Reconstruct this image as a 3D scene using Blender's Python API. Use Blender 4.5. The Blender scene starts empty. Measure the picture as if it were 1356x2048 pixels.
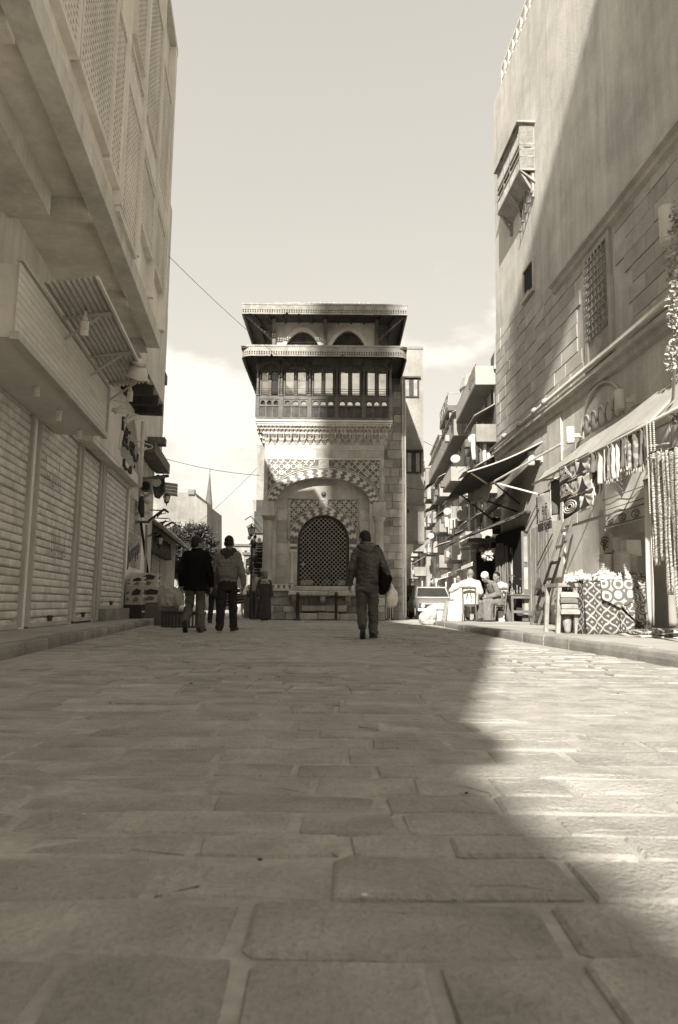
import bpy, math, random
from mathutils import Vector, Matrix, noise

# ------------------------------------------------------------------ camera, sky, sun, exposure
random.seed(11)
SC = bpy.context.scene
COL = SC.collection
PXF, PXC, PYC = 1365.0, 678.0, 1024.0          # focal length and image centre of the photograph in pixels
CAM_H, TILT, ROLL = 0.52, math.radians(7.8), math.radians(0.5)
cam_data = bpy.data.cameras.new('camera')
cam = bpy.data.objects.new('camera', cam_data)
COL.objects.link(cam)
SC.camera = cam
cam_data.sensor_fit = 'HORIZONTAL'
cam_data.sensor_width = 36.0
cam_data.lens = 36.0 * PXF / 1356.0
cam_data.clip_start = 0.05
cam_data.clip_end = 2000.0
cam_data.dof.use_dof = True
cam_data.dof.focus_distance = 20.0
cam_data.dof.aperture_fstop = 8.0
CAM_ROT = Matrix(((1, 0, 0), (0, -math.sin(TILT), -math.cos(TILT)), (0, math.cos(TILT), -math.sin(TILT)))) @ Matrix.Rotation(ROLL, 3, 'Z')
cam.matrix_world = Matrix.Translation((0, 0, CAM_H)) @ CAM_ROT.to_4x4()

SUN_L = Vector((0.25, 1.0, -0.72)).normalized()   # direction the sunlight travels
SUN_EL = math.asin(-SUN_L.z)
SUN_AZ = math.atan2(-SUN_L.x, -SUN_L.y)           # clockwise from +Y
world = bpy.data.worlds.new('World')
SC.world = world
world.use_nodes = True
wn, wl = world.node_tree.nodes, world.node_tree.links
wn.clear()
w_out = wn.new('ShaderNodeOutputWorld')
w_bg = wn.new('ShaderNodeBackground')
w_sky = wn.new('ShaderNodeTexSky')
w_sky.sky_type = 'NISHITA'
w_sky.sun_disc = False
w_sky.sun_elevation = SUN_EL
w_sky.sun_rotation = SUN_AZ
w_sky.air_density = 1.0
w_sky.dust_density = 2.0
w_sky.ozone_density = 1.0
w_bw = wn.new('ShaderNodeRGBToBW')
wl.new(w_sky.outputs[0], w_bw.inputs[0])
# clouds: puffs in a layer, all round the sky
w_tc = wn.new('ShaderNodeTexCoord')
w_map = wn.new('ShaderNodeMapping')
w_map.inputs['Scale'].default_value = (1.0, 1.0, 1.9)
w_map.inputs['Location'].default_value = (6.79, 0.66, 2.46)
wl.new(w_tc.outputs['Generated'], w_map.inputs['Vector'])
w_no = wn.new('ShaderNodeTexNoise')
w_no.inputs['Scale'].default_value = 3.1
w_no.inputs['Detail'].default_value = 7.0
w_no.inputs['Roughness'].default_value = 0.52
wl.new(w_map.outputs[0], w_no.inputs['Vector'])
w_sep = wn.new('ShaderNodeSeparateXYZ')
wl.new(w_tc.outputs['Generated'], w_sep.inputs[0])
w_el = wn.new('ShaderNodeMapRange')                # clouds thin out towards the zenith
w_el.inputs[1].default_value = 0.10
w_el.inputs[2].default_value = 0.62
w_el.inputs[3].default_value = 0.09
w_el.inputs[4].default_value = -0.16
wl.new(w_sep.outputs['Z'], w_el.inputs[0])
w_add = wn.new('ShaderNodeMath'); w_add.operation = 'ADD'
wl.new(w_no.outputs[0], w_add.inputs[0]); wl.new(w_el.outputs[0], w_add.inputs[1])
w_cr = wn.new('ShaderNodeMapRange')
w_cr.interpolation_type = 'SMOOTHSTEP'
w_cr.inputs[1].default_value = 0.515
w_cr.inputs[2].default_value = 0.60
w_cr.inputs[3].default_value = 0.0
w_cr.inputs[4].default_value = 1.0
wl.new(w_add.outputs[0], w_cr.inputs[0])
w_mix = wn.new('ShaderNodeMix'); w_mix.data_type = 'FLOAT'
wl.new(w_cr.outputs[0], w_mix.inputs[0])
w_max = wn.new('ShaderNodeMath'); w_max.operation = 'SMOOTH_MIN'; w_max.inputs[2].default_value = 1.2   # soft limit near the sun and the horizon
w_max.inputs[1].default_value = 9.0
wl.new(w_bw.outputs[0], w_max.inputs[0])
w_pow = wn.new('ShaderNodeMath'); w_pow.operation = 'POWER'; w_pow.inputs[1].default_value = 0.30   # hazy, low-contrast sky
w_mul = wn.new('ShaderNodeMath'); w_mul.operation = 'MULTIPLY'; w_mul.inputs[1].default_value = 0.81
wl.new(w_max.outputs[0], w_pow.inputs[0]); wl.new(w_pow.outputs[0], w_mul.inputs[0])
wl.new(w_mul.outputs[0], w_mix.inputs[2])
w_mix.inputs[3].default_value = 1.46
w_tint = wn.new('ShaderNodeMix'); w_tint.data_type = 'RGBA'; w_tint.blend_type = 'MULTIPLY'
w_tint.inputs[0].default_value = 1.0
w_cmb = wn.new('ShaderNodeCombineColor')
for i in range(3):
    wl.new(w_mix.outputs[0], w_cmb.inputs[i])
wl.new(w_cmb.outputs[0], w_tint.inputs[6])
w_tint.inputs[7].default_value = (1.04, 0.985, 0.875, 1)
wl.new(w_tint.outputs[2], w_bg.inputs[0])
w_bg.inputs[1].default_value = 0.15
wl.new(w_bg.outputs[0], w_out.inputs[0])

sun_d = bpy.data.lights.new('sun', 'SUN')
sun_d.energy = 2.0
sun_d.angle = math.radians(0.7)
sun_d.color = (1.0, 0.965, 0.90)
sun = bpy.data.objects.new('sun', sun_d)
COL.objects.link(sun)
sun.rotation_euler = SUN_L.to_track_quat('-Z', 'Y').to_euler()
sun.location = (0, 0, 40)
SC.view_settings.view_transform = 'Standard'
SC.view_settings.look = 'None'
SC.view_settings.gamma = 1.0
SC.view_settings.use_curve_mapping = False
SC.view_settings.exposure = 2.32

# ------------------------------------------------------------------ measuring helpers (a pixel ray met with a real plane)
def ray(px, py):
    return CAM_ROT @ Vector(((px - PXC) / PXF, (PYC - py) / PXF, -1.0))
CAM_P = Vector((0, 0, CAM_H))
def at_y(px, py, y):
    r = ray(px, py); return CAM_P + r * (y / r.y)
def at_z(px, py, z):
    r = ray(px, py); return CAM_P + r * ((z - CAM_H) / r.z)
class Frame:
    """a wall: s runs along it, d stands out from it, z is up"""
    def __init__(f, o, u, n, lean=0.0):
        f.o = Vector(o); f.u = Vector(u).normalized(); f.n = Vector(n).normalized()
        k = (Vector((0, 0, 1)) - f.n * lean)
        f.M = Matrix(((f.u.x, f.n.x, k.x, f.o.x), (f.u.y, f.n.y, k.y, f.o.y), (f.u.z, f.n.z, k.z, f.o.z), (0, 0, 0, 1)))
        f.Mi = f.M.inverted()
    def w(f, s, d, z): return f.M @ Vector((s, d, z))
    def on(f, px, py, d=0.0):
        a = f.Mi @ CAM_P; b = (f.Mi.to_3x3()) @ ray(px, py)
        t = (d - a.y) / b.y
        p = a + b * t
        return p.x, p.z
LW = Frame((-3.62, 0, 0), (-0.119, 1, 0), (1, 0.119, 0))            # left shop wall
RW = Frame((6.10, 0, 0), (-0.05, 1, 0), (-1, -0.05, 0), 0.012)      # right stone wall
QW = Frame((8.3, 0, 0), (0.04, 1, 0), (-1, 0.04, 0))                # far apartment row
KY = 24.7
KW = Frame((0, KY, 0), (1, 0, 0), (0, -1, 0))                       # fountain house front

# ------------------------------------------------------------------ materials
MATS = {}
SHADE = lambda m: {'white_cotton': 'white', 'sign_board': 'pale', 'grey_cotton': 'grey', 'dark_cotton': 'dark', 'black_iron': 'black', 'worn_bronze': 'brass-coloured', 'weathered_wood': 'light brown', 'brown_wood': 'dark brown'}[m.name]
def tone(g):
    return (min(1, g * 1.055), g, g * 0.90, 1.0)
def mat(name, g, var=0.25, sc=3.0, fine=18.0, rough=0.85, bump=0.15, streak=0.0, metal=0.0, spec=0.3, stain=0.0):
    if name in MATS: return MATS[name]
    m = bpy.data.materials.new(name); m.use_nodes = True
    n, l = m.node_tree.nodes, m.node_tree.links
    b = n['Principled BSDF']
    b.inputs['Roughness'].default_value = rough
    b.inputs['Metallic'].default_value = metal
    b.inputs['Specular IOR Level'].default_value = spec
    tc = n.new('ShaderNodeTexCoord'); oi = n.new('ShaderNodeObjectInfo')
    va = n.new('ShaderNodeVectorMath'); va.operation = 'MULTIPLY_ADD'
    cb = n.new('ShaderNodeCombineXYZ')
    for i in range(3): l.new(oi.outputs['Random'], cb.inputs[i])
    va.inputs[1].default_value = (37.0, 53.0, 71.0)
    l.new(cb.outputs[0], va.inputs[0]); l.new(tc.outputs['Object'], va.inputs[2])
    def noi(scale, det, sxyz=None):
        t = n.new('ShaderNodeTexNoise'); t.inputs['Scale'].default_value = scale; t.inputs['Detail'].default_value = det
        t.inputs['Roughness'].default_value = 0.6
        if sxyz:
            mp = n.new('ShaderNodeMapping'); mp.inputs['Scale'].default_value = sxyz
            l.new(va.outputs[0], mp.inputs[0]); l.new(mp.outputs[0], t.inputs['Vector'])
        else: l.new(va.outputs[0], t.inputs['Vector'])
        return t
    big = noi(sc, 5.0); small = noi(fine, 4.0)
    def rng(src, lo, hi, a=0.3, c=0.7):
        r = n.new('ShaderNodeMapRange'); r.inputs[1].default_value = a; r.inputs[2].default_value = c
        r.inputs[3].default_value = lo; r.inputs[4].default_value = hi; l.new(src, r.inputs[0]); return r.outputs[0]
    f1 = rng(big.outputs[0], 1 - var, 1 + var)
    f2 = rng(small.outputs[0], 1 - var * 0.5, 1 + var * 0.5)
    mu = n.new('ShaderNodeMath'); mu.operation = 'MULTIPLY'; l.new(f1, mu.inputs[0]); l.new(f2, mu.inputs[1])
    val = mu.outputs[0]
    if streak:
        st = noi(2.6, 4.0, (1.6, 1.6, 0.09))
        m2 = n.new('ShaderNodeMath'); m2.operation = 'MULTIPLY'
        l.new(val, m2.inputs[0]); l.new(rng(st.outputs[0], 1 - streak, 1 + streak * 0.6), m2.inputs[1]); val = m2.outputs[0]
    if stain:
        sn = noi(0.55, 6.0)
        m3 = n.new('ShaderNodeMath'); m3.operation = 'MULTIPLY'
        l.new(val, m3.inputs[0]); l.new(rng(sn.outputs[0], 1 - stain, 1 + stain * 0.4, 0.4, 0.62), m3.inputs[1]); val = m3.outputs[0]
    mx = n.new('ShaderNodeMix'); mx.data_type = 'RGBA'; mx.blend_type = 'MULTIPLY'; mx.inputs[0].default_value = 1.0
    mx.inputs[6].default_value = tone(g)
    cc = n.new('ShaderNodeCombineColor')
    for i in range(3): l.new(val, cc.inputs[i])
    l.new(cc.outputs[0], mx.inputs[7])
    l.new(mx.outputs[2], b.inputs['Base Color'])
    if bump:
        bp = n.new('ShaderNodeBump'); bp.inputs['Strength'].default_value = bump; bp.inputs['Distance'].default_value = 0.02
        l.new(small.outputs[0], bp.inputs['Height']); l.new(bp.outputs[0], b.inputs['Normal'])
    MATS[name] = m
    return m
def pattern(name, g0, g1, kind, sc, rough=0.9):
    """printed or woven two-tone cloth"""
    if name in MATS: return MATS[name]
    m = bpy.data.materials.new(name); m.use_nodes = True
    n, l = m.node_tree.nodes, m.node_tree.links
    b = n['Principled BSDF']; b.inputs['Roughness'].default_value = rough; b.inputs['Specular IOR Level'].default_value = 0.2
    tc = n.new('ShaderNodeTexCoord')
    mp = n.new('ShaderNodeMapping'); mp.inputs['Scale'].default_value = (sc, sc, sc)
    l.new(tc.outputs['Object'], mp.inputs[0])
    src = None
    def math_(op, a, c=None, v=None):
        t = n.new('ShaderNodeMath'); t.operation = op
        l.new(a, t.inputs[0])
        if c is not None: l.new(c, t.inputs[1])
        if v is not None: t.inputs[1].default_value = v
        return t.outputs[0]
    if kind == 'arabesque':
        w = n.new('ShaderNodeTexWave'); w.wave_type = 'RINGS'; w.rings_direction = 'SPHERICAL'
        w.inputs['Scale'].default_value = 0.8; w.inputs['Distortion'].default_value = 14.0; w.inputs['Detail'].default_value = 0.6; w.inputs['Detail Scale'].default_value = 1.3
        l.new(mp.outputs[0], w.inputs[0]); src = math_('GREATER_THAN', w.outputs[1], v=0.58)
    elif kind == 'medallion':
        v = n.new('ShaderNodeTexVoronoi'); v.feature = 'F1'; v.inputs['Scale'].default_value = 0.6; v.inputs['Randomness'].default_value = 0.25
        l.new(mp.outputs[0], v.inputs[0])
        s = math_('SINE', math_('MULTIPLY', v.outputs[0], v=26.0)); src = math_('GREATER_THAN', s, v=0.15)
    elif kind == 'lattice':
        se = n.new('ShaderNodeSeparateXYZ'); l.new(mp.outputs[0], se.inputs[0])
        h = math_('ADD', se.outputs[0], se.outputs[1])
        a1 = math_('SINE', math_('ADD', h, se.outputs[2])); a2 = math_('SINE', math_('SUBTRACT', h, se.outputs[2]))
        src = math_('MAXIMUM', math_('GREATER_THAN', a1, v=0.86), math_('GREATER_THAN', a2, v=0.86))
        c1 = math_('MULTIPLY', math_('LESS_THAN', a1, v=-0.72), math_('LESS_THAN', a2, v=-0.72))
        src = math_('MAXIMUM', src, c1)
    elif kind == 'stripes':
        se = n.new('ShaderNodeSeparateXYZ'); l.new(mp.outputs[0], se.inputs[0])
        src = math_('GREATER_THAN', math_('SINE', se.outputs[2]), v=0.45)
    elif kind == 'floral':
        v = n.new('ShaderNodeTexVoronoi'); v.feature = 'SMOOTH_F1'; v.inputs['Scale'].default_value = 1.0
        l.new(mp.outputs[0], v.inputs[0]); src = math_('LESS_THAN', v.outputs[0], v=0.36)
    else:
        t = n.new('ShaderNodeTexNoise'); t.inputs['Scale'].default_value = 1.0; t.inputs['Detail'].default_value = 3
        l.new(mp.outputs[0], t.inputs[0]); src = math_('GREATER_THAN', t.outputs[0], v=0.52)
    mx = n.new('ShaderNodeMix'); mx.data_type = 'RGBA'
    mx.inputs[6].default_value = tone(g0); mx.inputs[7].default_value = tone(g1)
    l.new(src, mx.inputs[0]); l.new(mx.outputs[2], b.inputs['Base Color'])
    MATS[name] = m
    return m
def glassy(name, g, rough, metal):
    m = mat(name, g, var=0.2, sc=1.5, fine=4.0, rough=rough, bump=0.06, metal=metal, spec=0.6)
    return m

M_ROAD = mat('dusty_road_bed', 0.32, 0.25, 6, 40, 0.95, 0.3)
M_GROUND = mat('dusty_ground', 0.24, 0.25, 0.5, 20, 0.95, 0.2)
M_STONES = [mat('paving_basalt_%d' % i, g, 0.23, 4.5, 70, 0.80, 0.8, spec=0.3, stain=0.18) for i, g in enumerate((0.335, 0.35, 0.365, 0.34, 0.355))]
M_KERB = mat('kerb_limestone', 0.27, 0.2, 2.5, 30, 0.9, 0.3, stain=0.25)
M_PAVE = mat('pavement_concrete', 0.34, 0.15, 1.2, 40, 0.92, 0.2, stain=0.2)
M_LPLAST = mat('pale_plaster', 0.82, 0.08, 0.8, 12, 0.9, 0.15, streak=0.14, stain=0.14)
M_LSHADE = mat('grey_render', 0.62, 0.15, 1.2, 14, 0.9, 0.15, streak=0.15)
M_SHUT = mat('shutter_paint', 0.66, 0.14, 1.3, 10, 0.6, 0.05, streak=0.25, spec=0.4)
M_SHUTD = mat('shutter_rail_paint', 0.44, 0.12, 1.3, 10, 0.6, 0.05, spec=0.4)
M_RPLAST = mat('weathered_plaster', 0.49, 0.12, 1.3, 18, 0.92, 0.35, streak=0.15, stain=0.15)
M_RSTONE = [mat('wall_limestone_%d' % i, g, 0.16, 1.6, 22, 0.92, 0.3, stain=0.15) for i, g in enumerate((0.40, 0.43, 0.46, 0.42))]
M_JOINT = mat('lime_mortar', 0.30, 0.25, 3, 20, 0.95, 0.3)
M_KST = mat('fountain_limestone', 0.52, 0.18, 1.8, 20, 0.88, 0.3, streak=0.15, stain=0.25)
M_KLT = mat('pale_marble', 0.62, 0.12, 2.5, 20, 0.7, 0.15, stain=0.15)
M_KDK = mat('dark_marble', 0.16, 0.2, 2.5, 20, 0.7, 0.15)
M_KBASE = mat('worn_base_stone', 0.30, 0.35, 2.5, 18, 0.92, 0.4)
M_WOODD = mat('dark_old_wood', 0.060, 0.35, 3, 24, 0.75, 0.25, streak=0.2)
M_WOODM = mat('brown_wood', 0.13, 0.3, 3, 24, 0.75, 0.25, streak=0.25)
M_WOODL = mat('weathered_wood', 0.30, 0.25, 3, 24, 0.85, 0.25, streak=0.25)
M_IRON = mat('black_iron', 0.028, 0.3, 6, 30, 0.55, 0.1, spec=0.5)
M_BRONZE = mat('worn_bronze', 0.22, 0.25, 6, 30, 0.45, 0.1, metal=0.6)
M_GRILLE = mat('grille_metal', 0.36, 0.2, 6, 30, 0.5, 0.1)
M_DISH = mat('dusty_dish', 0.34, 0.1, 2, 20, 0.6, 0)
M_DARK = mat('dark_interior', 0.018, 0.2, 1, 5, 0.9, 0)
M_GLASS = glassy('old_window_glass', 0.55, 0.03, 0.85)
M_DGLASS = glassy('dark_glass', 0.03, 0.05, 0.0)
M_WHITE = mat('white_paint', 0.58, 0.06, 3, 20, 0.5, 0.02)
M_BULB = mat('bulb_white', 0.85, 0.04, 3, 20, 0.3, 0.0, spec=0.5)
M_MINAR = mat('minaret_stone', 0.11, 0.15, 0.3, 4, 0.9, 0)
M_CORR = mat('corrugated_sheet', 0.5, 0.15, 1.5, 12, 0.45, 0.05, metal=0.35, streak=0.1)
M_SIGN = mat('sign_board', 0.62, 0.10, 1.2, 10, 0.7, 0.05)
M_LAMPG = mat('milky_lamp_glass', 0.50, 0.08, 4, 20, 0.35, 0.0, spec=0.5)
M_CANV = mat('pale_canvas', 0.33, 0.12, 2, 30, 0.9, 0.1, streak=0.15)
M_BAG = mat('white_bag_plastic', 0.72, 0.10, 5, 14, 0.35, 0.2, spec=0.5)
M_SACK = mat('sackcloth', 0.33, 0.25, 3, 40, 0.9, 0.2)
M_CABLE = mat('cable_rubber', 0.05, 0.1, 3, 10, 0.7, 0)
M_APT = [mat('apartment_render_%d' % i, g, 0.12, 0.5, 8, 0.92, 0.1, streak=0.15, stain=0.2) for i, g in enumerate((0.27, 0.24, 0.30))]
M_APTW = mat('apartment_whitewash', 0.31, 0.1, 0.6, 8, 0.9, 0.1)
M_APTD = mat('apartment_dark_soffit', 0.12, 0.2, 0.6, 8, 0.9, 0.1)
M_SKIN = mat('skin', 0.20, 0.08, 5, 40, 0.55, 0.05)
M_HAIR = mat('black_hair', 0.012, 0.3, 20, 90, 0.6, 0.3)
M_JBLACK = mat('black_wool', 0.010, 0.2, 5, 90, 0.95, 0.2, spec=0.05)
M_JGREY = mat('grey_jacket_cloth', 0.16, 0.25, 4, 60, 0.85, 0.15)
M_HOOD = mat('dark_hood_cloth', 0.035, 0.25, 5, 60, 0.9, 0.15)
M_LEATH = mat('dark_leather', 0.045, 0.35, 6, 60, 0.36, 0.15, spec=0.5)
M_JEAN = mat('worn_denim', 0.10, 0.45, 3.2, 70, 0.9, 0.2)
M_JEAND = mat('dark_denim', 0.022, 0.35, 3.2, 70, 0.9, 0.2)
M_CHINO = mat('grey_brown_cotton', 0.085, 0.25, 3.5, 60, 0.9, 0.2)
M_SHOE = mat('shoe_leather', 0.018, 0.2, 6, 30, 0.5, 0.1)
M_SOLE = mat('shoe_sole', 0.055, 0.2, 6, 30, 0.8, 0.1)
M_WCLOTH = mat('white_cotton', 0.46, 0.08, 4, 50, 0.9, 0.1)
M_GCLOTH = mat('grey_cotton', 0.15, 0.15, 4, 50, 0.9, 0.15)
M_DCLOTH = mat('dark_cotton', 0.045, 0.2, 4, 50, 0.9, 0.15)
M_PLAST = mat('thin_plastic_bag', 0.40, 0.12, 5, 14, 0.35, 0.25, spec=0.5)

# ------------------------------------------------------------------ mesh collector and object helpers
class MB:
    def __init__(b, M=None):
        b.v = []; b.f = []; b.cuts = []; b.M = M.M if isinstance(M, Frame) else M
    def add(b, pts, faces):
        o = len(b.v); b.cuts.append((o, len(b.f)))
        for p in pts:
            p = Vector(p)
            b.v.append(b.M @ p if b.M is not None else p)
        for f in faces: b.f.append([i + o for i in f])
    def box(b, x0, x1, y0, y1, z0, z1):
        b.add([(x0, y0, z0), (x1, y0, z0), (x1, y1, z0), (x0, y1, z0), (x0, y0, z1), (x1, y0, z1), (x1, y1, z1), (x0, y1, z1)],
              [(0, 3, 2, 1), (4, 5, 6, 7), (0, 1, 5, 4), (1, 2, 6, 5), (2, 3, 7, 6), (3, 0, 4, 7)]); return b
    def chbox(b, x0, x1, y0, y1, z0, z1, c, face='y', jit=0.0):
        """box whose face towards +y (or +z) has chamfered rims; corners may be jittered"""
        j = lambda: random.uniform(-jit, jit)
        if face == 'y':
            ring = [(x0 + j(), z0 + j()), (x1 + j(), z0 + j()), (x1 + j(), z1 + j()), (x0 + j(), z1 + j())]
            cx, cz = (x0 + x1) / 2, (z0 + z1) / 2
            q = lambda a, i: a - i * (1 if a > 0 else -1)
            P = [(x, y0, z) for x, z in ring] + [(x, y1 - c, z) for x, z in ring]
            P += [(cx + q(x - cx, c), y1 + j() * 0.3, cz + q(z - cz, c)) for x, z in ring]
        else:
            ring = [(x0 + j(), y0 + j()), (x1 + j(), y0 + j()), (x1 + j(), y1 + j()), (x0 + j(), y1 + j())]
            cx, cy = (x0 + x1) / 2, (y0 + y1) / 2
            q = lambda a, i: a - i * (1 if a > 0 else -1)
            P = [(x, y, z0) for x, y in ring] + [(x, y, z1 - c) for x, y in ring]
            P += [(cx + q(x - cx, c), cy + q(y - cy, c), z1 + j() * 0.3) for x, y in ring]
        F = [(3, 2, 1, 0), (8, 9, 10, 11)]
        for k in (0, 4):
            for i in range(4): F.append((k + i, k + (i + 1) % 4, k + 4 + (i + 1) % 4, k + 4 + i))
        b.add(P, F); return b
    def prism(b, poly, d0, d1, ax='y'):
        """polygon in the x-z plane (ax y), x-y plane (ax z) or y-z plane (ax x), extruded d0..d1"""
        n = len(poly)
        def P(a, c, d): return (a, d, c) if ax == 'y' else ((a, c, d) if ax == 'z' else (d, a, c))
        b.add([P(a, c, d0) for a, c in poly] + [P(a, c, d1) for a, c in poly],
              [list(range(n))[::-1], list(range(n, 2 * n))] + [(i, (i + 1) % n, n + (i + 1) % n, n + i) for i in range(n)]); return b
    def tube(b, pts, r, n=8, closed=False):
        pts = [Vector(p) for p in pts]
        rr = r if isinstance(r, (list, tuple)) else [r] * len(pts)
        P = []; F = []; m = len(pts); ref = None
        for i, p in enumerate(pts):
            a = pts[(i - 1) % m] if (closed or i > 0) else pts[i]
            c = pts[(i + 1) % m] if (closed or i < m - 1) else pts[i]
            t = (c - a)
            if t.length < 1e-9: t = Vector((0, 0, 1))
            t.normalize()
            if ref is None: ref = Vector((0, 0, 1)) if abs(t.z) < 0.9 else Vector((1, 0, 0))
            u = t.cross(ref).normalized(); w = t.cross(u).normalized(); ref = -w if w.length else ref
            ref = u.cross(t)
            for k in range(n):
                an = 2 * math.pi * k / n
                P.append(p + (u * math.cos(an) + w * math.sin(an)) * rr[i])
        for i in range(m if closed else m - 1):
            for k in range(n):
                F.append((i * n + k, i * n + (k + 1) % n, ((i + 1) % m) * n + (k + 1) % n, ((i + 1) % m) * n + k))
        if not closed:
            F.append(list(range(n))[::-1]); F.append(list(range((m - 1) * n, m * n)))
        b.add(P, F); return b
    def bar(b, p, q, w, h=None):
        """square-section bar from p to q"""
        p = Vector(p); q = Vector(q); t = (q - p).normalized(); h = h or w
        ref = Vector((0, 0, 1)) if abs(t.z) < 0.95 else Vector((0, 1, 0))
        u = t.cross(ref).normalized() * w / 2; k = u.cross(t).normalized() * h / 2
        P = []
        for c in (p, q): P += [c - u - k, c + u - k, c + u + k, c - u + k]
        b.add(P, [(3, 2, 1, 0), (4, 5, 6, 7)] + [(i, (i + 1) % 4, 4 + (i + 1) % 4, 4 + i) for i in range(4)]); return b
    def lathe(b, prof, c=(0, 0, 0), n=14, sy=1.0):
        P = []; F = []; m = len(prof)
        for r, z in prof:
            for k in range(n):
                a = 2 * math.pi * k / n
                P.append((c[0] + r * math.cos(a), c[1] + r * sy * math.sin(a), c[2] + z))
        for i in range(m - 1):
            for k in range(n): F.append((i * n + k, i * n + (k + 1) % n, (i + 1) * n + (k + 1) % n, (i + 1) * n + k))
        F.append(list(range(n))[::-1]); F.append(list(range((m - 1) * n, m * n)))
        b.add(P, F); return b
    def ball(b, c, r, n=10, m=7):
        rx, ry, rz = r if isinstance(r, (tuple, list)) else (r, r, r)
        prof = [(max(0.001, math.sin(math.pi * i / m)), -math.cos(math.pi * i / m)) for i in range(m + 1)]
        P = []; F = []
        for q, z in prof:
            for k in range(n):
                a = 2 * math.pi * k / n
                P.append((c[0] + rx * q * math.cos(a), c[1] + ry * q * math.sin(a), c[2] + rz * z))
        for i in range(m):
            for k in range(n): F.append((i * n + k, i * n + (k + 1) % n, (i + 1) * n + (k + 1) % n, (i + 1) * n + k))
        F.append(list(range(n))[::-1]); F.append(list(range(m * n, (m + 1) * n)))
        b.add(P, F); return b
    def cap(b, p, q, r0, r1, n=10):
        """capsule with round ends, tapered r0..r1"""
        p = Vector(p); q = Vector(q); t = q - p
        if t.length < 1e-6: t = Vector((0, 0, 1e-4)); q = p + t
        t.normalize()
        pts = []; rr = []
        for a in (85, 60, 30): pts.append(p - t * r0 * math.sin(math.radians(a))); rr.append(r0 * math.cos(math.radians(a)))
        pts += [p, q]; rr += [r0, r1]
        for a in (30, 60, 85): pts.append(q + t * r1 * math.sin(math.radians(a))); rr.append(r1 * math.cos(math.radians(a)))
        return b.tube(pts, rr, n)
    def loft(b, secs, n=16):
        """stack of ellipses (cx, cy, z, rx, ry)"""
        P = []; F = []; m = len(secs)
        for cx, cy, z, rx, ry in secs:
            for k in range(n):
                a = 2 * math.pi * k / n
                P.append((cx + rx * math.cos(a), cy + ry * math.sin(a), z))
        for i in range(m - 1):
            for k in range(n): F.append((i * n + k, i * n + (k + 1) % n, (i + 1) * n + (k + 1) % n, (i + 1) * n + k))
        F.append(list(range(n))[::-1]); F.append(list(range((m - 1) * n, m * n)))
        b.add(P, F); return b
    def sheet(b, fn, nu, nv, thick=0.006):
        """cloth: fn(u, v) -> point; closed with a small thickness along the local normal"""
        g = [[Vector(fn(i / nu, j / nv)) for j in range(nv + 1)] for i in range(nu + 1)]
        P = []; Q = []
        for i in range(nu + 1):
            for j in range(nv + 1):
                du = g[min(i + 1, nu)][j] - g[max(i - 1, 0)][j]; dv = g[i][min(j + 1, nv)] - g[i][max(j - 1, 0)]
                nn = du.cross(dv)
                nn = nn.normalized() if nn.length > 1e-9 else Vector((0, 0, 1))
                P.append(g[i][j] + nn * thick / 2); Q.append(g[i][j] - nn * thick / 2)
        N = len(P); F = []; w = nv + 1
        for i in range(nu):
            for j in range(nv):
                a, c, d, e = i * w + j, i * w + j + 1, (i + 1) * w + j + 1, (i + 1) * w + j
                F.append((a, c, d, e)); F.append((N + e, N + d, N + c, N + a))
        for j in range(nv):
            F.append((j, N + j, N + j + 1, j + 1)); k = nu * w + j; F.append((k, k + 1, N + k + 1, N + k))
        for i in range(nu):
            k = i * w; F.append((k, k + w, N + k + w, N + k)); k = i * w + nv; F.append((k, N + k, N + k + w, k + w))
        b.add(P + Q, F); return b
    def each(b, name, m, parent, smooth=False):
        """one object for every piece that was added"""
        k = b.cuts + [(len(b.v), len(b.f))]
        for (v0, f0), (v1, f1) in zip(k, k[1:]):
            q = MB(); q.v = b.v[v0:v1]; q.f = [[i - v0 for i in f] for f in b.f[f0:f1]]
            o = q.build(name, m, parent, smooth)
        return o
    def mesh(b, name, m, off=Vector((0, 0, 0)), smooth=False):
        me = bpy.data.meshes.new(name)
        me.from_pydata([v - off for v in b.v], [], b.f)
        me.materials.append(m)
        if smooth: me.polygons.foreach_set('use_smooth', [True] * len(me.polygons))
        me.update()
        return me
    def build(b, name, m, parent=None, smooth=False):
        off = Vector((0, 0, 0))
        if parent is not None: off = root_loc(parent)
        else:
            xs = [v.x for v in b.v]; ys = [v.y for v in b.v]
            off = Vector(((min(xs) + max(xs)) / 2, (min(ys) + max(ys)) / 2, min(v.z for v in b.v)))
        o = bpy.data.objects.new(name, b.mesh(name, m, off, smooth))
        COL.objects.link(o)
        if parent is not None: o.parent = parent
        else: o.location = off
        return o
def root_loc(o):
    while o.parent is not None: o = o.parent
    return o.location.copy()
def tag(o, label=None, cat=None, group=None, kind=None):
    if label: o['label'] = label
    if cat: o['category'] = cat
    if group: o['group'] = group
    if kind: o['kind'] = kind
    return o
def thing(name, loc, label, cat, group=None):
    o = bpy.data.objects.new(name, None)
    o.empty_display_size = 0.2
    o.location = loc
    COL.objects.link(o)
    return tag(o, label, cat, group)
def part_copy(src, parent, loc=(0, 0, 0), rot=None, scale=None):
    c = src.copy(); COL.objects.link(c); c.parent = parent; c.location = loc
    if rot: c.rotation_euler = rot
    if scale: c.scale = scale
    return c
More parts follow.
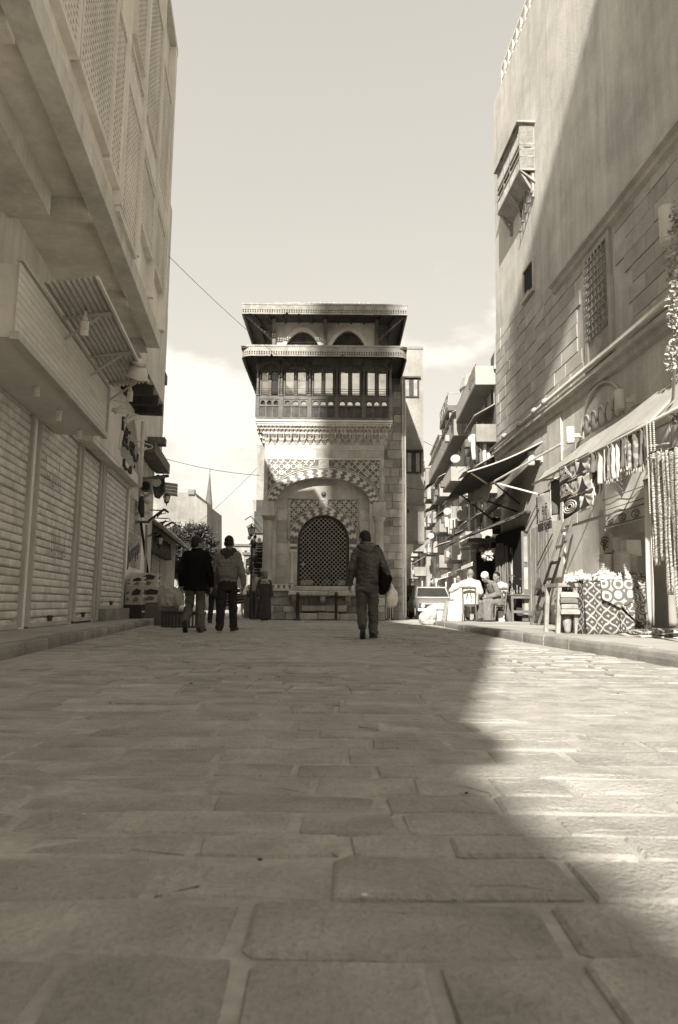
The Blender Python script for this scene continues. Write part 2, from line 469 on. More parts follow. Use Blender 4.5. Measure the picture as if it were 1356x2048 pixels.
def copy_thing(root, loc, rz=0.0, label=None, group=None, scale=None):
    """a thing and its parts, sharing mesh data"""
    def kids(o): return [x for x in ALLP if x.parent == o]
    def rec(o, parent):
        c = o.copy(); COL.objects.link(c); c.parent = parent
        for ch in kids(o): rec(ch, c)
        return c
    ALLP = [x for x in bpy.data.objects if x.parent is not None and x.name not in ()]
    c = rec(root, None)
    c.location = loc; c.rotation_euler = (0, 0, rz)
    if scale: c.scale = scale
    if label: c['label'] = label
    if group: c['group'] = group
    return c
def remeshed(name, b, voxel, m, parent, wr=0.0, wsc=6.0, stretch=(1, 1, 0.35), smooth=3):
    """one continuous skin over overlapping volumes, with optional cloth wrinkles"""
    off = root_loc(parent)
    tmp = TMPO
    tmp.data = b.mesh('tmp_remesh', m, off)
    SCRAP.append(tmp.data)
    tmp.modifiers['r'].voxel_size = voxel
    tmp.modifiers['s'].iterations = smooth
    dg = tmp_dg()
    me = bpy.data.meshes.new_from_object(tmp.evaluated_get(dg))
    me.name = name
    if wr:
        sd = Vector((random.random() * 50, random.random() * 50, random.random() * 50))
        n = len(me.vertices)
        co = [0.0] * (3 * n); no = [0.0] * (3 * n)
        me.vertices.foreach_get('co', co); me.vertices.foreach_get('normal', no)
        for i in range(0, 3 * n, 3):
            p = Vector((co[i] * stretch[0], co[i + 1] * stretch[1], co[i + 2] * stretch[2])) * wsc + sd
            a = (noise.noise(p) * 0.6 + (0.35 - abs(noise.noise(p * 1.9))) * 0.7 + (0.3 - abs(noise.noise(p * 4.3))) * 0.28) * wr
            co[i] += no[i] * a; co[i + 1] += no[i + 1] * a; co[i + 2] += no[i + 2] * a
        me.vertices.foreach_set('co', co)
        me.update()
    me.materials.clear(); me.materials.append(m)
    me.polygons.foreach_set('use_smooth', [True] * len(me.polygons))
    o = bpy.data.objects.new(name, me); COL.objects.link(o); o.parent = parent
    return o
# a scratch scene keeps the remeshing fast; it is removed at the end
TMPS = bpy.data.scenes.new('scratch')
TMPC = TMPS.collection
TMPV = TMPS.view_layers[0]
def tmp_dg():
    with bpy.context.temp_override(scene=TMPS, view_layer=TMPV):
        dg = bpy.context.evaluated_depsgraph_get(); dg.update()
    return dg
TMPO = bpy.data.objects.new('tmp_remesh', bpy.data.meshes.new('tmp_remesh'))
TMPC.objects.link(TMPO)
SCRAP = [TMPO.data]
md = TMPO.modifiers.new('r', 'REMESH'); md.mode = 'VOXEL'; md.use_smooth_shade = True
md = TMPO.modifiers.new('s', 'SMOOTH'); md.factor = 0.5
def on_s(fr, px, py, s):
    """pixel ray met with the plane across the wall at distance s; gives (d, z)"""
    a = fr.Mi @ CAM_P; b = fr.Mi.to_3x3() @ ray(px, py)
    p = a + b * ((s - a.x) / b.x)
    return p.y, p.z
def lerp(a, b, t): return a + (b - a) * t
def poly_at(pts, y):
    for (x0, y0), (x1, y1) in zip(pts, pts[1:]):
        if y0 <= y <= y1: return lerp(x0, x1, (y - y0) / (y1 - y0))
    return pts[-1][0] if y > pts[-1][1] else pts[0][0]

# ================================================================== SETTING
g = MB(); g.add([(-300, -60, -.075), (300, -60, -.075), (300, 600, -.075), (-300, 600, -.075)], [(0, 1, 2, 3)])
tag(g.build('ground', M_GROUND), kind='structure')
KL = [(-2.0, -8), (-2.10, 0), (-3.05, 6.2), (-4.12, 13.3), (-5.33, 21.3), (-5.7, 24.0)]       # left kerb edge
KR = [(3.5, -8), (3.28, 0), (3.02, 6.0), (2.80, 10.5), (2.72, 15.0), (2.70, 19.3)]            # right kerb edge
road = MB()
P = [(x, y) for x, y in KL] + [(-9, 26), (-12, 70), (14, 70), (10.0, 24), (6.5, 20.6)] + [(x, y) for x, y in KR[::-1]]
road.prism(P, -.07, -.0055, 'z')
ROAD = tag(road.build('road', M_ROAD), kind='structure')

def stone(b, x0, x1, y0, y1, zt, det=True):
    """one rounded paving block, slightly uneven"""
    j = lambda a: random.uniform(-a, a)
    w, d = x1 - x0, y1 - y0
    e = min(w, d) * 0.055
    out = [(x0 + e + j(.016), y0 + j(.012)), ((x0 + x1) / 2 + j(.05), y0 + j(.016)), (x1 - e + j(.012), y0 + j(.010)), (x1 + j(.008), y0 + e + j(.01)),
           (x1 + j(.008), y1 - e + j(.01)), (x1 - e + j(.012), y1 + j(.010)), ((x0 + x1) / 2 + j(.03), y1 + j(.014)), (x0 + e + j(.012), y1 + j(.010)),
           (x0 + j(.008), y1 - e + j(.01)), (x0 + j(.008), y0 + e + j(.01))]
    n = len(out); cx, cy = (x0 + x1) / 2, (y0 + y1) / 2
    tx, ty = j(.014), j(.022)
    zz = lambda x, y: zt + tx * (x - cx) + ty * (y - cy)
    P = [(x, y, -.05) for x, y in out]
    P += [(lerp(x, cx, .02), lerp(y, cy, .03), zz(x, y) - .008) for x, y in out]
    P += [(lerp(x, cx, .06), lerp(y, cy, .10), zz(x, y) - .0015 + j(.0012)) for x, y in out]
    P += [(lerp(x, cx, .5), lerp(y, cy, .5), zz(x, y) + j(.003)) for x, y in out]
    F = []
    for k in range(3):
        for i in range(n): F.append((k * n + i, k * n + (i + 1) % n, (k + 1) * n + (i + 1) % n, (k + 1) * n + i))
    F.append(list(range(3 * n, 4 * n)))
    b.add(P, F)
rows = []
y = 0.50; ri = 0
while y < 26.5:
    d = random.uniform(.14, .245)
    xa = max(poly_at(KL, y + d / 2) + .03, -(.56 * y + .75)); xb = min(poly_at(KR, y + d / 2) - .02 if y < 19.5 else 9.0, .56 * y + .75)
    if y > 23.9: xb = min(xb, 8.5)
    x = xa - random.uniform(0, .3) * (xa > poly_at(KL, y) + .06)
    while x < xb - .08:
        w = random.uniform(.20, .52)
        if xb - (x + w) < .14: w = xb - x
        if not (23.75 < y + d and -2.9 < x + w and x < 1.8):
            rows.append((x + .006, x + w - .010, y + .005, y + d - .009, ri))
        x += w
    y += d; ri += 1
wob = lambda x, y: 0.010 * math.sin(x * 1.7 + y * .6) + 0.008 * math.sin(x * .8 - y * 1.1 + 1)
singles = rows[:300]; rest = rows[300:]
for (x0, x1, y0, y1, r) in singles:
    b = MB(); stone(b, x0, x1, y0, y1, wob((x0 + x1) / 2, y0) * .4 + random.uniform(-.003, .004))
    b.build('paving_stone', random.choice(M_STONES), ROAD)
groups = [MB() for _ in M_STONES]
for (x0, x1, y0, y1, r) in rest:
    stone(random.choice(groups), x0, x1, y0, y1, wob((x0 + x1) / 2, y0) * .7 + random.uniform(-.008, .006))
for b, m in zip(groups, M_STONES):
    tag(b.build('paving_stones', m, ROAD), kind='stuff')
# scraps lying on the road
for i in range(34):
    yy = random.uniform(1.3, 9); xx = random.uniform(-.45, .42) * yy + random.uniform(-.1, .1)
    b = MB(); r = random.uniform(.003, .007)
    b.ball((xx, yy, .008), (r * random.uniform(1, 2.2), r, r * .5), 7, 5)
    pale = random.random() < .5
    if i < 16:
        tag(b.build('pebble', M_KLT if pale else M_IRON), 'tiny %s scrap lying on the paving stones' % ('pale' if pale else 'dark'), 'pebble', 'scraps scattered on the road, %s' % ('pale' if pale else 'dark'))

# pavements and kerbs
def kerb(pts, side, pave, y0):
    L = 0
    for (a, c) in zip(pts, pts[1:]):
        a = Vector((a[0], a[1], 0)); c = Vector((c[0], c[1], 0)); t = (c - a); ln = t.length; t.normalize()
        nn = Vector((t.y, -t.x, 0)) * side
        k = max(1, round(ln / .85))
        for i in range(k):
            p = a + t * (ln * i / k + .004); q = a + t * (ln * (i + 1) / k - .004)
            jo = random.uniform(-.012, .012); h = .13 + random.uniform(-.008, .006)
            b = MB()
            e = .022
            prof = [(0 + jo, -.06), (0 + jo - .004, .06), (.004 + jo, h - e), (.009 + jo, h - e * .4), (e + jo, h), (.16, h + .002), (.16, -.06)]
            A = [p + nn * u + Vector((0, 0, z)) for u, z in prof]; B = [q + nn * u + Vector((0, 0, z)) for u, z in prof]
            n = len(prof)
            b.add(A + B, [list(range(n))[::-1], list(range(n, 2 * n))] + [(i2, (i2 + 1) % n, n + (i2 + 1) % n, n + i2) for i2 in range(n)])
            b.build('kerb_stone', M_KERB, pave)
KRX = KR + [(2.86, 19.85), (3.35, 20.2), (4.4, 20.4), (6.4, 20.6)]
pv = MB()
pts = [(x + .155, y) for x, y in KR] + [(3.0, 19.75), (3.4, 20.05), (4.4, 20.25), (6.5, 20.45), (9.5, 20.45), (9.5, -8)]
pv.prism(pts, -.06, .124, 'z')
PAVE_R = tag(pv.build('pavement', M_PAVE), kind='structure')
kerb(KRX[1:], 1, PAVE_R, 0)
pv = MB()
pts = [(x - .155, y) for x, y in KL] + [(-8.5, 24), (-6.5, -8)]
pv.prism(pts, -.06, .122, 'z')
PAVE_L = tag(pv.build('pavement', M_PAVE), kind='structure')
kerb(KL[1:], -1, PAVE_L, 0)
# second pavement step further down the left side
pv = MB(); pv.prism([(-6.4, 24.1), (-7.9, 36), (-9.6, 36), (-8.6, 24.1)], -.06, .20, 'z')
tag(pv.build('pavement', M_PAVE), kind='structure')

# ================================================================== LEFT SHOP BUILDING
LB = thing('shop_building', LW.w(9, 0, 0), 'pale building with roller shutters below and lattice-screened storey overhanging the street', 'building')
D1 = 1.40                                             # how far the upper storey stands out
zb = LW.on(316, 683, D1)[1]; s_end = 13.65; zt = 12.75
b = MB(LW)
b.box(-9.4, 7.2, -4, -.02, 0, zb); b.box(-14, -9.41, -4, -.02, 0, 8.5); b.box(7.2, s_end + 4.8, -4, -.12, 0, zb)  # unseen near end and low block added to cast shade on the road
for s0, s1 in ((7.2, 7.5), (10.50, 10.80), (13.30, 13.52), (15.18, 15.62), (18.45, 18.95)): b.box(s0, s1, -.14, .03, 0, 3.75)
b.box(7.2, 18.95, -.14, .05, 3.70, zb - .002)
b.build('wall', M_LPLAST, LB)
b = MB(LW); b.box(-9.4, -5.5, -4, .0, zb + .002, zt); b.box(-5.5, s_end, -4, D1, zb + .002, zt); b.build('upper_storey', M_LPLAST, LB)  # unseen setback at the near end, shaped for the road's shadow edge
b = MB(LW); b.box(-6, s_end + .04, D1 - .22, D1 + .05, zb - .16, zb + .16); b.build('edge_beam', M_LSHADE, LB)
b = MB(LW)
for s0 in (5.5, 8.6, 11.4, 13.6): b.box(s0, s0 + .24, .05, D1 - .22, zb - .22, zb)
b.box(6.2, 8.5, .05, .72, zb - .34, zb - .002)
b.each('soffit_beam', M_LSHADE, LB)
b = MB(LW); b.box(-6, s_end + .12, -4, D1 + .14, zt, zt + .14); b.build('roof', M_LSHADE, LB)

def lattice(fr, s0, s1, z0, z1, d, parent, pitch=.095, bar=.034, m=None, name='lattice_screen', back=True, rim=.05):
    b = MB(fr)
    n = max(1, round((s1 - s0) / pitch)); k = max(1, round((z1 - z0) / pitch))
    for i in range(1, n):
        x = s0 + (s1 - s0) * i / n; b.box(x - bar / 2, x + bar / 2, d, d + .03, z0, z1)
    for i in range(1, k):
        z = z0 + (z1 - z0) * i / k; b.box(s0, s1, d + .004, d + .034, z - bar / 2, z + bar / 2)
    o = b.build(name, m or M_LPLAST, parent)
    if rim:
        b = MB(fr)
        b.box(s0 - rim, s0, d - .05, d + .06, z0 - rim, z1 + rim); b.box(s1, s1 + rim, d - .05, d + .06, z0 - rim, z1 + rim)
        b.box(s0, s1, d - .05, d + .058, z0 - rim, z0); b.box(s0, s1, d - .05, d + .058, z1, z1 + rim)
        b.build('screen_frame', m or M_LPLAST, parent)
    if back:
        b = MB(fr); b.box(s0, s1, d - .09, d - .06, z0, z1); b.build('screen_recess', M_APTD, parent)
    return o
# two storeys of tall pierced screens between flat bands
so = lambda px, py: LW.on(px, py, D1 + .1)
s_a, s_b, s_c, s_d, s_e = 8.35, 9.05, 10.45, 12.0, 13.38
for (s0, s1, z0, z1) in ((s_a - 1.6, s_a - .12, 6.5, 8.75), (s_a, s_b - .1, 6.45, 8.75), (s_b, s_c - .1, 6.15, 9.0), (s_c + .05, s_d - .08, 6.95, 8.15), (s_d + .05, s_e, 7.0, 8.2),
                          (s_b + .5, s_c - .05, 9.45, 11.6), (s_c + .12, s_d - .08, 9.05, 11.7), (s_d + .05, s_e, 8.85, 11.3), (5.2, 6.6, 6.5, 8.75)):
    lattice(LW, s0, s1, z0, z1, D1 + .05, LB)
b = MB(LW)
for s0 in (s_b - .09, s_c - .06, s_d - .06): b.box(s0, s0 + .09, D1, D1 + .14, zb + .17, zt - .01)
b.box(s_e + .1, s_end + .02, D1 - .1, D1 + .14, zb + .17, zt - .01)
b.build('pilaster', M_LPLAST, LB)
b = MB(LW); b.box(s_b, s_end, D1, D1 + .10, 8.32, 8.78); b.build('string_band', M_LPLAST, LB)

# roller shutters: slats, side rails
def shutter(s0, s1, z0, z1):
    fr = MB(LW)
    fr.box(s0, s0 + .07, -.02, .09, z0, z1); fr.box(s1 - .07, s1, -.02, .09, z0, z1); fr.box(s0 + .07, s1 - .07, -.02, .08, z1 - .06, z1 + .02)
    f = fr.build('roller_shutter', M_SHUTD, LB)
    n = round((z1 - .06 - z0) / .127); h = (z1 - .06 - z0) / n
    b = MB(LW); b.prism([(0, 0), (0, h * .10), (.022, h * .16), (.030, h * .3), (.030, h * .7), (.022, h * .88), (0, h * .94)], s0 + .07, s1 - .07, 'x')
    # profile lies in (d, z): rebuild as such
    b = MB(); prof = [(-.01, h * .02), (.004, h * .06), (.026, h * .14), (.034, h * .3), (.034, h * .72), (.026, h * .90), (.004, h * .98), (-.01, h)]
    A = [LW.w(s0 + .07, d, z) for d, z in prof]; B = [LW.w(s1 - .07, d, z) for d, z in prof]; m = len(prof)
    b.add(A + B, [list(range(m))[::-1], list(range(m, 2 * m))] + [(i, (i + 1) % m, m + (i + 1) % m, m + i) for i in range(m)])
    me = b.mesh('slat', M_SHUT, root_loc(LB))
    for i in range(n):
        o = bpy.data.objects.new('slat', me); COL.objects.link(o); o.parent = f
        o.location = (random.uniform(-.006, .006), 0, z0 + i * h + random.uniform(-.004, .004)); o.rotation_euler = (0, 0, 0)
    b = MB(LW); b.box(s0 + .08, s1 - .08, .035, .06, z0 - .02, z0 + .05); b.build('bottom_bar', M_SHUTD, f)
    sm_ = (s0 + s1) / 2
    b = MB(LW); b.chbox(sm_ - .07, sm_ + .07, .03, .075, z0 + .06, z0 + .16, .008); b.tube([(sm_ - .02, .08, z0 + .12), (sm_ - .02, .10, z0 + .15), (sm_ + .02, .10, z0 + .15), (sm_ + .02, .08, z0 + .12)], .007, 5); b.build('lock', M_IRON, f)
    for k in range(2):
        b = MB(LW); sx = lerp(s0 + .3, s1 - .3, k); b.tube([(sx - .06, .04, z0 + .10), (sx - .06, .075, z0 + .12), (sx + .06, .075, z0 + .12), (sx + .06, .04, z0 + .10)], .009, 6); b.build('handle', M_SHUTD, f)
    return f
SH = [shutter(7.5, 10.50, .15, 3.72), shutter(10.80, 13.30, .15, 3.70), shutter(13.52, 15.18, .18, 3.72), shutter(15.62, 18.45, .42, 3.66)]
b = MB(LW); b.box(15.62, 18.6, -.1, .24, .10, .40); b.build('door_step', M_KERB, LB)
b = MB(LW); b.box(13.1, 15.75, .05, .34, 3.66, 3.76); b.box(13.1, 15.75, .30, .35, 3.76, 4.05); b.build('door_hood', M_LSHADE, LB)
b = MB(LW); b.tube([LW.Mi @ LW.w(15.40, .07, .15), (15.40, .07, 3.7)], .05, 8); b.build('drain_pipe', M_SHUTD, LB)
# faded brush lettering on the second shutter
b = MB(LW)
for i in range(11):
    s = 11.7 + i * .10; z = 1.35 + .05 * math.sin(i * 2.1)
    b.box(s, s + .02, .0665, .068, z, z + random.choice((.12, .2, .35, .5)))
    if i % 2: b.box(s, s + .09, .0665, .0682, z, z + .03)
for i in range(9):
    s = 11.2 + i * .11; z = 2.55 + .06 * math.sin(i * 1.3)
    b.box(s, s + .025, .0665, .068, z, z + random.choice((.10, .2, .42)))
    if i % 3: b.box(s, s + .10, .0665, .0682, z, z + .03)
b.each('faded_lettering', mat('faded_paint', .30, .3, 6, 20, .8, 0), SH[1])

# long sign box above the shutters
sg = thing('shop_sign', LW.w(9.5, .45, 3.4), 'long blank boarded sign box above the first three roller shutters', 'sign')
b = MB(LW); b.box(7.2, 11.72, .055, .86, 3.44, 4.30); b.build('sign_box', M_SIGN, sg)
for i in range(9):
    b = MB(LW); b.chbox(7.16, 11.74, .862, .882, 3.50 + i * .09, 3.50 + i * .09 + .085, .006, 'y', .001); b.build('board', M_SIGN, sg)
b = MB(LW); b.box(7.14, 11.76, .82, .92, 3.40, 3.49); b.box(11.70, 11.77, .1, .92, 3.49, 4.33); b.box(7.14, 11.76, .84, .91, 4.315, 4.36); b.build('sign_rim', M_SHUTD, sg)

# corrugated awning over the sign
aw = thing('corrugated_awning', LW.w(10, 1.1, 4.4), 'corrugated metal awning sheet on iron brackets above the long sign box', 'awning')
def corr(u, v):
    s = lerp(7.9, 12.0, u); d = lerp(.9, 1.52, v)
    return LW.w(s, d, lerp(4.42, 4.56, v) + .016 * math.sin(v * 9 * 2 * math.pi))
b = MB(); b.sheet(corr, 8, 90, .005); b.build('sheet', M_CORR, aw, True)
for s in (8.9, 10.4, 11.75):
    b = MB(LW); b.bar((s, .5, 4.36), (s, 1.5, 4.50), .045); b.bar((s, .9, 4.1), (s, 1.35, 4.45), .03); b.build('bracket', M_SHUTD, aw)
b = MB(LW); b.bar((7.9, 1.53, 4.54), (12.0, 1.53, 4.54), .035, .05); b.build('edge_strip', M_SIGN, aw)

# energy-saving spiral bulbs
def bulb(px, py, d, size, label):
    s, z = LW.on(px, py, d)
    t = thing('spiral_bulb', LW.w(s, d, z), label, 'light bulb', 'spiral bulbs hanging over the shutters')
    k = size
    b = MB(); c = LW.w(s, d, z)
    b.lathe([(.012 * k, .0), (.020 * k, -.01 * k), (.020 * k, -.07 * k), (.032 * k, -.085 * k), (.034 * k, -.12 * k), (.028 * k, -.13 * k)], c, 10); b.build('bulb_base', M_SIGN, t, True)
    b = MB(); pts = []
    for i in range(97):
        a = i / 96 * 2 * math.pi * 6
        pts.append(c + Vector((.040 * k * math.cos(a), .040 * k * math.sin(a), -.13 * k - .17 * k * i / 96)))
    b.tube(pts, .0105 * k, 6); b.build('glass_spiral', M_BULB, t, True)
    b = MB(); b.tube([c, c + Vector((0, 0, .12))], .006, 6); b.build('flex', M_CABLE, t)
bulb(171, 622, 1.2, 1.15, 'larger spiral bulb hanging under the middle of the corrugated awning')
bulb(261, 768, 1.2, 1.1, 'spiral bulb hanging at the far corner of the corrugated awning')
bulb(75, 752, .55, .95, 'spiral bulb under the sign box, nearest the viewer of three')
bulb(119, 805, .55, .95, 'spiral bulb under the sign box, middle of three')
bulb(160, 845, .55, .95, 'spiral bulb at the far end under the sign box, farthest of the three')

# pale hood lamp at the awning corner
d0, z0 = 1.45, 4.48
hl = thing('hood_lamp', LW.w(11.0, d0, z0), 'pale dome-shaped hood lamp hanging at the awning corner', 'lamp')
c = LW.w(11.05, 1.50, 4.36)
b = MB(); b.lathe([(.002, .20), (.06, .19), (.12, .14), (.165, .06), (.18, -.02), (.185, -.03), (.17, -.02), (.15, .06), (.10, .13), (.002, .17)], (0, 0, 0), 16)
R = Matrix.Translation(c) @ Matrix.Rotation(.6, 4, 'X') @ Matrix.Rotation(.35, 4, 'Y')
b.v = [R @ v for v in b.v]; b.build('hood', M_SIGN, hl, True)
b = MB(); b.lathe([(.10, .02), (.115, .02), (.115, -.05), (.10, -.05)], (0, 0, 0), 14); b.v = [R @ (v + Vector((-.02, .0, .24))) for v in b.v]; b.build('collar', M_LSHADE, hl, True)
b = MB(); b.tube([c + Vector((-.05, -.05, .3)), LW.w(11.0, 1.5, 4.56)], .012, 6); b.build('stem', M_SHUTD, hl)

# gooseneck lamps
def gooseneck(p0, p1, s, label, dark=False, r=.016):
    a = on_s(LW, p0[0], p0[1], s); e = on_s(LW, p1[0], p1[1], s)
    m = M_IRON if dark else M_SIGN
    t = thing('gooseneck_lamp', LW.w(s, a[0], a[1]), label, 'lamp', 'gooseneck lamps along the left wall')
    b = MB(LW); b.tube([(s, a[0], a[1]), (s, e[0], e[1])], r, 7); b.build('arm', m, t, True)
    b = MB(LW); k = .11
    pts = [(s, e[0] + k * .9 * math.sin(q), e[1] - k * .5 + k * .5 * math.cos(q)) for q in [i * math.pi / 8 for i in range(9)]]
    pts.append((s, e[0] - k * .5, e[1] - k * 1.1)); b.tube(pts, r * .7, 6); b.build('neck', m, t, True)
    b = MB(LW); q = Vector((s, e[0] - k * .3, e[1] - k * .7)); dr = Vector((0, -.72, -.45)).normalized()
    b.tube([q, q + dr * .06, q + dr * .12, q + dr * .20], [.025, .035, .04, .075], 10); b.build('lamp_head', m, t, True)
gooseneck((226, 800), (250, 805), 12.4, 'pale gooseneck lamp nearest the corrugated awning')
gooseneck((222, 822), (271, 829), 13.6, 'pale gooseneck lamp on the wall end beside the sign box')
gooseneck((241, 871), (297, 889), 16.4, 'pale gooseneck lamp just over the arched sign')

# arched fascia sign with raised letters over the fourth shutter
sg2 = thing('arched_sign', LW.w(17, .3, 3.7), 'pale fascia board with arched panel of dark raised Arabic letters over the fourth shutter', 'sign')
b = MB(LW); b.box(14.1, 18.95, .06, .30, 3.74, 5.55); b.build('fascia_board', M_SIGN, sg2)
b = MB(LW)
arc = [(15.65 + 2.75 * i / 14, 4.02 + 1.25 * math.sin(math.pi * i / 14) ** .75) for i in range(15)]
b.tube([(s, .31, z) for s, z in arc], .05, 7); b.build('arch_moulding', M_SIGN, sg2, True)
b = MB(LW); b.prism(arc, .302, .308); b.build('arch_panel', mat('sign_panel_grey', .30, .1, 1.5, 10, .8, 0), sg2)  # arched panel in a darker tone than the board
b = MB(LW)   # letter strokes: alif-lam uprights, a bowl, teeth and dots, then a shorter second word
Lr = lambda pts, r=.038: b.tube([(s, .325, z) for s, z in pts], r, 6)
for s in (15.95, 16.2, 16.45): Lr([(s, 4.95 if s < 16.4 else 4.8), (s + .02, 4.42)])
Lr([(15.95, 4.42), (16.15, 4.30), (16.45, 4.38), (16.7, 4.34), (16.95, 4.42), (17.0, 4.6)])
Lr([(17.0, 4.42), (17.3, 4.32), (17.45, 4.5), (17.3, 4.62), (17.2, 4.48)])
Lr([(17.45, 4.4), (17.7, 4.25), (18.0, 4.3), (18.1, 4.5)])
for s, z in ((16.8, 4.78), (16.92, 4.80), (17.6, 4.62), (17.75, 4.10)): b.ball((s, .32, z), (.05, .02, .05), 8, 5)
Lr([(16.3, 4.0), (16.32, 3.82)]); Lr([(16.32, 3.85), (16.6, 3.80), (16.9, 3.86), (17.1, 3.82), (17.15, 3.98)]); Lr([(17.2, 4.0), (17.22, 3.80)])
b.build('raised_letters', M_WOODD, sg2, True)
b = MB(LW); b.tube([(18.6, .34, 3.7), (18.6, .34, 5.55)], .06, 8); b.build('corner_pipe', M_SIGN, sg2, True)

# further houses on the left side
HB = thing('overhanging_house', LW.w(16, 0, 0), 'dark overhanging house front behind the pale building, with stepped beams underneath', 'building')
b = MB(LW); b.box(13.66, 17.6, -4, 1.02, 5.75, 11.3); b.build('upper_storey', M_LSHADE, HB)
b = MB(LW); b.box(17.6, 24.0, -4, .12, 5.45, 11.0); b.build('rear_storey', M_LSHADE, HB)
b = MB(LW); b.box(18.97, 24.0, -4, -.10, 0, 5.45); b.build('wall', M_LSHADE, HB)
b = MB(LW)
for i in range(5): b.box(14.3 + i * .8, 14.5 + i * .8, .06, 1.0, 5.56 - i * .02, 5.748)
b.each('floor_beam', M_WOODD, HB)
b = MB(LW); b.box(20.4, 24.0, -.05, .42, 5.10, 5.44); b.build('corbel_beam', M_WOODM, HB)
for (px, py, w, h) in ((330, 758, .3, .30), (328, 884, .25, .22)):
    s = 21; d, z = on_s(LW, px, py, s)
    b = MB(LW); b.box(s - .2, s + .2, .1, d + .05, z - h / 2, z + h / 2); b.build('corbel', M_WOODM, HB)
b = MB(LW)
d, z = on_s(LW, 323, 700, 23); b.tube([(23, d, 6), (23, d + .02, 11)], .05, 8); b.build('drain_pipe', M_LPLAST, HB)
b = MB(LW); b.box(18.97, 21.9, -.12, .02, .12, 3.2); b.build('tiled_front', M_LPLAST, HB)
# posters pasted in rows
PAPER = [pattern('poster_print_%d' % i, a, c, 'blots', sc) for i, (a, c, sc) in enumerate(((.44, .30, 9), (.36, .22, 7), (.48, .34, 12)))]
for r in range(4):
    for k in range(3):
        b = MB(LW); s0 = 19.0 + k * .72; z0 = 1.55 + r * .50
        b.box(s0, s0 + .70, .0205, .026, z0, z0 + .48); b.build('poster', PAPER[(r + k) % 3], HB)
# brush lettering on the posters
cur = bpy.data.curves.new('hand_lettering', 'FONT'); cur.body = 'Juvepp'; cur.size = .62; cur.extrude = .004; cur.offset = .022; cur.shear = .2
tmp = bpy.data.objects.new('tmp_text', cur); TMPC.objects.link(tmp); dg_ = tmp_dg()
tm = bpy.data.meshes.new_from_object(tmp.evaluated_get(dg_)); bpy.data.objects.remove(tmp)
tb = MB(); a0 = .28
tb.v = []
for v in tm.vertices:
    x, yv = v.co.x, v.co.y
    xx = x * math.cos(a0) - yv * math.sin(a0); zz = x * math.sin(a0) + yv * math.cos(a0)
    tb.v.append(LW.w(19.05 + xx * 1.15, .032 + v.co.z, 1.62 + zz))
tb.f = [list(p.vertices) for p in tm.polygons]; tb.build('hand_lettering', M_IRON, HB)

# stacked printed cartons and crates by the posters
BOXP = [mat('printed_carton', .50, .2, 4, 20, .85, .1), mat('printed_carton_grey', .36, .25, 4, 20, .85, .1)]
def carton(s0, s1, d0, d1, z0, z1, m, label, name='carton', cat='box'):
    t = thing(name, LW.w((s0 + s1) / 2, (d0 + d1) / 2, z0), label, cat, 'cartons stacked at the shutter end')
    b = MB(LW); b.chbox(s0, s1, d0, d1, z0, z1, .012, 'y', .008); b.build('carton_body', m, t)
    w_ = s1 - s0; h_ = z1 - z0
    if m in BOXP:
        for k, (a_, c_, e_, f_, mm) in enumerate(((.38, .92, .50, .90, M_DCLOTH), (.45, .80, .12, .44, M_GCLOTH), (.06, .30, .62, .72, M_DCLOTH), (.06, .26, .30, .38, M_GCLOTH))):
            b = MB(LW); b.prism([(s0 + w_ * a_, z0 + h_ * e_), (s0 + w_ * (c_ - .08), z0 + h_ * (e_ + .03)), (s0 + w_ * c_, z0 + h_ * (f_ - .12)), (s0 + w_ * (a_ + c_) / 2, z0 + h_ * f_), (s0 + w_ * (a_ + .02), z0 + h_ * (f_ - .2))], d1 + .0012, d1 + .0024 + .0003 * k); b.build('print', mm, t)
        for k, (a_, c_, e_, f_, mm) in enumerate(((.38, .92, .50, .90, M_DCLOTH), (.45, .80, .12, .44, M_GCLOTH), (.06, .30, .62, .72, M_DCLOTH), (.06, .26, .30, .38, M_GCLOTH))):
            wd = d1 - d0; b = MB(LW); b.prism([(d0 + wd * a_, z0 + h_ * e_), (d0 + wd * (c_ - .08), z0 + h_ * (e_ + .03)), (d0 + wd * c_, z0 + h_ * (f_ - .12)), (d0 + wd * (a_ + c_) / 2, z0 + h_ * f_), (d0 + wd * (a_ + .02), z0 + h_ * (f_ - .2))], s0 - .012 - .0004 * k, s0 - .0095, 'x'); b.build('print', mm, t)
    b = MB(LW); b.box(s0 + .03, s1 - .03, d1 + .001, d1 + .004, (z0 + z1) / 2 - .02, (z0 + z1) / 2 + .02); b.box(s0 - .001, s1 + .001, (d0 + d1) / 2 - .03, (d0 + d1) / 2 + .03, z1, z1 + .003); b.build('tape', M_SIGN, t)
carton(18.55, 19.1, .1, .55, .12, .50, M_DCLOTH, 'dark slatted crate at the bottom of the stack beside the fourth shutter')
carton(18.55, 19.1, .1, .55, .502, .98, BOXP[1], 'dark printed carton on the slatted crate beside the fourth shutter')
carton(18.55, 19.1, .12, .55, .982, 1.25, BOXP[0], 'flat pale printed carton on top of the stack beside the fourth shutter')
carton(19.15, 19.75, .1, .95, .12, .55, M_GCLOTH, 'grey carton on the pavement under the two pale printed cartons')
carton(19.15, 19.8, .1, .98, .552, .98, BOXP[0], 'wide pale printed carton in the middle of the outer stack')
carton(19.15, 19.7, .1, .85, .982, 1.38, BOXP[0], 'pale printed carton on top of the outer stack, below the posters')

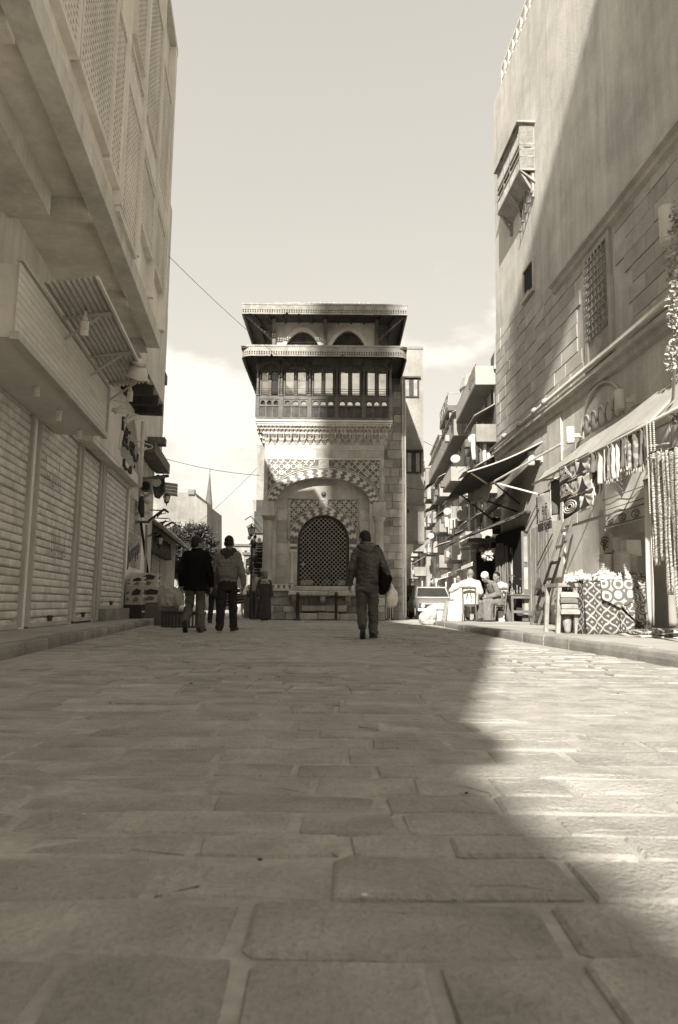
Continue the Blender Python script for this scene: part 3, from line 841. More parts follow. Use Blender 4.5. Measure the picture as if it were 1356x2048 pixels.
# carved wooden shop-front frame with an octagon opening and cross braces
S0 = 20.0
wf = thing('wooden_shop_frame', LW.w(S0, .6, 0), 'carved wooden shop front frame with octagon opening and crossed braces', 'shop front')
q = lambda px, py: on_s(LW, px, py, S0)
def wbar(p0, p1, w=.07, m=M_WOODL, nm='brace'):
    a = q(*p0); e = q(*p1); b = MB(LW); b.bar((S0, a[0], a[1]), (S0, e[0], e[1]), w, .06); b.build(nm, m, wf)
A = q(279, 962); B = q(302, 984)
b = MB(LW)
oc = [(q(290.5, 972.5)[0] + .155 * math.cos(math.pi / 8 + i * math.pi / 4), q(290.5, 972.5)[1] + .155 * math.sin(math.pi / 8 + i * math.pi / 4)) for i in range(8)]
b.prism([(A[0], A[1]), (B[0], A[1]), (B[0], B[1]), (A[0], B[1])], S0 + .03, S0 + .06, 'x'); b.build('board_panel', M_WOODL, wf)
b = MB(LW); b.prism(oc, S0 - .02, S0 + .028, 'x'); b.build('octagon_opening', M_DARK, wf)
b = MB(LW); b.tube([(S0 - .02, y_, z_) for y_, z_ in oc], .022, 6, True); b.build('octagon_rim', M_WOODM, wf)
wbar((281, 982), (301, 1002)); wbar((301, 984), (280, 1004)); wbar((279, 958), (279, 1014), .08, M_WOODL, 'post'); wbar((303, 958), (303, 988), .06, M_WOODL, 'post')
wbar((272, 957), (330, 955), .07, M_WOODM, 'beam'); wbar((272, 961), (308, 961), .05, M_WOODL, 'beam')
wbar((264, 1044), (300, 1044), .12, M_WOODM, 'beam'); wbar((282, 1046), (296, 1150), .10, M_DARK, 'dark_jamb'); wbar((293, 1050), (291, 1160), .13, M_WOODL, 'post')
wbar((262, 1024), (300, 1024), .22, M_LSHADE, 'fascia')
b = MB(LW); a = q(296, 1000); b.lathe([(.02, 0), (.1, .05), (.13, .15), (.05, .22)], (S0 - .1, a[0], a[1] - .15), 10); b.build('hanging_cup', M_LAMPG, wf, True)
b = MB(LW); a0 = q(284, 1010); b.tube([(S0 - .1, a0[0], a0[1] + .25), (S0 - .12, a0[0], a0[1] - .1), (S0 - .1, a0[0] + .05, a0[1] - .38)], [.05, .10, .05], 9); b.build('rolled_cloth', M_DCLOTH, wf, True)
# projecting board, clock-like disc and lanterns hanging from it
pb = thing('projecting_board', LW.w(23, .8, 3.3), 'tilted boarded signboard projecting over the lane with a round disc beside it', 'sign')
S1 = 23.0; q1 = lambda px, py: on_s(LW, px, py, S1)
a = q1(320, 963); e = q1(354, 990)
for i in range(4):
    f0 = i / 4; f1 = (i + .93) / 4
    b = MB(LW); z0 = lerp(a[1], e[1], f0); z1 = lerp(a[1], e[1], f1)
    b.prism([(a[0], z0), (e[0], z0 - .06), (e[0] + .02, z1 - .06), (a[0], z1)], S1, S1 + .03, 'x'); b.build('board', M_WOODL, pb)
dq = q1(313, 965); b = MB(LW); b.prism([(dq[0] + .16 * math.cos(i * math.pi / 8), dq[1] + .16 * math.sin(i * math.pi / 8)) for i in range(16)], S1 - .06, S1 - .02, 'x'); b.build('round_disc', M_LAMPG, pb)
b = MB(LW); b.prism([(dq[0] - .2, dq[1] + .2), (dq[0] + .25, dq[1] + .2), (dq[0] + .3, dq[1] - .3), (dq[0] + .1, dq[1] - .55), (dq[0] - .05, dq[1] - .5)], S1, S1 + .12, 'x'); b.build('dark_bracket', M_WOODD, pb)
a = q1(300, 957); e = q1(338, 952); b = MB(LW); b.bar((S1 - .05, a[0], a[1]), (S1 - .05, e[0], e[1]), .09); b.build('top_rail', M_IRON, pb)

def lantern(c, k, label, mframe=None, group='street lanterns'):
    """four-sided tapering lantern with cap, glass and finial; c is its top centre"""
    mf = mframe or M_IRON
    t = thing('lantern', Vector(c), label, 'lantern', group)
    c = Vector(c)
    b = MB(); b.lathe([(.01 * k, .0), (.02 * k, -.04 * k), (.07 * k, -.10 * k), (.15 * k, -.15 * k), (.15 * k, -.17 * k), (.05 * k, -.17 * k)], c, 4); b.build('cap', mf, t)
    b = MB(); b.lathe([(.135 * k, -.175 * k), (.08 * k, -.40 * k)], c, 4); b.build('lantern_glass', M_LAMPG, t)
    b = MB()
    for i in range(4):
        a = i * math.pi / 2; u = Vector((math.cos(a), math.sin(a), 0)); b.bar(c + u * .142 * k - Vector((0, 0, .17 * k)), c + u * .085 * k - Vector((0, 0, .41 * k)), .018 * k)
    b.lathe([(.10 * k, -.40 * k), (.10 * k, -.42 * k), (.03 * k, -.47 * k), (.012 * k, -.53 * k), (.02 * k, -.55 * k), (.004 * k, -.58 * k)], c, 8); b.build('lantern_frame', mf, t)
    return t
dq = q1(334, 984); lantern(LW.w(S1, dq[0], dq[1]), 0.85, 'dark iron lantern hanging under the projecting board')
S2 = 25.0; dq = on_s(LW, 320, 1066, S2)
lantern(LW.w(S2, dq[0], dq[1]), 1.05, 'lantern on a bracket beside the low tiled eave', None)
b = MB(LW); e = on_s(LW, 250, 1073, 20.5); f_ = on_s(LW, 314, 1066, S2)
tag(MB().tube([LW.w(20.5, e[0], e[1]), LW.w(22, e[0] + .3, e[1] + .12), LW.w(S2, f_[0], f_[1])], .03, 7).build('lamp_bracket', M_IRON), 'bent black pipe bracket reaching to the lantern by the low eave', 'bracket')
for (p0, p1, s, nm) in (((300, 1020), (326, 1021), 22.5, 'dark gooseneck lamp below the projecting board'), ((306, 1036), (335, 1037), 24.0, 'dark gooseneck lamp lowest on the left wall'), ((302, 937), (321, 945), 21.5, 'dark gooseneck lamp above the wooden shop frame')):
    gooseneck(p0, p1, s, nm, True, .02)
# spotlight bars standing out from the low shops
for i, (p0, p1, s) in enumerate((((297, 1042), (329, 1018), 22.8), ((328, 1054), (345, 1044), 25.5))):
    a = on_s(LW, *p0, s); e = on_s(LW, *p1, s)
    b = MB(LW); b.bar((s, a[0], a[1]), (s, e[0], e[1]), .07); b.bar((s, e[0], e[1]), (s, e[0] + .14, e[1] - .12), .06)
    tag(b.build('awning_arm', M_IRON), ('upper' if i == 0 else 'lower') + ' bent iron awning arm rising toward the tree', 'bracket')

# low row of shops under a tiled eave
LS = thing('low_shop_row', LW.w(28, 0, 0), 'low shop row with sloping tiled eave and narrow ribbed shutters', 'building')
b = MB(LW); b.box(24.05, 35, -3, -.55, 0, 3.7); b.build('wall', M_LSHADE, LS)
for k in range(3):
    fr = MB(LW); s0 = 24.4 + k * 2.35; fr.box(s0, s0 + 2.2, -.56, -.50, .25, 2.6); f = fr.build('roller_shutter', M_GCLOTH, LS)
    b = MB(LW); b.box(s0 + .05, s0 + 2.15, -.498, -.47, 0, .062); me = b.mesh('slat', M_SHUTD, root_loc(LS))
    for i in range(26):
        o = bpy.data.objects.new('slat', me); COL.objects.link(o); o.parent = f; o.location = (0, 0, .30 + i * .088)
b = MB(LW); b.prism([(-.6, 3.75), (.30, 3.15), (.30, 3.08), (-.6, 3.62)], 23.9, 35, 'x'); b.build('eave', M_WOODM, LS)
for i in range(3):
    b = MB(LW); b.bar((23.85, -.5 + i * .33, 3.78 - i * .22), (35, -.5 + i * .33, 3.78 - i * .22), .05); b.build('eave_strip', M_SIGN, LS)
b = MB(LW)
for i in range(7):
    s = 24.4 + i * .9; b.tube([(s, -.3, 3.1), (s, -.25, 2.4)], [.13, .17], 9)
b.each('hanging_cloth', M_GCLOTH, LS, True)
# ================================================================== FOUNTAIN HOUSE (stone ground floor, timber loggia above)
FH = thing('fountain_house', (-.58, KY, 0), 'narrow stone fountain house with striped arches, window grille and overhanging timber loggia', 'building')
X0, X1, XC = -2.76, 1.64, -.58
def arch(cx, hw, zs, rise, n=28, p=2.0):
    return [(cx - hw * math.cos(math.pi * i / n), zs + rise * abs(math.sin(math.pi * i / n)) ** (2 / p)) for i in range(n + 1)]
# ground-floor front: outer plate with the large arch, inner plate with the window arch
def plate(x0, x1, z0, z1, arc, d0, d1, nm, m, sill):
    """wall plate with an arched opening; arc runs left to right"""
    b = MB(KW); n = len(arc)
    b.box(x0, arc[0][0], d0, d1, z0, z1); b.box(arc[-1][0], x1, d0, d1, z0, z1)
    if sill > z0: b.box(arc[0][0], arc[-1][0], d0, d1, z0, sill)
    for i in range(n - 1):
        (a0, c0), (a1, c1) = arc[i], arc[i + 1]
        b.prism([(a0, c0), (a1, c1), (a1, z1), (a0, z1)], d0, d1)
    return b.build(nm, m, FH)
BIG = arch(XC, 1.70, 4.25, .93); WIN = arch(XC + .015, .95, 2.86, .97)
plate(X0, X1, .0, 6.42, BIG, -.34, 0, 'front_wall', M_KST, .9)
plate(X0, X1, .0, 5.6, WIN, -.62, -.342, 'niche_wall', M_KST, 1.22)
b = MB(KW); b.box(X0, X0 + .5, -6, -.622, 0, 6.4); b.box(X1 - .5, X1, -6, -.622, 0, 6.4); b.box(X0 + .5, X1 - .5, -6, -5.5, 0, 6.4); b.box(X0, X1, -6, -.63, 6.0, 7.2)
b.build('side_wall', M_KST, FH)
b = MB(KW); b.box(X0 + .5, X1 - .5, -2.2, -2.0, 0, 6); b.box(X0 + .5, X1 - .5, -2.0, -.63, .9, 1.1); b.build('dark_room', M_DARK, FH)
# zigzag voussoirs
def vous(cx, zs, hw, rise, t, n, d0, d1, wob, span=math.pi, off=0.0):
    for i in range(n):
        a0 = off + span * i / n; a1 = off + span * (i + 1) / n
        P = []
        ks = [0, .25, .5, .75, 1.0]; zz = [0, wob, -wob * .2, wob, 0]
        def pt(a, k):
            return (cx - (hw + t * k) * math.cos(a), zs + (rise + t * k) * math.sin(a))
        P += [pt(a0 + z, k) for k, z in zip(ks, zz)]
        P += [pt(lerp(a0, a1, .5), 1.0)]
        P += [pt(a1 + z, k) for k, z in list(zip(ks, zz))[::-1]]
        P += [pt(lerp(a0, a1, .5), 0)]
        b = MB(KW); b.prism(P, d0, d1 + random.uniform(0, .004)); b.build('voussoir', M_KLT if i % 2 else M_KDK, FH)
vous(XC, 4.25, 1.71, .94, .30, 33, -.05, .018, .045)
vous(XC + .015, 2.86, .96, .98, .27, 23, -.40, -.322, .06)
for k in range(4):      # the striped arch continues as toothed blocks down the window jambs
    for sx in (-1, 1):
        xa = XC + .015 + sx * .965; xb = XC + .015 + sx * 1.23
        b = MB(KW); z0 = 2.86 - (k + 1) * .085 * 1.2
        b.box(min(xa, xb), max(xa, xb), -.40, -.324, z0 + .003, z0 + .099); b.build('voussoir', M_KLT if k % 2 else M_KDK, FH)
# mouldings round the arches
b = MB(KW)
b.tube([(x, .015, z) for x, z in arch(XC, 2.04, 4.25, 1.27)], .030, 6); b.tube([(x, .012, z) for x, z in arch(XC, 2.11, 4.25, 1.34)], .018, 6)
b.build('arch_moulding', M_KST, FH, True)
b = MB(KW); b.tube([(x, -.33, z) for x, z in arch(XC + .015, 1.26, 2.86, 1.28)], .024, 6)
b.box(XC - 1.33, XC + 1.36, -.345, -.315, 4.40, 4.45); b.box(XC - 1.33, XC - 1.29, -.345, -.317, 2.9, 4.398); b.box(XC + 1.32, XC + 1.36, -.345, -.317, 2.9, 4.398)
b.build('arch_moulding', M_KST, FH, True)
# carved strapwork in the spandrels
def strap(x0, x1, z0, z1, inside, d, pitch, w, nm):
    b = MB(KW)
    def seg(p, q_):
        n = max(1, int(math.dist(p, q_) / .05))
        run = None
        for i in range(n + 1):
            t = i / n; x, z = lerp(p[0], q_[0], t), lerp(p[1], q_[1], t)
            ok = x0 <= x <= x1 and z0 <= z <= z1 and inside(x, z)
            if ok and run is None: run = (x, z)
            if (not ok or i == n) and run is not None:
                e = (x, z)
                if math.dist(run, e) > .04: b.bar((run[0], d, run[1]), (e[0], d, e[1]), w, .02)
                run = None
    k = pitch
    nx = int((x1 - x0) / k) + 2; nz = int((z1 - z0) / k) + 2
    for i in range(nx):
        for j in range(nz):
            cx, cz = x0 + i * k, z0 + j * k
            r = k * .42
            o = [(cx + r * math.cos(math.pi / 8 + m * math.pi / 4), cz + r * math.sin(math.pi / 8 + m * math.pi / 4)) for m in range(8)]
            for m in range(8): seg(o[m], o[(m + 1) % 8])
            if (i + j) % 2 == 0:
                for m in range(0, 8, 2): seg(o[m], o[(m + 3) % 8])
            seg((cx + r * .92, cz), (cx + k - r * .92, cz)); seg((cx, cz + r * .92), (cx, cz + k - r * .92))
    return tag(b.build(nm, M_KLT, FH), kind='stuff') if b.v else None
inb = lambda x, z: ((x - XC) / 2.16) ** 2 + ((z - 4.25) / 1.39) ** 2 > 1 and abs(x - XC) > .3
def spandrel(xa, xb, z0, z1, arc, d0, d1):
    b = MB(KW)
    for i in range(len(arc) - 1):
        (a0, c0), (a1, c1) = arc[i], arc[i + 1]
        if a1 <= xa or a0 >= xb or min(c0, c1) < z0: continue
        b.prism([(a0, c0), (a1, c1), (a1, z1), (a0, z1)], d0, d1)
    b.build('spandrel_ground', M_KDK, FH)
spandrel(X0 + .12, X1 - .12, 4.35, 5.83, arch(XC, 2.06, 4.25, 1.29), .003, .006)
strap(X0 + .18, X1 - .18, 4.45, 5.78, inb, .018, .225, .026, 'spandrel_strapwork')
inw = lambda x, z: ((x - XC) / 1.30) ** 2 + ((z - 2.86) / 1.32) ** 2 > 1 and abs(x - XC) > .2
spandrel(XC - 1.28, XC + 1.31, 3.0, 4.39, arch(XC + .015, 1.265, 2.86, 1.29), -.339, -.337)
strap(XC - 1.26, XC + 1.28, 3.0, 4.37, inw, -.325, .17, .022, 'spandrel_strapwork')
b = MB(KW)
for d_, z_, r_ in ((.0, 5.66, .14), (-.335, 4.28, .12)):
    b.box(XC - r_ * 1.35, XC + r_ * 1.35, d_, d_ + .03, z_ - r_ * 1.35, z_ + r_ * 1.35)
b.build('key_block', M_KST, FH)
for d_, z_, r_ in ((.03, 5.66, .14), (-.305, 4.28, .12)):
    b = MB(KW)
    b.tube([(XC + r_ * math.cos(i * math.pi / 8), d_ + .008, z_ + r_ * math.sin(i * math.pi / 8)) for i in range(16)], .016, 6, True)
    b.tube([(XC + r_ * .55 * math.cos(i * math.pi / 6), d_ + .008, z_ + r_ * .55 * math.sin(i * math.pi / 6)) for i in range(12)], .014, 6, True)
    b.ball((XC, d_, z_), (.035, .03, .035), 8, 6); b.build('rosette', M_KLT, FH, True)
b = MB(KW); b.ball((XC, -.30, 4.62), (.09, .09, .09), 10, 7); b.build('boss', M_KDK, FH, True)
# bands and frames
b = MB(KW)
b.box(X0, X1, 0, .03, 5.84, 5.92); b.box(X0 - .01, X0 + .10, .001, .028, 4.28, 5.838); b.box(X1 - .10, X1 + .01, .001, .028, 4.28, 5.838)
b.build('frame_band', M_KST, FH)
b = MB(KW); b.box(X0 - .008, X1 + .008, .001, .02, 6.22, 6.40)
b.build('frieze_band', M_KLT, FH)
b = MB(KW)
for i in range(48):
    x = X0 + .05 + i * (X1 - X0 - .1) / 47; b.box(x - .03, x + .03, .02, .032, 6.26, 6.36)
tag(b.build('frieze_ornament', M_KST, FH), kind='stuff')
# corner columns with capitals and impost blocks
for cx in (X0 + .19, X1 - .17):
    t = MB(KW)
    t.M = None
    c = KW.w(cx, .03, 1.25)
    b = MB(); b.lathe([(.20, 0), (.20, .08), (.17, .12), (.165, .2), (.155, 2.2), (.16, 2.24), (.175, 2.27), (.16, 2.30)], c, 18); b.build('column_shaft', M_KST, FH, True)
    b = MB(); b.lathe([(.16, 2.30), (.22, 2.42), (.24, 2.44), (.24, 2.5)], c, 18); b.build('column_capital', M_KST, FH, True)
    b = MB(KW); b.box(cx - .23, cx + .23, -.1, .26, 3.752, 4.24); b.box(cx - .25, cx + .25, -.1, .28, 3.72, 3.78); b.build('impost_block', M_KST, FH)
for cx in (XC - 1.12, XC + 1.15):
    c = KW.w(cx, -.30, 1.28)
    b = MB(); b.lathe([(.10, 0), (.10, .05), (.075, .09), (.07, 1.10), (.09, 1.16), (.10, 1.17), (.10, 1.22)], c, 12); b.build('niche_column', M_KLT, FH, True)
# window grille
b = MB(KW)
fr = arch(XC + .015, .90, 2.86, .92)
b.tube([(x, -.45, z) for x, z in [(fr[0][0], 1.24)] + fr + [(fr[-1][0], 1.24)]], .055, 6); b.box(fr[0][0] - .05, fr[-1][0] + .05, -.50, -.40, 1.19, 1.25)
b.build('grille_frame', M_WOODD, FH)
b = MB(KW)
ins = lambda x, z: abs(x - XC - .015) < .86 and 1.24 < z < (2.86 + .88 * math.sqrt(max(0, 1 - ((x - XC - .015) / .87) ** 2)))
for sgn in (-1, 1):
    for i in range(-40, 60):
        c0 = i * .162
        run = None
        for k in range(140):
            x = XC + .015 - .87 + k * 1.74 / 139; z = 1.2 + c0 + sgn * (x - XC)
            ok = ins(x, z)
            if ok and run is None: run = (x, z)
            if run is not None and (not ok or k == 139):
                if math.dist(run, (x, z)) > .03: b.bar((run[0], -.44 + sgn * .004, run[1]), (x, -.44 + sgn * .004, z), .020)
                run = None
for i in range(-40, 60):
    for j in range(-40, 60):
        x = XC + (i - j) * .081; z = 1.2 + (i + j) * .081
        if ins(x, z): b.ball((x, -.43, z), (.022, .012, .022), 6, 4)
tag(b.build('grille_bars', M_GRILLE, FH), kind='stuff')
# things on the window ledge behind the grille
for x, r, h, m, lab, nm in ((-1.28, .12, .20, M_KLT, 'pale carved block at the left end behind the grille', 'carved_block'), (-1.05, .11, .20, M_KLT, 'second pale carved block from the left behind the grille', 'carved_block'),
                     (.12, .12, .21, M_KLT, 'pale carved block at the right end behind the grille', 'carved_block'), (-.45, .20, .36, M_GCLOTH, 'round pale bundle behind the middle of the grille', 'bundle'), (-.0, .16, .32, M_GCLOTH, 'smaller round bundle behind the grille, beside the pale round one', 'bundle'), (-1.2, .16, .62, M_DCLOTH, 'dark upright sack in the left corner behind the grille', 'sack')):
    b = MB(KW)
    if nm == 'carved_block': b.chbox(x - r, x + r, -.85, -.62 + .02, 1.10, 1.24 + h, .03, 'y', .01)
    else: b.ball((x, -.85, 1.10 + h / 2), (r, r * .8, h / 2 + .06), 12, 8)
    tag(b.build(nm, m, None, nm != 'carved_block'), lab, 'bundle' if nm != 'carved_block' else 'block')
tag(MB(KW).ball((-1.32, -.70, 2.02), (.05, .04, .06), 10, 7).build('lamp_globe', M_WHITE, None, True), 'small white globe hanging low behind the left edge of the grille', 'lamp')
# base courses of worn stone
z = 0.0
for h in (.26, .24, .30, .24):
    x = X0 - .03
    while x < X1 + .02:
        w = random.uniform(.28, .62)
        if X1 + .03 - (x + w) < .25: w = X1 + .03 - x
        dd = random.uniform(-.02, .05) + (.07 if z < .2 else 0)
        b = MB(KW); b.chbox(x + .006, x + w - .006, -.2, .05 + dd, z + .006, z + h - .006, .025, 'y', .014)
        b.build('base_stone', M_KBASE if random.random() < .75 else M_KST, FH); x += w
    z += h
# niche wall courses and wall ashlar joints
for side in (-1, 1):
    zz = 1.1
    while zz < 4.1:
        h = .42
        xa, xb = (X0 + .40, XC - 1.28) if side < 0 else (XC + 1.32, X1 - .38)
        b = MB(KW); b.chbox(xa + .004, xb - .004, -.36, -.325, zz + .004, zz + h - .004, .008, 'y', .002); b.build('ashlar_block', M_KST, FH); zz += h
for i in range(7):
    xa = X0 + .02 + i * (X1 - X0 - .04) / 7; b = MB(KW); b.chbox(xa + .004, xa + (X1 - X0 - .04) / 7 - .004, -.05, .012, 5.925, 6.215, .008, 'y', .002); b.build('ashlar_block', M_KST, FH)
# drop-patterned marble strip left and right of the window
b = MB(KW); b.box(X0 + .3, XC - 1.0, .10, .13, 1.03, 1.26); b.box(XC + 1.05, X1 - .3, .10, .13, 1.03, 1.26); b.each('marble_strip', M_KLT, FH)
for i in range(5):
    b = MB(KW); x = X0 + .42 + i * .20; b.prism([(x - .05, 1.23), (x + .05, 1.23), (x + .04, 1.14), (x, 1.07), (x - .04, 1.14)], .1305, .136); b.build('marble_drop', M_KDK, FH)
# stone bench and ledge in front of the window
b = MB(KW); b.chbox(-1.62, .55, .10, .42, 1.03, 1.17, .02, 'y', .012); b.build('window_ledge', M_KST, FH)
for x0, x1 in ((-1.75, -.35), (-.34, .66)):
    b = MB(KW); b.chbox(x0, x1, .06, .72, .86, 1.01, .03, 'y', .014); b.build('bench_slab', M_KST, FH)
for x in (-1.55, -.55, .35):
    b = MB(KW); b.prism([(.1, .85), (.60, .85), (.56, .76), (.40, .66), (.1, .60)], x - .09, x + .09, 'x'); b.build('bench_corbel', M_KST, FH)
for x0, x1, z0, h in ((-1.3, -.45, .30, .22), (-.43, .30, .30, .22), (-1.35, -.72, .0, .24), (-.70, .02, .0, .26), (.05, .66, .0, .23)):
    b = MB(KW); b.chbox(x0, x1, .05, .34 + random.uniform(-.03, .03) + (.08 if z0 == 0 else 0), z0 + .01, z0 + h, .03, 'y', .02); b.build('base_stone', M_KST, FH)

# stalactite cornice: tiers of little brackets, each standing further out
CW0, CW1 = -3.06, 1.90
tiers = [(6.40, 6.60, .03, .13, 17), (6.60, 6.80, .10, .24, 17), (6.80, 6.93, .22, .32, 34), (6.93, 7.03, .30, .38, 34)]
for ti, (z0, z1, d0, d1, n) in enumerate(tiers):
    xa = lerp(X0, CW0, (ti + .5) / 4); xb = lerp(X1, CW1, (ti + .5) / 4)
    bb = MB(KW); bb.box(xa + .03, xb - .03, -.5, d0, z0, z1 + .001); bb.build('cornice_core', M_KST, FH)
    w = (xb - xa) / n
    proto = None
    for i in range(n):
        cx = xa + (i + .5) * w + (.5 * w if False else 0)
        b = MB(KW); h = z1 - z0
        # bracket: narrow foot flaring to a wide pointed head with a hollow
        secs = [(0, .16, d0 + .01), (.35, .30, lerp(d0, d1, .35)), (.72, .44, lerp(d0, d1, .85)), (.80, .46, d1), (1.0, .47, d1)]
        P = []
        for t, hw, dd in secs: P += [(cx - hw * w, d0 - .02, z0 + t * h), (cx - hw * w * .75, dd, z0 + t * h), (cx + hw * w * .75, dd, z0 + t * h), (cx + hw * w, d0 - .02, z0 + t * h)]
        F = [(3, 2, 1, 0)]
        for k in range(len(secs) - 1):
            for m in range(4): F.append((k * 4 + m, k * 4 + (m + 1) % 4, k * 4 + 4 + (m + 1) % 4, k * 4 + 4 + m))
        e = (len(secs) - 1) * 4; F.append((e, e + 1, e + 2, e + 3))
        b.add(P, F)
        if proto is None: proto = (b.build('cornice_bracket', M_KST, FH), cx)
        else: part_copy(proto[0], FH, (cx - proto[1], 0, 0))
        if ti == 1:
            b = MB(KW); b.tube([(cx + w / 2, d1 + .01, z1), (cx + w / 2, d1 + .02, z1 - .05), (cx + w / 2, d1 - .03, z0 + .02)], [.03, .03, .012], 6)
            b.build('cornice_drop', M_KLT, FH)
    # the same tiers return along the right-hand side, and briefly on the left
    for sx, xe in ((1, X1), (-1, X0)):
        dd = (d1 - .02)
        bb = MB(KW)
        for i in range(9 if sx > 0 else 3):
            y0_ = .02 - i * .30
            a, c = (xe - .1, xe + dd * .9) if sx > 0 else (xe - dd * .9, xe + .1)
            bb.prism([(y0_, z0 + .05), (y0_ - .13, z0), (y0_ - .27, z0 + .06), (y0_ - .28, z1), (y0_, z1)], a, c, 'x')
        bb.build('cornice_return', M_KST, FH)
b = MB(KW)
b.box(CW0 + .02, CW1 - .02, -3, .385, 7.03, 7.10); b.box(CW0 - .02, CW1 + .02, -3, .41, 7.102, 7.17); b.box(CW0 - .03, CW1 + .03, -3, .45, 7.172, 7.24); b.build('cornice_fillet', M_KLT, FH)
b = MB(KW)
for i in range(52):
    x = CW0 + .1 + i * (CW1 - CW0 - .2) / 51; b.box(x - .022, x + .022, .386, .398, 7.035, 7.085)
tag(b.build('cornice_ornament', M_KST, FH), kind='stuff')

# timber loggia
D = .40; ZL = 7.245
posts = [-3.03, -2.16, -1.115, -.125, .87, 1.85]
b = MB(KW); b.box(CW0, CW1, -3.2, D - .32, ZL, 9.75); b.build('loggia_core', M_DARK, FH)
b = MB(KW); b.box(CW0 - .01, CW1 + .01, -.3, D + .04, ZL, ZL + .10); b.box(CW0, CW1, D - .03, D + .02, 7.74, 7.80); b.box(CW0, CW1, D - .03, D + .02, 8.02, 8.10); b.box(CW0, CW1, D - .03, D + .01, 9.35, 9.6); b.build('loggia_rail', M_WOODM, FH)
for x in posts:
    b = MB(KW); b.box(x - .07, x + .07, D - .04, D + .045, ZL + .1, 8.12); b.build('loggia_post', M_WOODM, FH)
    b = MB(); c = KW.w(x, D - .01, 8.12); b.lathe([(.075, 0), (.075, .06), (.05, .10), (.045, .95), (.06, 1.0), (.075, 1.03), (.075, 1.30)], c, 10); b.build('loggia_post', M_WOODM, FH, True)
for bay, (xa, xb) in enumerate(zip(posts, posts[1:])):
    a, c = xa + .075, xb - .075
    w3 = (c - a) / 3
    # pierced arch panels over lattice panels, three to a bay
    for k in range(3):
        p0 = a + k * w3; p1 = p0 + w3; cx = (p0 + p1) / 2; hw = w3 * .33
        b = MB(KW)
        b.box(p0, cx - hw, D - .03, D, 7.80, 8.02); b.box(cx + hw, p1, D - .03, D, 7.80, 8.02)
        ar = arch(cx, hw, 7.87, .10, 8)
        for i in range(8): b.prism([ar[i], ar[i + 1], (ar[i + 1][0], 8.02), (ar[i][0], 8.02)], D - .03, D)
        b.build('arch_panel', M_WOODM, FH)
        b = MB(KW)
        b.box(p0, p0 + .02, D - .03, D + .005, 7.35, 7.74); b.box(p1 - .02, p1, D - .03, D + .005, 7.35, 7.74)
        for i in range(-9, 14):
            for sg_ in (-1, 1):
                x_s = p0; z_s = 7.36 + i * .042; pts = []
                t0 = 0; t1 = w3
                zs0 = z_s if sg_ > 0 else z_s + 0; 
                f = lambda t: z_s + sg_ * t
                ts = [t for t in [j * w3 / 16 for j in range(17)] if 7.36 <= f(t) <= 7.73]
                if len(ts) > 1: b.bar((p0 + ts[0], D - .012 + sg_ * .003, f(ts[0])), (p0 + ts[-1], D - .012 + sg_ * .003, f(ts[-1])), .013)
        tag(b.build('lattice_panel', M_WOODM, FH), kind='stuff')
    b = MB(KW); b.box(a, c, D - .075, D - .065, 7.80, 8.02); b.build('pane', M_GLASS if bay != 0 else M_DGLASS, FH)  # bright or dark glass by bay stands in for the sky's reflection
    # two sashes with glass
    for k in range(2):
        p0 = a + k * (c - a) / 2; p1 = p0 + (c - a) / 2
        b = MB(KW); f = .055
        b.box(p0, p0 + f, D - .10, D - .04, 8.10, 9.35); b.box(p1 - f, p1, D - .10, D - .04, 8.10, 9.35); b.box(p0 + f, p1 - f, D - .10, D - .042, 8.10, 8.16); b.box(p0 + f, p1 - f, D - .10, D - .042, 9.10, 9.14)
        sash = b.build('sash', M_WOODM, FH)
        b = MB(KW)
        nx, nz = 10, 10; tw = random.uniform(-.012, .012); tl = random.uniform(-.02, .02); sd = random.random() * 20
        def gp(u, v, p0=p0, p1=p1, tw=tw, tl=tl, sd=sd):
            x = lerp(p0 + f, p1 - f, u); z = lerp(8.16, 9.34, v)
            return (x, D - .085 + tw * (u - .5) + tl * (v - .5) * .3 + .004 * noise.noise(Vector((x * 4, z * 3, sd))), z)
        b.sheet(gp, nx, nz, .004); b.build('pane', M_GLASS if bay >= 2 or random.random() < .4 else M_DGLASS, sash, True)  # right bays always get mirror-bright panes, sky reflection put into the material choice
        b = MB(KW)     # pierced head
        for i in range(7):
            x = lerp(p0 + f, p1 - f, i / 6); b.box(x - .018, x + .018, D - .08, D - .06, 9.14, 9.35)
        for z_ in (9.19, 9.26): b.box(p0 + f, p1 - f, D - .081, D - .059, z_ - .016, z_ + .016)
        b.build('pierced_head', M_WOODM, FH)
    # cusped bracket filling the top corners of the bay
    b = MB(KW)
    for sx in (-1, 1):
        xe = a if sx < 0 else c
        P = [(xe, 9.35), (xe, 9.12)] + [(xe - sx * (.03 + .24 * t), 9.14 + .21 * t ** .6) for t in (.0, .2, .45, .7, 1.0)]
        b.prism(P, D - .03, D + .005)
    b.each('corner_bracket', M_WOODM, FH)
b = MB(KW)
for z_ in (8.24, 8.32, 8.40): b.tube([(CW0, D + .05, z_), (CW1, D + .05, z_)], .008, 6)
b.build('guard_wire', M_IRON, FH)
b = MB(KW)
for xe, sx in ((CW0, -1), (CW1, 1)):
    b.box(min(xe, xe - sx * .05), max(xe, xe - sx * .05), -3.2, D - .04, ZL + .1, 9.6)
b.each('side_panel', M_WOODD, FH)
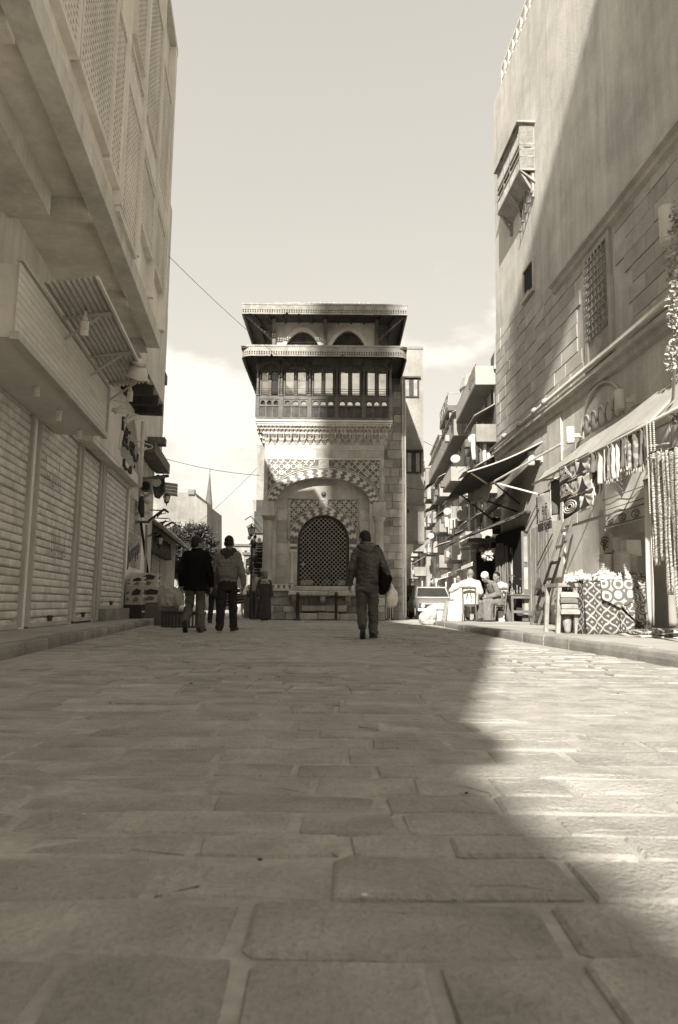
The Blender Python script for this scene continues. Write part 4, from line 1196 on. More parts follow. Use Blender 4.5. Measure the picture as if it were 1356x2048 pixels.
# eaves with pierced valances
def eave(z_out, z_in, dfr, xl, xr, back, rounded, zi_top, nm):
    b = MB(KW)
    # sloping underside boards, front and both sides
    xi0, xi1, di = CW0 + .0, CW1 - .0, D - .3
    T = .04
    for (p, q_, r, s) in (((xi0, di, z_in), (xi1, di, z_in), (xr, dfr, z_out), (xl, dfr, z_out)), ((xi0, -back, z_in), (xi0, di, z_in), (xl, dfr, z_out), (xl, -back, z_out)), ((xi1, di, z_in), (xi1, -back, z_in), (xr, -back, z_out), (xr, dfr, z_out))):
        P = [p, q_, r, s]; P2 = [(v[0], v[1], v[2] + T) for v in P]
        b.add(P + P2, [(0, 1, 2, 3), (7, 6, 5, 4), (0, 4, 5, 1), (1, 5, 6, 2), (2, 6, 7, 3), (3, 7, 4, 0)])
    b.build('eave_soffit', M_WOODD, FH)
    for i in range(11):
        x = lerp(xi0 + .1, xi1 - .1, i / 10); xo = lerp(xl + .2, xr - .2, i / 10)
        bb = MB(KW); bb.bar((x, di, z_in - .03), (xo, dfr - .03, z_out - .03), .05); bb.build('rafter', M_WOODD, FH)
    # valance path
    if rounded:
        k = .36
        path = [(xl, -back)] + [(xl, dfr - k)] + [(xl + k * (1 - math.cos(a)), dfr - k + k * math.sin(a)) for a in [math.pi / 2 * i / 6 for i in range(1, 6)]] + [(xl + k, dfr), (xr - k, dfr)]
        path += [(xr - k + k * math.sin(a), dfr - k + k * math.cos(a)) for a in [math.pi / 2 * i / 6 for i in range(1, 6)]] + [(xr, dfr - k), (xr, -back)]
    else: path = [(xl, -back), (xl, dfr), (xr, dfr), (xr, -back)]
    h = .40; zb_ = zi_top - h
    pw = .088; acc = []
    for (p, q_) in zip(path, path[1:]):
        L = math.dist(p, q_); n = max(1, round(L / pw))
        for i in range(n): acc.append(((lerp(p[0], q_[0], i / n), lerp(p[1], q_[1], i / n)), (lerp(p[0], q_[0], (i + 1) / n), lerp(p[1], q_[1], (i + 1) / n))))
    v = MB(KW); tp = MB(KW)
    for p, q_ in acc:
        def slab(t0, t1, z0, z1, B=v, th=.012):
            a_ = Vector((lerp(p[0], q_[0], t0), lerp(p[1], q_[1], t0), 0)); c_ = Vector((lerp(p[0], q_[0], t1), lerp(p[1], q_[1], t1), 0))
            nn = Vector((c_.y - a_.y, a_.x - c_.x, 0)).normalized() * th
            P = [a_ - nn, c_ - nn, c_ + nn, a_ + nn]
            B.add([(u.x, u.y, z0) for u in P] + [(u.x, u.y, z1) for u in P], [(3, 2, 1, 0), (4, 5, 6, 7), (0, 1, 5, 4), (1, 2, 6, 5), (2, 3, 7, 6), (3, 0, 4, 7)])
        jz = random.uniform(-.006, .006)
        slab(.02, .98, zb_ + h * .42, zb_ + h * .84)
        slab(.02, .28, zb_ + h * .10, zb_ + h * .42); slab(.72, .98, zb_ + h * .10, zb_ + h * .42)
        slab(.28, .72, zb_ + h * .22, zb_ + h * .27)
        if random.random() > .015: slab(.02, .98, zb_ + jz, zb_ + h * .10)
        slab(0, 1.0, zb_ + h * .84, zb_ + h, tp, .028)
        slab(0, 1.0, zb_ - .012, zb_ + .0, tp, .02) if random.random() > .1 else None
    tag(v.build('valance', M_WOODL, FH), kind='stuff'); tp.build('valance_rail', M_WOODL, FH)
eave(9.66, 9.60, 1.20, -3.57, 2.40, 3.4, True, 9.78, 'lower')
eave(11.20, 11.02, 1.20, -3.57, 2.40, 3.4, False, 11.36, 'upper')
b = MB(KW); b.add([(-3.57, 1.2, 9.74), (2.4, 1.2, 9.74), (1.9, .2, 9.95), (-3.06, .2, 9.95), (-3.57, -3.4, 9.74), (2.4, -3.4, 9.74), (1.9, -3.4, 9.95), (-3.06, -3.4, 9.95)], [(0, 1, 2, 3), (0, 3, 7, 4), (1, 5, 6, 2)]); b.build('eave_roof', M_WOODL, FH)
# upper wall with two pointed arches
UX0, UX1 = -2.50, 1.36
pa = lambda cx, hw, zs, rise, n=12: [(cx - hw + hw * t, zs + rise * math.sin(math.pi / 2 * t) ** .72) for t in [i / n for i in range(n + 1)]] + [(cx + hw * t, zs + rise * math.sin(math.pi / 2 * (1 - t)) ** .72) for t in [i / n for i in range(1, n + 1)]]
b = MB(KW); cs = (-1.43, .29); hw = .62
b.box(UX0, cs[0] - hw, .02, .25, 9.7, 11.1); b.box(cs[0] + hw, cs[1] - hw, .02, .25, 9.7, 11.1); b.box(cs[1] + hw, UX1, .02, .25, 9.7, 11.1)
for cx in cs:
    A_ = pa(cx, hw, 10.10, .62)
    for i in range(len(A_) - 1): b.prism([A_[i], A_[i + 1], (A_[i + 1][0], 11.1), (A_[i][0], 11.1)], .02, .25)
    b.box(cx - hw, cx + hw, .02, .25, 9.7, 9.95)
b.build('upper_wall', M_KST, FH)
for cx in cs:
    A_ = pa(cx, hw, 10.10, .62); B_ = pa(cx, hw + .17, 10.06, .80)
    b = MB(KW)
    for i in range(len(A_) - 1): b.prism([A_[i], A_[i + 1], B_[i + 1], B_[i]], .251, .285)
    b.build('arch_surround', M_KLT, FH)
    lattice(KW, cx - hw, cx + hw, 9.9, 10.72, .10, FH, .085, .040, M_WOODD, 'arch_screen', False, 0)
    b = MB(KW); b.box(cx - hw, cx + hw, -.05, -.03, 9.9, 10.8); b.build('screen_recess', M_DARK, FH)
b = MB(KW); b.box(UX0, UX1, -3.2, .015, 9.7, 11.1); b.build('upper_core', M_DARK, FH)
for x in (UX0 + .02, -.57, UX1 - .02):
    b = MB(KW); b.bar((x, .30, 9.9), (x, .34, 10.75), .13); b.bar((x, .34, 10.72), (x, .62, 11.05), .12); b.build('eave_post', M_WOODM, FH)
for x, sx in ((UX0, -1), (UX1, 1)):
    b = MB(KW); b.bar((x, .2, 10.30), (x + sx * .40, .5, 10.62), .06); b.bar((x + sx * .40, .5, 10.60), (x + sx * .95, .95, 10.98), .05); b.bar((x, .2, 10.62), (x + sx * .42, .5, 10.62), .05); b.build('eave_brace', M_WOODM, FH)
# roof of dry boards and a low rough parapet
b = MB(KW); b.add([(-3.56, 1.18, 11.37), (2.39, 1.18, 11.37), (1.4, .1, 11.50), (-2.5, .1, 11.50), (-3.56, -3.4, 11.37), (2.39, -3.4, 11.37), (1.4, -3.4, 11.5), (-2.5, -3.4, 11.5)], [(0, 1, 2, 3), (0, 3, 7, 4), (1, 5, 6, 2), (3, 2, 6, 7)]); b.build('roof', M_WOODL, FH)
x = -2.5
while x < 1.4:
    w = random.uniform(.06, .12); b = MB(KW); b.chbox(x, x + w - .004, -.05, .0, 11.45, 11.97 + random.uniform(-.02, .02), .01, 'y', .006); b.build('roof_board', M_WOODL, FH); x += w
b = MB(KW)
for i in range(60):
    t = random.random(); sx = random.choice((-1, 1)); xx = -2.5 - .75 * t if sx < 0 else 1.4 + .7 * t
    b.ball((xx, random.uniform(-.2, .4), 11.42 + .34 * (1 - t) * random.random()), (random.uniform(.05, .11), .07, random.uniform(.03, .08)), 7, 5)
tag(b.build('roof_rubble', M_WOODL, FH), kind='stuff')

# side wing of rough ashlar, behind and to the right
WG = thing('stone_wing', (2.1, 26.7, 0), 'plain ashlar wing set back at the right of the fountain house with two drainpipes', 'building')
WF = Frame((0, 26.6, 0), (1, 0, 0), (0, -1, 0))
b = MB(WF); b.box(1.55, 2.60, -5, 0, 0, 9.7); b.build('wall', M_JOINT, WG)
z = 0.0
while z < 9.4:
    h = random.choice((.30, .34, .38)); x = 1.56
    while x < 2.56:
        w = random.uniform(.3, .6)
        if 2.59 - (x + w) < .2: w = 2.59 - x
        b = MB(WF); b.chbox(x + .005, x + w - .005, -.05, .03 + random.uniform(-.01, .015), z + .005, z + h - .005, .014, 'y', .006); b.build('ashlar_block', M_KBASE if z < 1.3 or random.random() < .25 else M_KST, WG); x += w
    z += h
for x in (2.50, 2.60):
    b = MB(WF); b.tube([(x, .10, .1), (x + .01, .10, 5), (x, .1, 9.5)], .032, 8); b.build('drain_pipe', M_LSHADE, WG, True)
# plastered house behind it, with two shuttered windows and a corbelled underside
PH = thing('plastered_house', (3.2, 30, 0), 'tall plastered house with two shuttered windows and stepped stone corbels over a dark passage', 'building')
PF = Frame((0, 30.0, 0), (1, 0, 0), (0, -1, 0))
b = MB(PF); b.box(2.40, 3.78, -6, 0, 3.25, 12.2); b.build('wall', M_APT[2], PH)
b = MB(PF); b.box(2.40, 3.80, -6, .03, 12.2, 12.3); b.box(2.9, 3.75, -.5, -.2, 12.3, 12.42); b.build('roof_edge', M_APT[0], PH)
b = MB(PF); b.box(2.40, 3.79, .001, .03, 3.25, 3.36); b.box(2.42, 3.785, .001, .018, 4.98, 5.03); b.build('string_course', M_APT[1], PH)
for z0, z1, cx in ((9.95, 10.75, 3.24), (6.45, 7.35, 3.32)):
    b = MB(PF); w = .30
    b.box(cx - w - .05, cx - w, 0, .05, z0 - .05, z1 + .05); b.box(cx + w, cx + w + .05, 0, .05, z0 - .05, z1 + .05); b.box(cx - w, cx + w, 0, .048, z0 - .05, z0); b.box(cx - w, cx + w, 0, .048, z1, z1 + .05); b.box(cx - w - .12, cx + w + .12, 0, .12, z1 + .052, z1 + .12)
    f = b.build('window_frame', M_WOODD, PH)
    b = MB(PF); b.box(cx - w, cx + w, .003, .012, z0, z1); b.build('pane', M_DGLASS, f)
    for k in range(3):
        b = MB(PF); xa = cx - w + .02 + k * (2 * w - .04) / 3; b.box(xa + .01, xa + (2 * w - .04) / 3 - .01, .014, .034, z0 + .02, z1 - .02); b.build('shutter_leaf', M_WOODL if k != 1 else M_WOODD, f)
for k, (x0_, z0_, z1_) in enumerate(((2.45, 2.62, 3.25), (2.45, 2.02, 2.62), (2.45, 1.45, 2.02))):
    b = MB(PF); x1_ = 3.28 - k * .25
    b.prism([(x0_, z0_), (x1_ - .20, z0_), (x1_ - .10, z0_ + .05), (x1_ - .06, z0_ + .22), (x1_, z0_ + .28), (x1_, z1_), (x0_, z1_)], -1.5, -.02); b.build('corbel', M_KST, PH)
b = MB(PF); b.box(2.40, 2.62, -6, -.1, 0, 3.2); b.box(2.4, 3.78, -6, -5.6, 0, 3.2); b.build('passage_wall', M_KBASE, PH)
b = MB(PF); b.box(3.02, 3.10, .01, .06, 4.62, 4.76); b.build('junction_box', M_IRON, PH)
ORD = ('first', 'second', 'third', 'fourth', 'fifth', 'sixth', 'seventh', 'eighth', 'ninth', 'tenth', 'eleventh')
# ================================================================== RIGHT STONE BUILDING
RB = thing('stone_building', RW.w(16, 0, 0), 'tall plastered stone building with latticed oriel, barred window and moulded string courses', 'building')
SE = 21.55
ZT = RW.on(995, 187)[1]
b = MB(RW); b.box(-8, SE, -7, 0, 0, ZT); b.build('wall', M_RPLAST, RB)
b = MB(RW); b.box(-8, SE, -.9, -.02, ZT, ZT + .05); b.build('roof_edge', M_RPLAST, RB)
b = MB(RW)
for i in range(60):
    s = SE - .6 - i * .42
    if s > 4: b.box(s - .03, s + .03, -.16, -.10, ZT + .05, ZT + .82)
b.box(4, SE - .55, -.165, -.095, ZT + .82, ZT + .90); b.box(4, SE - .55, -.155, -.105, ZT + .40, ZT + .45); b.build('roof_railing', M_LSHADE, RB)
# squared blocks between the two string courses, thinning out upward
zA = RW.on(1148, 789)[1]; zC = RW.on(1187, 484)[1]
cnt = 0; z = zA + .22; row = 0
win = (13.05, 14.45, 5.45, 8.35)
while z < 9.3 and cnt < 290:
    h = .345; s = 10.2 + (row % 2) * .35
    top = zC - .05
    while s < SE - .02:
        w = random.uniform(.62, .98); e = min(s + w, SE)
        if SE - e < .25: e = SE
        inside = (z + h < top) or (s > 16.3 + (z - top) * 2.0)
        if inside and not (e > win[0] and s < win[1] and z + h > win[2] and z < win[3]) and cnt < 290:
            b = MB(RW); b.chbox(s + .004, e - .004, -.05, .022 + random.uniform(-.007, .012), z + .004, z + h - .004, .010, 'y', .010)
            b.build('wall_block', random.choice(M_RSTONE), RB); cnt += 1
        s = e
    z += h; row += 1
b = MB(RW)   # mouldings
b.prism([(0, zC - .20), (.10, zC - .12), (.12, zC - .02), (.20, zC + .02), (.20, zC + .10), (.08, zC + .16), (0, zC + .2)], 4, 16.2, 'x')
b.build('upper_string_course', M_RPLAST, RB)
b = MB(RW); b.prism([(0, zA - .22), (.08, zA - .18), (.10, zA - .05), (.18, zA - .02), (.18, zA + .08), (.05, zA + .14), (0, zA + .15)], 4, SE + .02, 'x'); b.build('string_course', M_RPLAST, RB)
b = MB(RW)
b.tube([(4, .22, zA + .20), (16.4, .20, zA + .19), (SE + .1, .2, zA + .16)], .045, 8); b.tube([(4, .15, zA + .30), (16.5, .13, zA + .29), (SE, .12, zA + .22)], .032, 8); b.build('service_pipe', M_LSHADE, RB, True)
b = MB(RW)
for s in (16.6, 17.4, 18.7, 20.1): b.ball((s, .2, zA + .22), (.16, .09, .09), 8, 6)
b.each('pipe_lagging', M_RPLAST, RB, True)
b = MB(RW); b.box(16.0, 16.9, 0, .05, .1, zA - .23); b.build('pilaster', M_RPLAST, RB)
for i in range(22):   # larger dressed blocks of the lower wall
    s = 10.4 + (i % 7) * .8; z = 2.4 + (i // 7) * .62
    if s + .78 < 16:
        b = MB(RW); b.chbox(s + .005, s + .78, -.05, .02 + random.uniform(0, .01), z + .005, z + .60, .010, 'y', .006); b.build('wall_block', M_RSTONE[1], RB)
# tall barred window
s0, s1, z0, z1 = 13.25, 14.28, 5.70, 8.12
b = MB(RW); b.box(s0 - .14, s0, 0, .07, z0 - .1, z1 + .12); b.box(s1, s1 + .14, 0, .07, z0 - .1, z1 + .12); b.box(s0, s1, 0, .068, z1, z1 + .12); b.box(s0, s1, 0, .068, z0 - .1, z0); W1 = b.build('barred_window', M_RSTONE[0], RB)
b = MB(RW); b.box(s0, s1, .002, .012, z0 + .55, z1); b.build('dark_opening', M_KBASE, W1)
b = MB(RW); b.box(s0, s1, .0025, .03, z0, z0 + .55); b.build('carved_panel', M_KBASE, W1)
b = MB(RW)
for i in range(1, 6): b.tube([(lerp(s0, s1, i / 6), .085, z0 + .55), (lerp(s0, s1, i / 6), .085, z1)], .016, 6)
for i in range(1, 11): b.tube([(s0, .10, lerp(z0 + .5, z1, i / 11)), (s1, .10, lerp(z0 + .5, z1, i / 11))], .016, 6)
for i in range(1, 6):
    for k in range(1, 11): b.ball((lerp(s0, s1, i / 6), .095, lerp(z0 + .5, z1, k / 11)), .03, 6, 4)
tag(b.build('window_bars', M_KBASE, W1), kind='stuff')
# small dark window
a = RW.on(1067, 520); e = RW.on(1050, 605)
b = MB(RW); b.box(a[0], e[0], .001, .008, e[1] + .03, a[1]); f = b.build('small_window', M_DARK, RB)
b = MB(RW); b.box(a[0] - .08, e[0] + .08, .0, .10, e[1] - .05, e[1] + .03); b.box(a[0] - .06, a[0], 0, .05, e[1] + .03, a[1] + .06); b.box(e[0], e[0] + .06, 0, .05, e[1] + .03, a[1] + .06); b.box(a[0], e[0], 0, .05, a[1], a[1] + .06); b.build('window_frame', M_RPLAST, f)
# scalloped niche
b = MB(RW)
for i in range(5):
    s = 13.05 + i * .36; b.tube([(s + .17 * math.cos(t), .06, 4.45 + .22 * math.sin(t)) for t in [k * math.pi / 8 for k in range(9)]], .025, 6); b.ball((s, .02, 4.45), (.15, .05, .20), 10, 6)
b.tube([(13.8 + 1.0 * math.cos(t), .05, 4.3 + .85 * math.sin(t)) for t in [k * math.pi / 14 for k in range(15)]], .03, 6); b.build('scalloped_niche', M_RPLAST, RB, True)
b = MB(RW); b.box(12.85, 14.75, .0, .012, 3.7, 4.6); b.build('niche_panel', M_KBASE, RB)

# latticed oriel window box
sn, sf, dp, zb0, zb1 = 17.55, 19.75, .42, RW.on(1064, 352)[1], RW.on(1064, 258)[1]
OR = MB(RW); OR.box(sn + .03, sf - .03, 0, dp - .03, zb0 + .05, zb1 - .02); ORL = OR.build('oriel', M_WOODM, RB)
b = MB(RW)
for s in (sn, sf - .06): 
    b.box(s, s + .06, dp - .06, dp + .005, zb0, zb1)
b.box(sn, sn + .05, 0, .06, zb0, zb1)
for z_ in (zb0, zb0 + .40, zb0 + .62, zb1 - .62, zb1 - .07):
    b.box(sn - .012, sn + .04, 0, dp + .012, z_, z_ + .06); b.box(sn + .04, sf, dp - .04, dp + .014, z_, z_ + .06)
b.box(sn + .9, sn + .96, dp - .03, dp + .006, zb0, zb1); b.box(sn + 1.5, sn + 1.56, dp - .03, dp + .006, zb0, zb1)
b.build('oriel_frame', M_WOODL, ORL)
b = MB(RW); b.box(sn - .10, sf + .06, 0, dp + .10, zb1, zb1 + .05); b.build('oriel_roof', M_WOODL, ORL)
b = MB(RW)
for i in range(1, 12): b.box(sn - .008, sn + .02, .03 + i * (dp - .06) / 12 - .010, .03 + i * (dp - .06) / 12 + .010, zb0 + .05, zb1 - .05)
for i in range(1, 34): b.box(sn - .010, sn + .018, .03, dp - .03, lerp(zb0, zb1, i / 34) - .009, lerp(zb0, zb1, i / 34) + .009)
for i in range(1, 26): b.box(lerp(sn, sf, i / 26) - .010, lerp(sn, sf, i / 26) + .010, dp - .02, dp + .004, zb0 + .05, zb0 + .40)
for i in range(1, 26): b.box(lerp(sn, sf, i / 26) - .010, lerp(sn, sf, i / 26) + .010, dp - .02, dp + .004, zb1 - .55, zb1 - .08)
tag(b.build('oriel_lattice', M_WOODL, ORL), kind='stuff')
b = MB(RW); b.box(sn - .03, sn - .012, .12, dp - .12, zb0 + .68, zb1 - .68); b.box(sn + .98, sn + 1.48, dp + .006, dp + .03, zb0 + .7, zb1 - .7); b.build('oriel_hatch', M_WOODM, ORL)
for k in range(3):
    b = MB(RW); s = lerp(sn + .08, sf - .1, k / 2); b.bar((s, dp - .04, zb0 - .02), (s, .03, zb0 - .62), .06); b.bar((s, .04, zb0), (s, .04, zb0 - .75), .06); b.build('oriel_brace', M_WOODL, ORL)
b = MB(RW); b.prism([(0, zb0 - .35), (dp, zb0 - .02), (dp, zb0 + .02), (0, zb0 - .25)], sn, sf, 'x'); b.build('oriel_underside', M_WOODL, ORL)
b = MB(RW)
for k in range(5):
    s = 17.6 + k * .25; b.tube([(s, .10, zb0 - .05), (s, .10, zb0 - .6 - .14 * k)], .012, 6); b.ball((s, .10, zb0 - .64 - .14 * k), .045, 8, 6)
b.build('hanging_drops', M_WOODM, ORL)

# cylinder wall lamps
def wall_lamp(px, py, d, h, r, label):
    s, z = RW.on(px, py, d)
    t = thing('wall_lamp', RW.w(s, d, z - h / 2), label, 'lamp', 'white cylinder lamps on the right wall')
    b = MB(); c = RW.w(s, d, z - h / 2); b.lathe([(r * .96, 0), (r, .01), (r, h), (r * .96, h + .01)], c, 16); b.build('lamp_body', M_WHITE, t, True)
    b = MB(); b.lathe([(r * 1.02, h * .12), (r * 1.06, h * .125), (r * 1.06, h * .17), (r * 1.02, h * .175)], c, 16); b.build('lamp_rim', M_SIGN, t, True)
    b = MB(RW); b.box(s - .04, s + .04, .0, d - r * .8, z - .04, z + .04); b.box(s - .09, s + .09, .0, .03, z - .10, z + .12); b.build('lamp_mount', M_LSHADE, t)
wall_lamp(1062, 917, .28, .36, .095, 'white cylinder wall lamp over the dark canvas awning')
wall_lamp(1141, 871, .28, .36, .095, 'white cylinder wall lamp left of the scalloped niche')
wall_lamp(1240, 800, .28, .36, .095, 'white cylinder wall lamp just above the pale canvas awning')
wall_lamp(1336, 452, .35, .62, .13, 'large white cylinder lamp high on the right wall, highest of the four')

# sponge-like bundles hanging at the right edge of the frame
for k, (px, py, r) in enumerate(((1342, 470, .30), (1336, 560, .34), (1345, 640, .36), (1340, 735, .34), (1346, 830, .30))):
    s, z = RW.on(px, py, .8)
    c = RW.w(s - .35, .8, z); b = MB()
    for i in range(420):
        u = Vector((random.gauss(0, 1), random.gauss(0, 1), random.gauss(0, 1))).normalized() * r * random.uniform(.45, 1)
        p = c + Vector((u.x * .75, u.y * .75, u.z * 1.25)); q_ = Vector((random.gauss(0, 1), random.gauss(0, 1), random.gauss(0, 1))).normalized(); e_ = q_.orthogonal().normalized(); w_ = random.uniform(.018, .05)
        b.add([p - e_ * w_, p + q_ * w_ * .8, p + e_ * w_, p - q_ * w_ * .7 + q_.cross(e_) * w_ * .6], [(0, 1, 2, 3)])
    tag(b.build('dried_flower_bundle', M_WCLOTH), 'pale frothy bundle hanging at the right edge, ' + ('topmost of five', 'second from the top of five', 'middle one of five', 'fourth from the top of five', 'lowest of five')[k], 'bundle', 'pale bundles hanging at the right edge')

# ================================================================== RIGHT SIDE STALLS
DB, ZB = 1.50, 3.02
ca = thing('canvas_awning', RW.w(11, .8, 3.0), 'pale canvas awning sloping down from the right wall over the textile stall', 'awning')
def canv(u, v):
    s = lerp(7.2, 13.7, u); wid = 1 - .75 * max(0, u - .35) / .65
    d = DB - .72 * (1 - v) * wid; z = ZB + .80 * (1 - v) * wid - .05 * math.sin(math.pi * v) * wid + .02 * math.sin(u * 19)
    return RW.w(s, d, z)
b = MB(); b.sheet(canv, 60, 8, .008); b.build('canvas', M_CANV, ca, True)
b = MB(RW); b.tube([(7.2, DB, ZB - .02), (13.8, DB, ZB - .02)], .024, 8); b.build('front_pole', M_SHUTD, ca, True)
for s in (8.6, 11.2, 13.5):
    b = MB(RW); b.tube([(s, .02, ZB + .25), (s, DB, ZB - .01)], .018, 7); b.build('support_rod', M_SHUTD, ca)
b = MB(RW); b.tube([(9.0, DB, ZB), (8.8, DB - .2, ZB + .25), (8.2, DB + .1, ZB + .45)], .02, 7); b.build('pull_rod', M_SHUTD, ca)

def hang_cloth(px0, px1, zt_, zb_, d, m, name, label, cat, fold=.03, nf=2.5, group=None, fringe=None, tilt=0.0):
    s0 = RW.on(px1, 1000, d)[0]; s1 = RW.on(px0, 1000, d)[0]
    t = thing(name, RW.w((s0 + s1) / 2, d, zb_), label, cat, group)
    ph = random.random() * 6
    def fn(u, v):
        s = lerp(s0, s1, u); z = lerp(zb_ + tilt * (u - .5), zt_, v)
        return RW.w(s + .02 * math.sin(v * 3 + ph) * (1 - v), d + fold * math.sin(u * nf * 2 * math.pi + ph) * (1.1 - .5 * v) + .02 * noise.noise(Vector((u * 3, v * 3, ph))), z)
    b = MB(); b.sheet(fn, 22, 16, .006); b.build('cloth', m, t, True)
    if fringe:
        b = MB(); n = int((s1 - s0) / .03) + 2
        for i in range(n):
            p = Vector(fn(i / (n - 1), 0)); b.tube([p, p + Vector((0, 0, -fringe * .5)), p + Vector((random.uniform(-.01, .01), 0, -fringe * random.uniform(.85, 1.1)))], .006, 4)
        tag(b.build('fringe', M_WCLOTH, t), kind='stuff')
    b = MB(RW); b.tube([(s0, d, zt_ + .01), (s1, d, zt_ + .01)], .012, 6); b.build('hanging_rod', M_WOODM, t)
    return t, (s0, s1)
Z = lambda px, py, d: RW.on(px, py, d)[1]
PT_A = pattern('print_arabesque_dark', .10, .36, 'arabesque', 9); PT_B = pattern('print_medallion', .12, .40, 'medallion', 9); PT_C = pattern('print_lattice', .07, .32, 'lattice', 34)
PT_D = pattern('print_floral', .18, .36, 'floral', 14); PT_E = pattern('print_stripes', .22, .42, 'stripes', 40); PT_F = pattern('print_blots', .12, .42, 'blots', 8); PT_G = pattern('strip_arabesque', .20, .50, 'arabesque', 10)
t, (sa, sb) = hang_cloth(1077, 1101, Z(1090, 985, DB), Z(1090, 1042, DB), DB, M_WCLOTH, 'woven_banner', 'white banner with saw-toothed edge and dark tree motif, left end of the awning rail', 'banner', .01, 1)
b = MB(RW)
zt_, zb_ = Z(1090, 985, DB), Z(1090, 1060, DB)
for i in range(13):
    z = lerp(zb_ + .18, zt_ - .05, i / 12); b.prism([(sb + .05, z - .03), (sb + .05, z + .03), (sb - .04, z)], DB + .02, DB + .03)
for k, z in ((0, .25), (1, .30), (0, .72)): b.box(sa + .12 + k * .18, sa + .20 + k * .18, DB + .026, DB + .034, zt_ - z, zt_ - z + .03); b.box(sa + .12 + k * .18, sa + .20 + k * .18, DB + .026, DB + .034, zt_ - z - .06, zt_ - z - .03)
b.box(sa - .02, sb + .02, DB - .01, DB + .02, zb_, zb_ + .15); b.build('dark_trim', M_DCLOTH, t)
b = MB(RW)
for i in range(60):
    v = random.random(); w = .16 * (1 - abs(v - .35)); b.ball((lerp(sa, sb, .36) + random.uniform(-w, w), DB + .025, lerp(zt_ - .75, zt_ - .30, v)), (.022, .006, .03), 6, 4)
b.build('tree_motif', M_GCLOTH, t)
hang_cloth(1104, 1122, Z(1110, 950, DB), Z(1110, 1030, DB - .2), DB - .2, M_GCLOTH, 'hanging_shawl', 'grey figured shawl with pale fringe hanging beside the saw-toothed banner', 'shawl', .03, 1, None, .12)
# cushion covers hung in two columns of three
def cushion(px0, px1, py0, py1, m, label, mot):
    t, (a_, c_) = hang_cloth(px0, px1, Z((px0 + px1) / 2, py0, DB), Z((px0 + px1) / 2, py1, DB), DB, m, 'cushion_cover', label, 'cushion cover', .015, .7, 'cushion covers on the awning rail', None, -.06)
    zt_, zb_ = Z((px0 + px1) / 2, py0, DB), Z((px0 + px1) / 2, py1, DB); cx = (a_ + c_) / 2; w = (c_ - a_) / 2; h = zt_ - zb_
    b = MB(RW)
    if mot == 'triangles':
        for k in (1, .66, .36):
            P = [(cx - w * .6 * k, DB + .035, zb_ + h * (.5 - .3 * k)), (cx + w * .7 * k, DB + .035, zb_ + h * (.5 - .34 * k)), (cx + w * .05, DB + .035, zb_ + h * (.5 + .36 * k))]
            b.tube(P, .012, 5, True)
        b.build('triangle_motif', M_WCLOTH, t)
    elif mot == 'ring':
        for k in (.75, .5, .28): b.tube([(cx + w * k * math.cos(i * math.pi / 8), DB + .035, zb_ + h * .5 + h * .5 * k * math.sin(i * math.pi / 8)) for i in range(16)], .012, 5, True)
        b.build('ring_motif', M_WCLOTH, t)
    else:
        b.prism([(cx - w * .8, zb_ + h * .12), (cx + w * .8, zb_ + h * .06), (cx + w * .35, zb_ + h * .38), (cx, zb_ + h * .9), (cx - w * .35, zb_ + h * .42)], DB + .03, DB + .036); b.build('pyramid_motif', M_DCLOTH, t)
cushion(1120, 1155, 927, 962, PT_F, 'dark cushion cover with pale triangles, top of the left column', 'triangles')
cushion(1122, 1157, 964, 995, PT_F, 'dark cushion cover with pale triangles, middle of the left column', 'triangles')
cushion(1126, 1161, 997, 1030, M_DCLOTH, 'dark cushion cover with ring motif, bottom of the left column', 'ring')
cushion(1154, 1181, 912, 947, M_SIGN, 'pale cushion cover with dark pyramid shape, top of the right column', 'pyr')
cushion(1156, 1184, 949, 985, M_SIGN, 'pale cushion cover with dark pyramid shape, middle of the right column', 'pyr')
cushion(1160, 1187, 987, 1018, M_SIGN, 'pale cushion cover with dark pyramid shape, bottom of the right column', 'pyr')
for i, (p0, p1, y0, y1, m, lab, fr) in enumerate(((1182, 1196, 892, 945, M_GCLOTH, 'grey scarf hanging right of the pyramid cushion covers', None), (1197, 1216, 876, 965, M_WCLOTH, 'white scarf caught up in a point on the rail', None), (1217, 1229, 868, 958, PT_D, 'flowered scarf hanging beside the white scarf', .06),
        (1230, 1241, 860, 955, M_WCLOTH, 'narrow white scarf with banded end', .05), (1242, 1262, 850, 935, M_GCLOTH, 'grey folded scarf in the middle of the rail', .05), (1255, 1281, 840, 938, PT_D, 'wide figured scarf with a dark square at its hem', .05), (1283, 1296, 835, 930, M_GCLOTH, 'grey scarf at the right end of the scarves', .08))):
    hang_cloth(p0, p1, min(Z((p0 + p1) / 2, y0, DB), ZB - .03), Z((p0 + p1) / 2, y1, DB), DB - .02 * (i % 2), m, 'hanging_scarf', lab, 'scarf', .035, 1.6, 'scarves on the awning rail', fr)
for i in range(9):
    p0 = 1190 + i * 11.5; y0 = lerp(888, 838, i / 8); lab = ORD[i] + ' small tasselled pouch from the left hung behind the scarves'
    s, z = RW.on(p0, y0 + 75, 1.05); t = thing('tasselled_pouch', RW.w(s, 1.05, z), lab, 'bag', 'pouches hung behind the scarves')
    b = MB(RW); b.loft([(s, 1.05, z - .02, .03, .02), (s, 1.05, z, .09, .03), (s, 1.05, z + .16, .10, .035), (s, 1.05, z + .24, .07, .02)], 10); b.build('pouch_body', (PT_F, M_GCLOTH, PT_D, M_DCLOTH)[i % 4], t, True)
    b = MB(RW)
    for k in range(5): b.tube([(s - .06 + k * .03, 1.05, z), (s - .06 + k * .03, 1.05, z - .09)], .006, 4)
    b.tube([(s, 1.05, z + .24), (s, 1.1, ZB + .02)], .006, 4); b.build('tassel', M_WCLOTH, t)
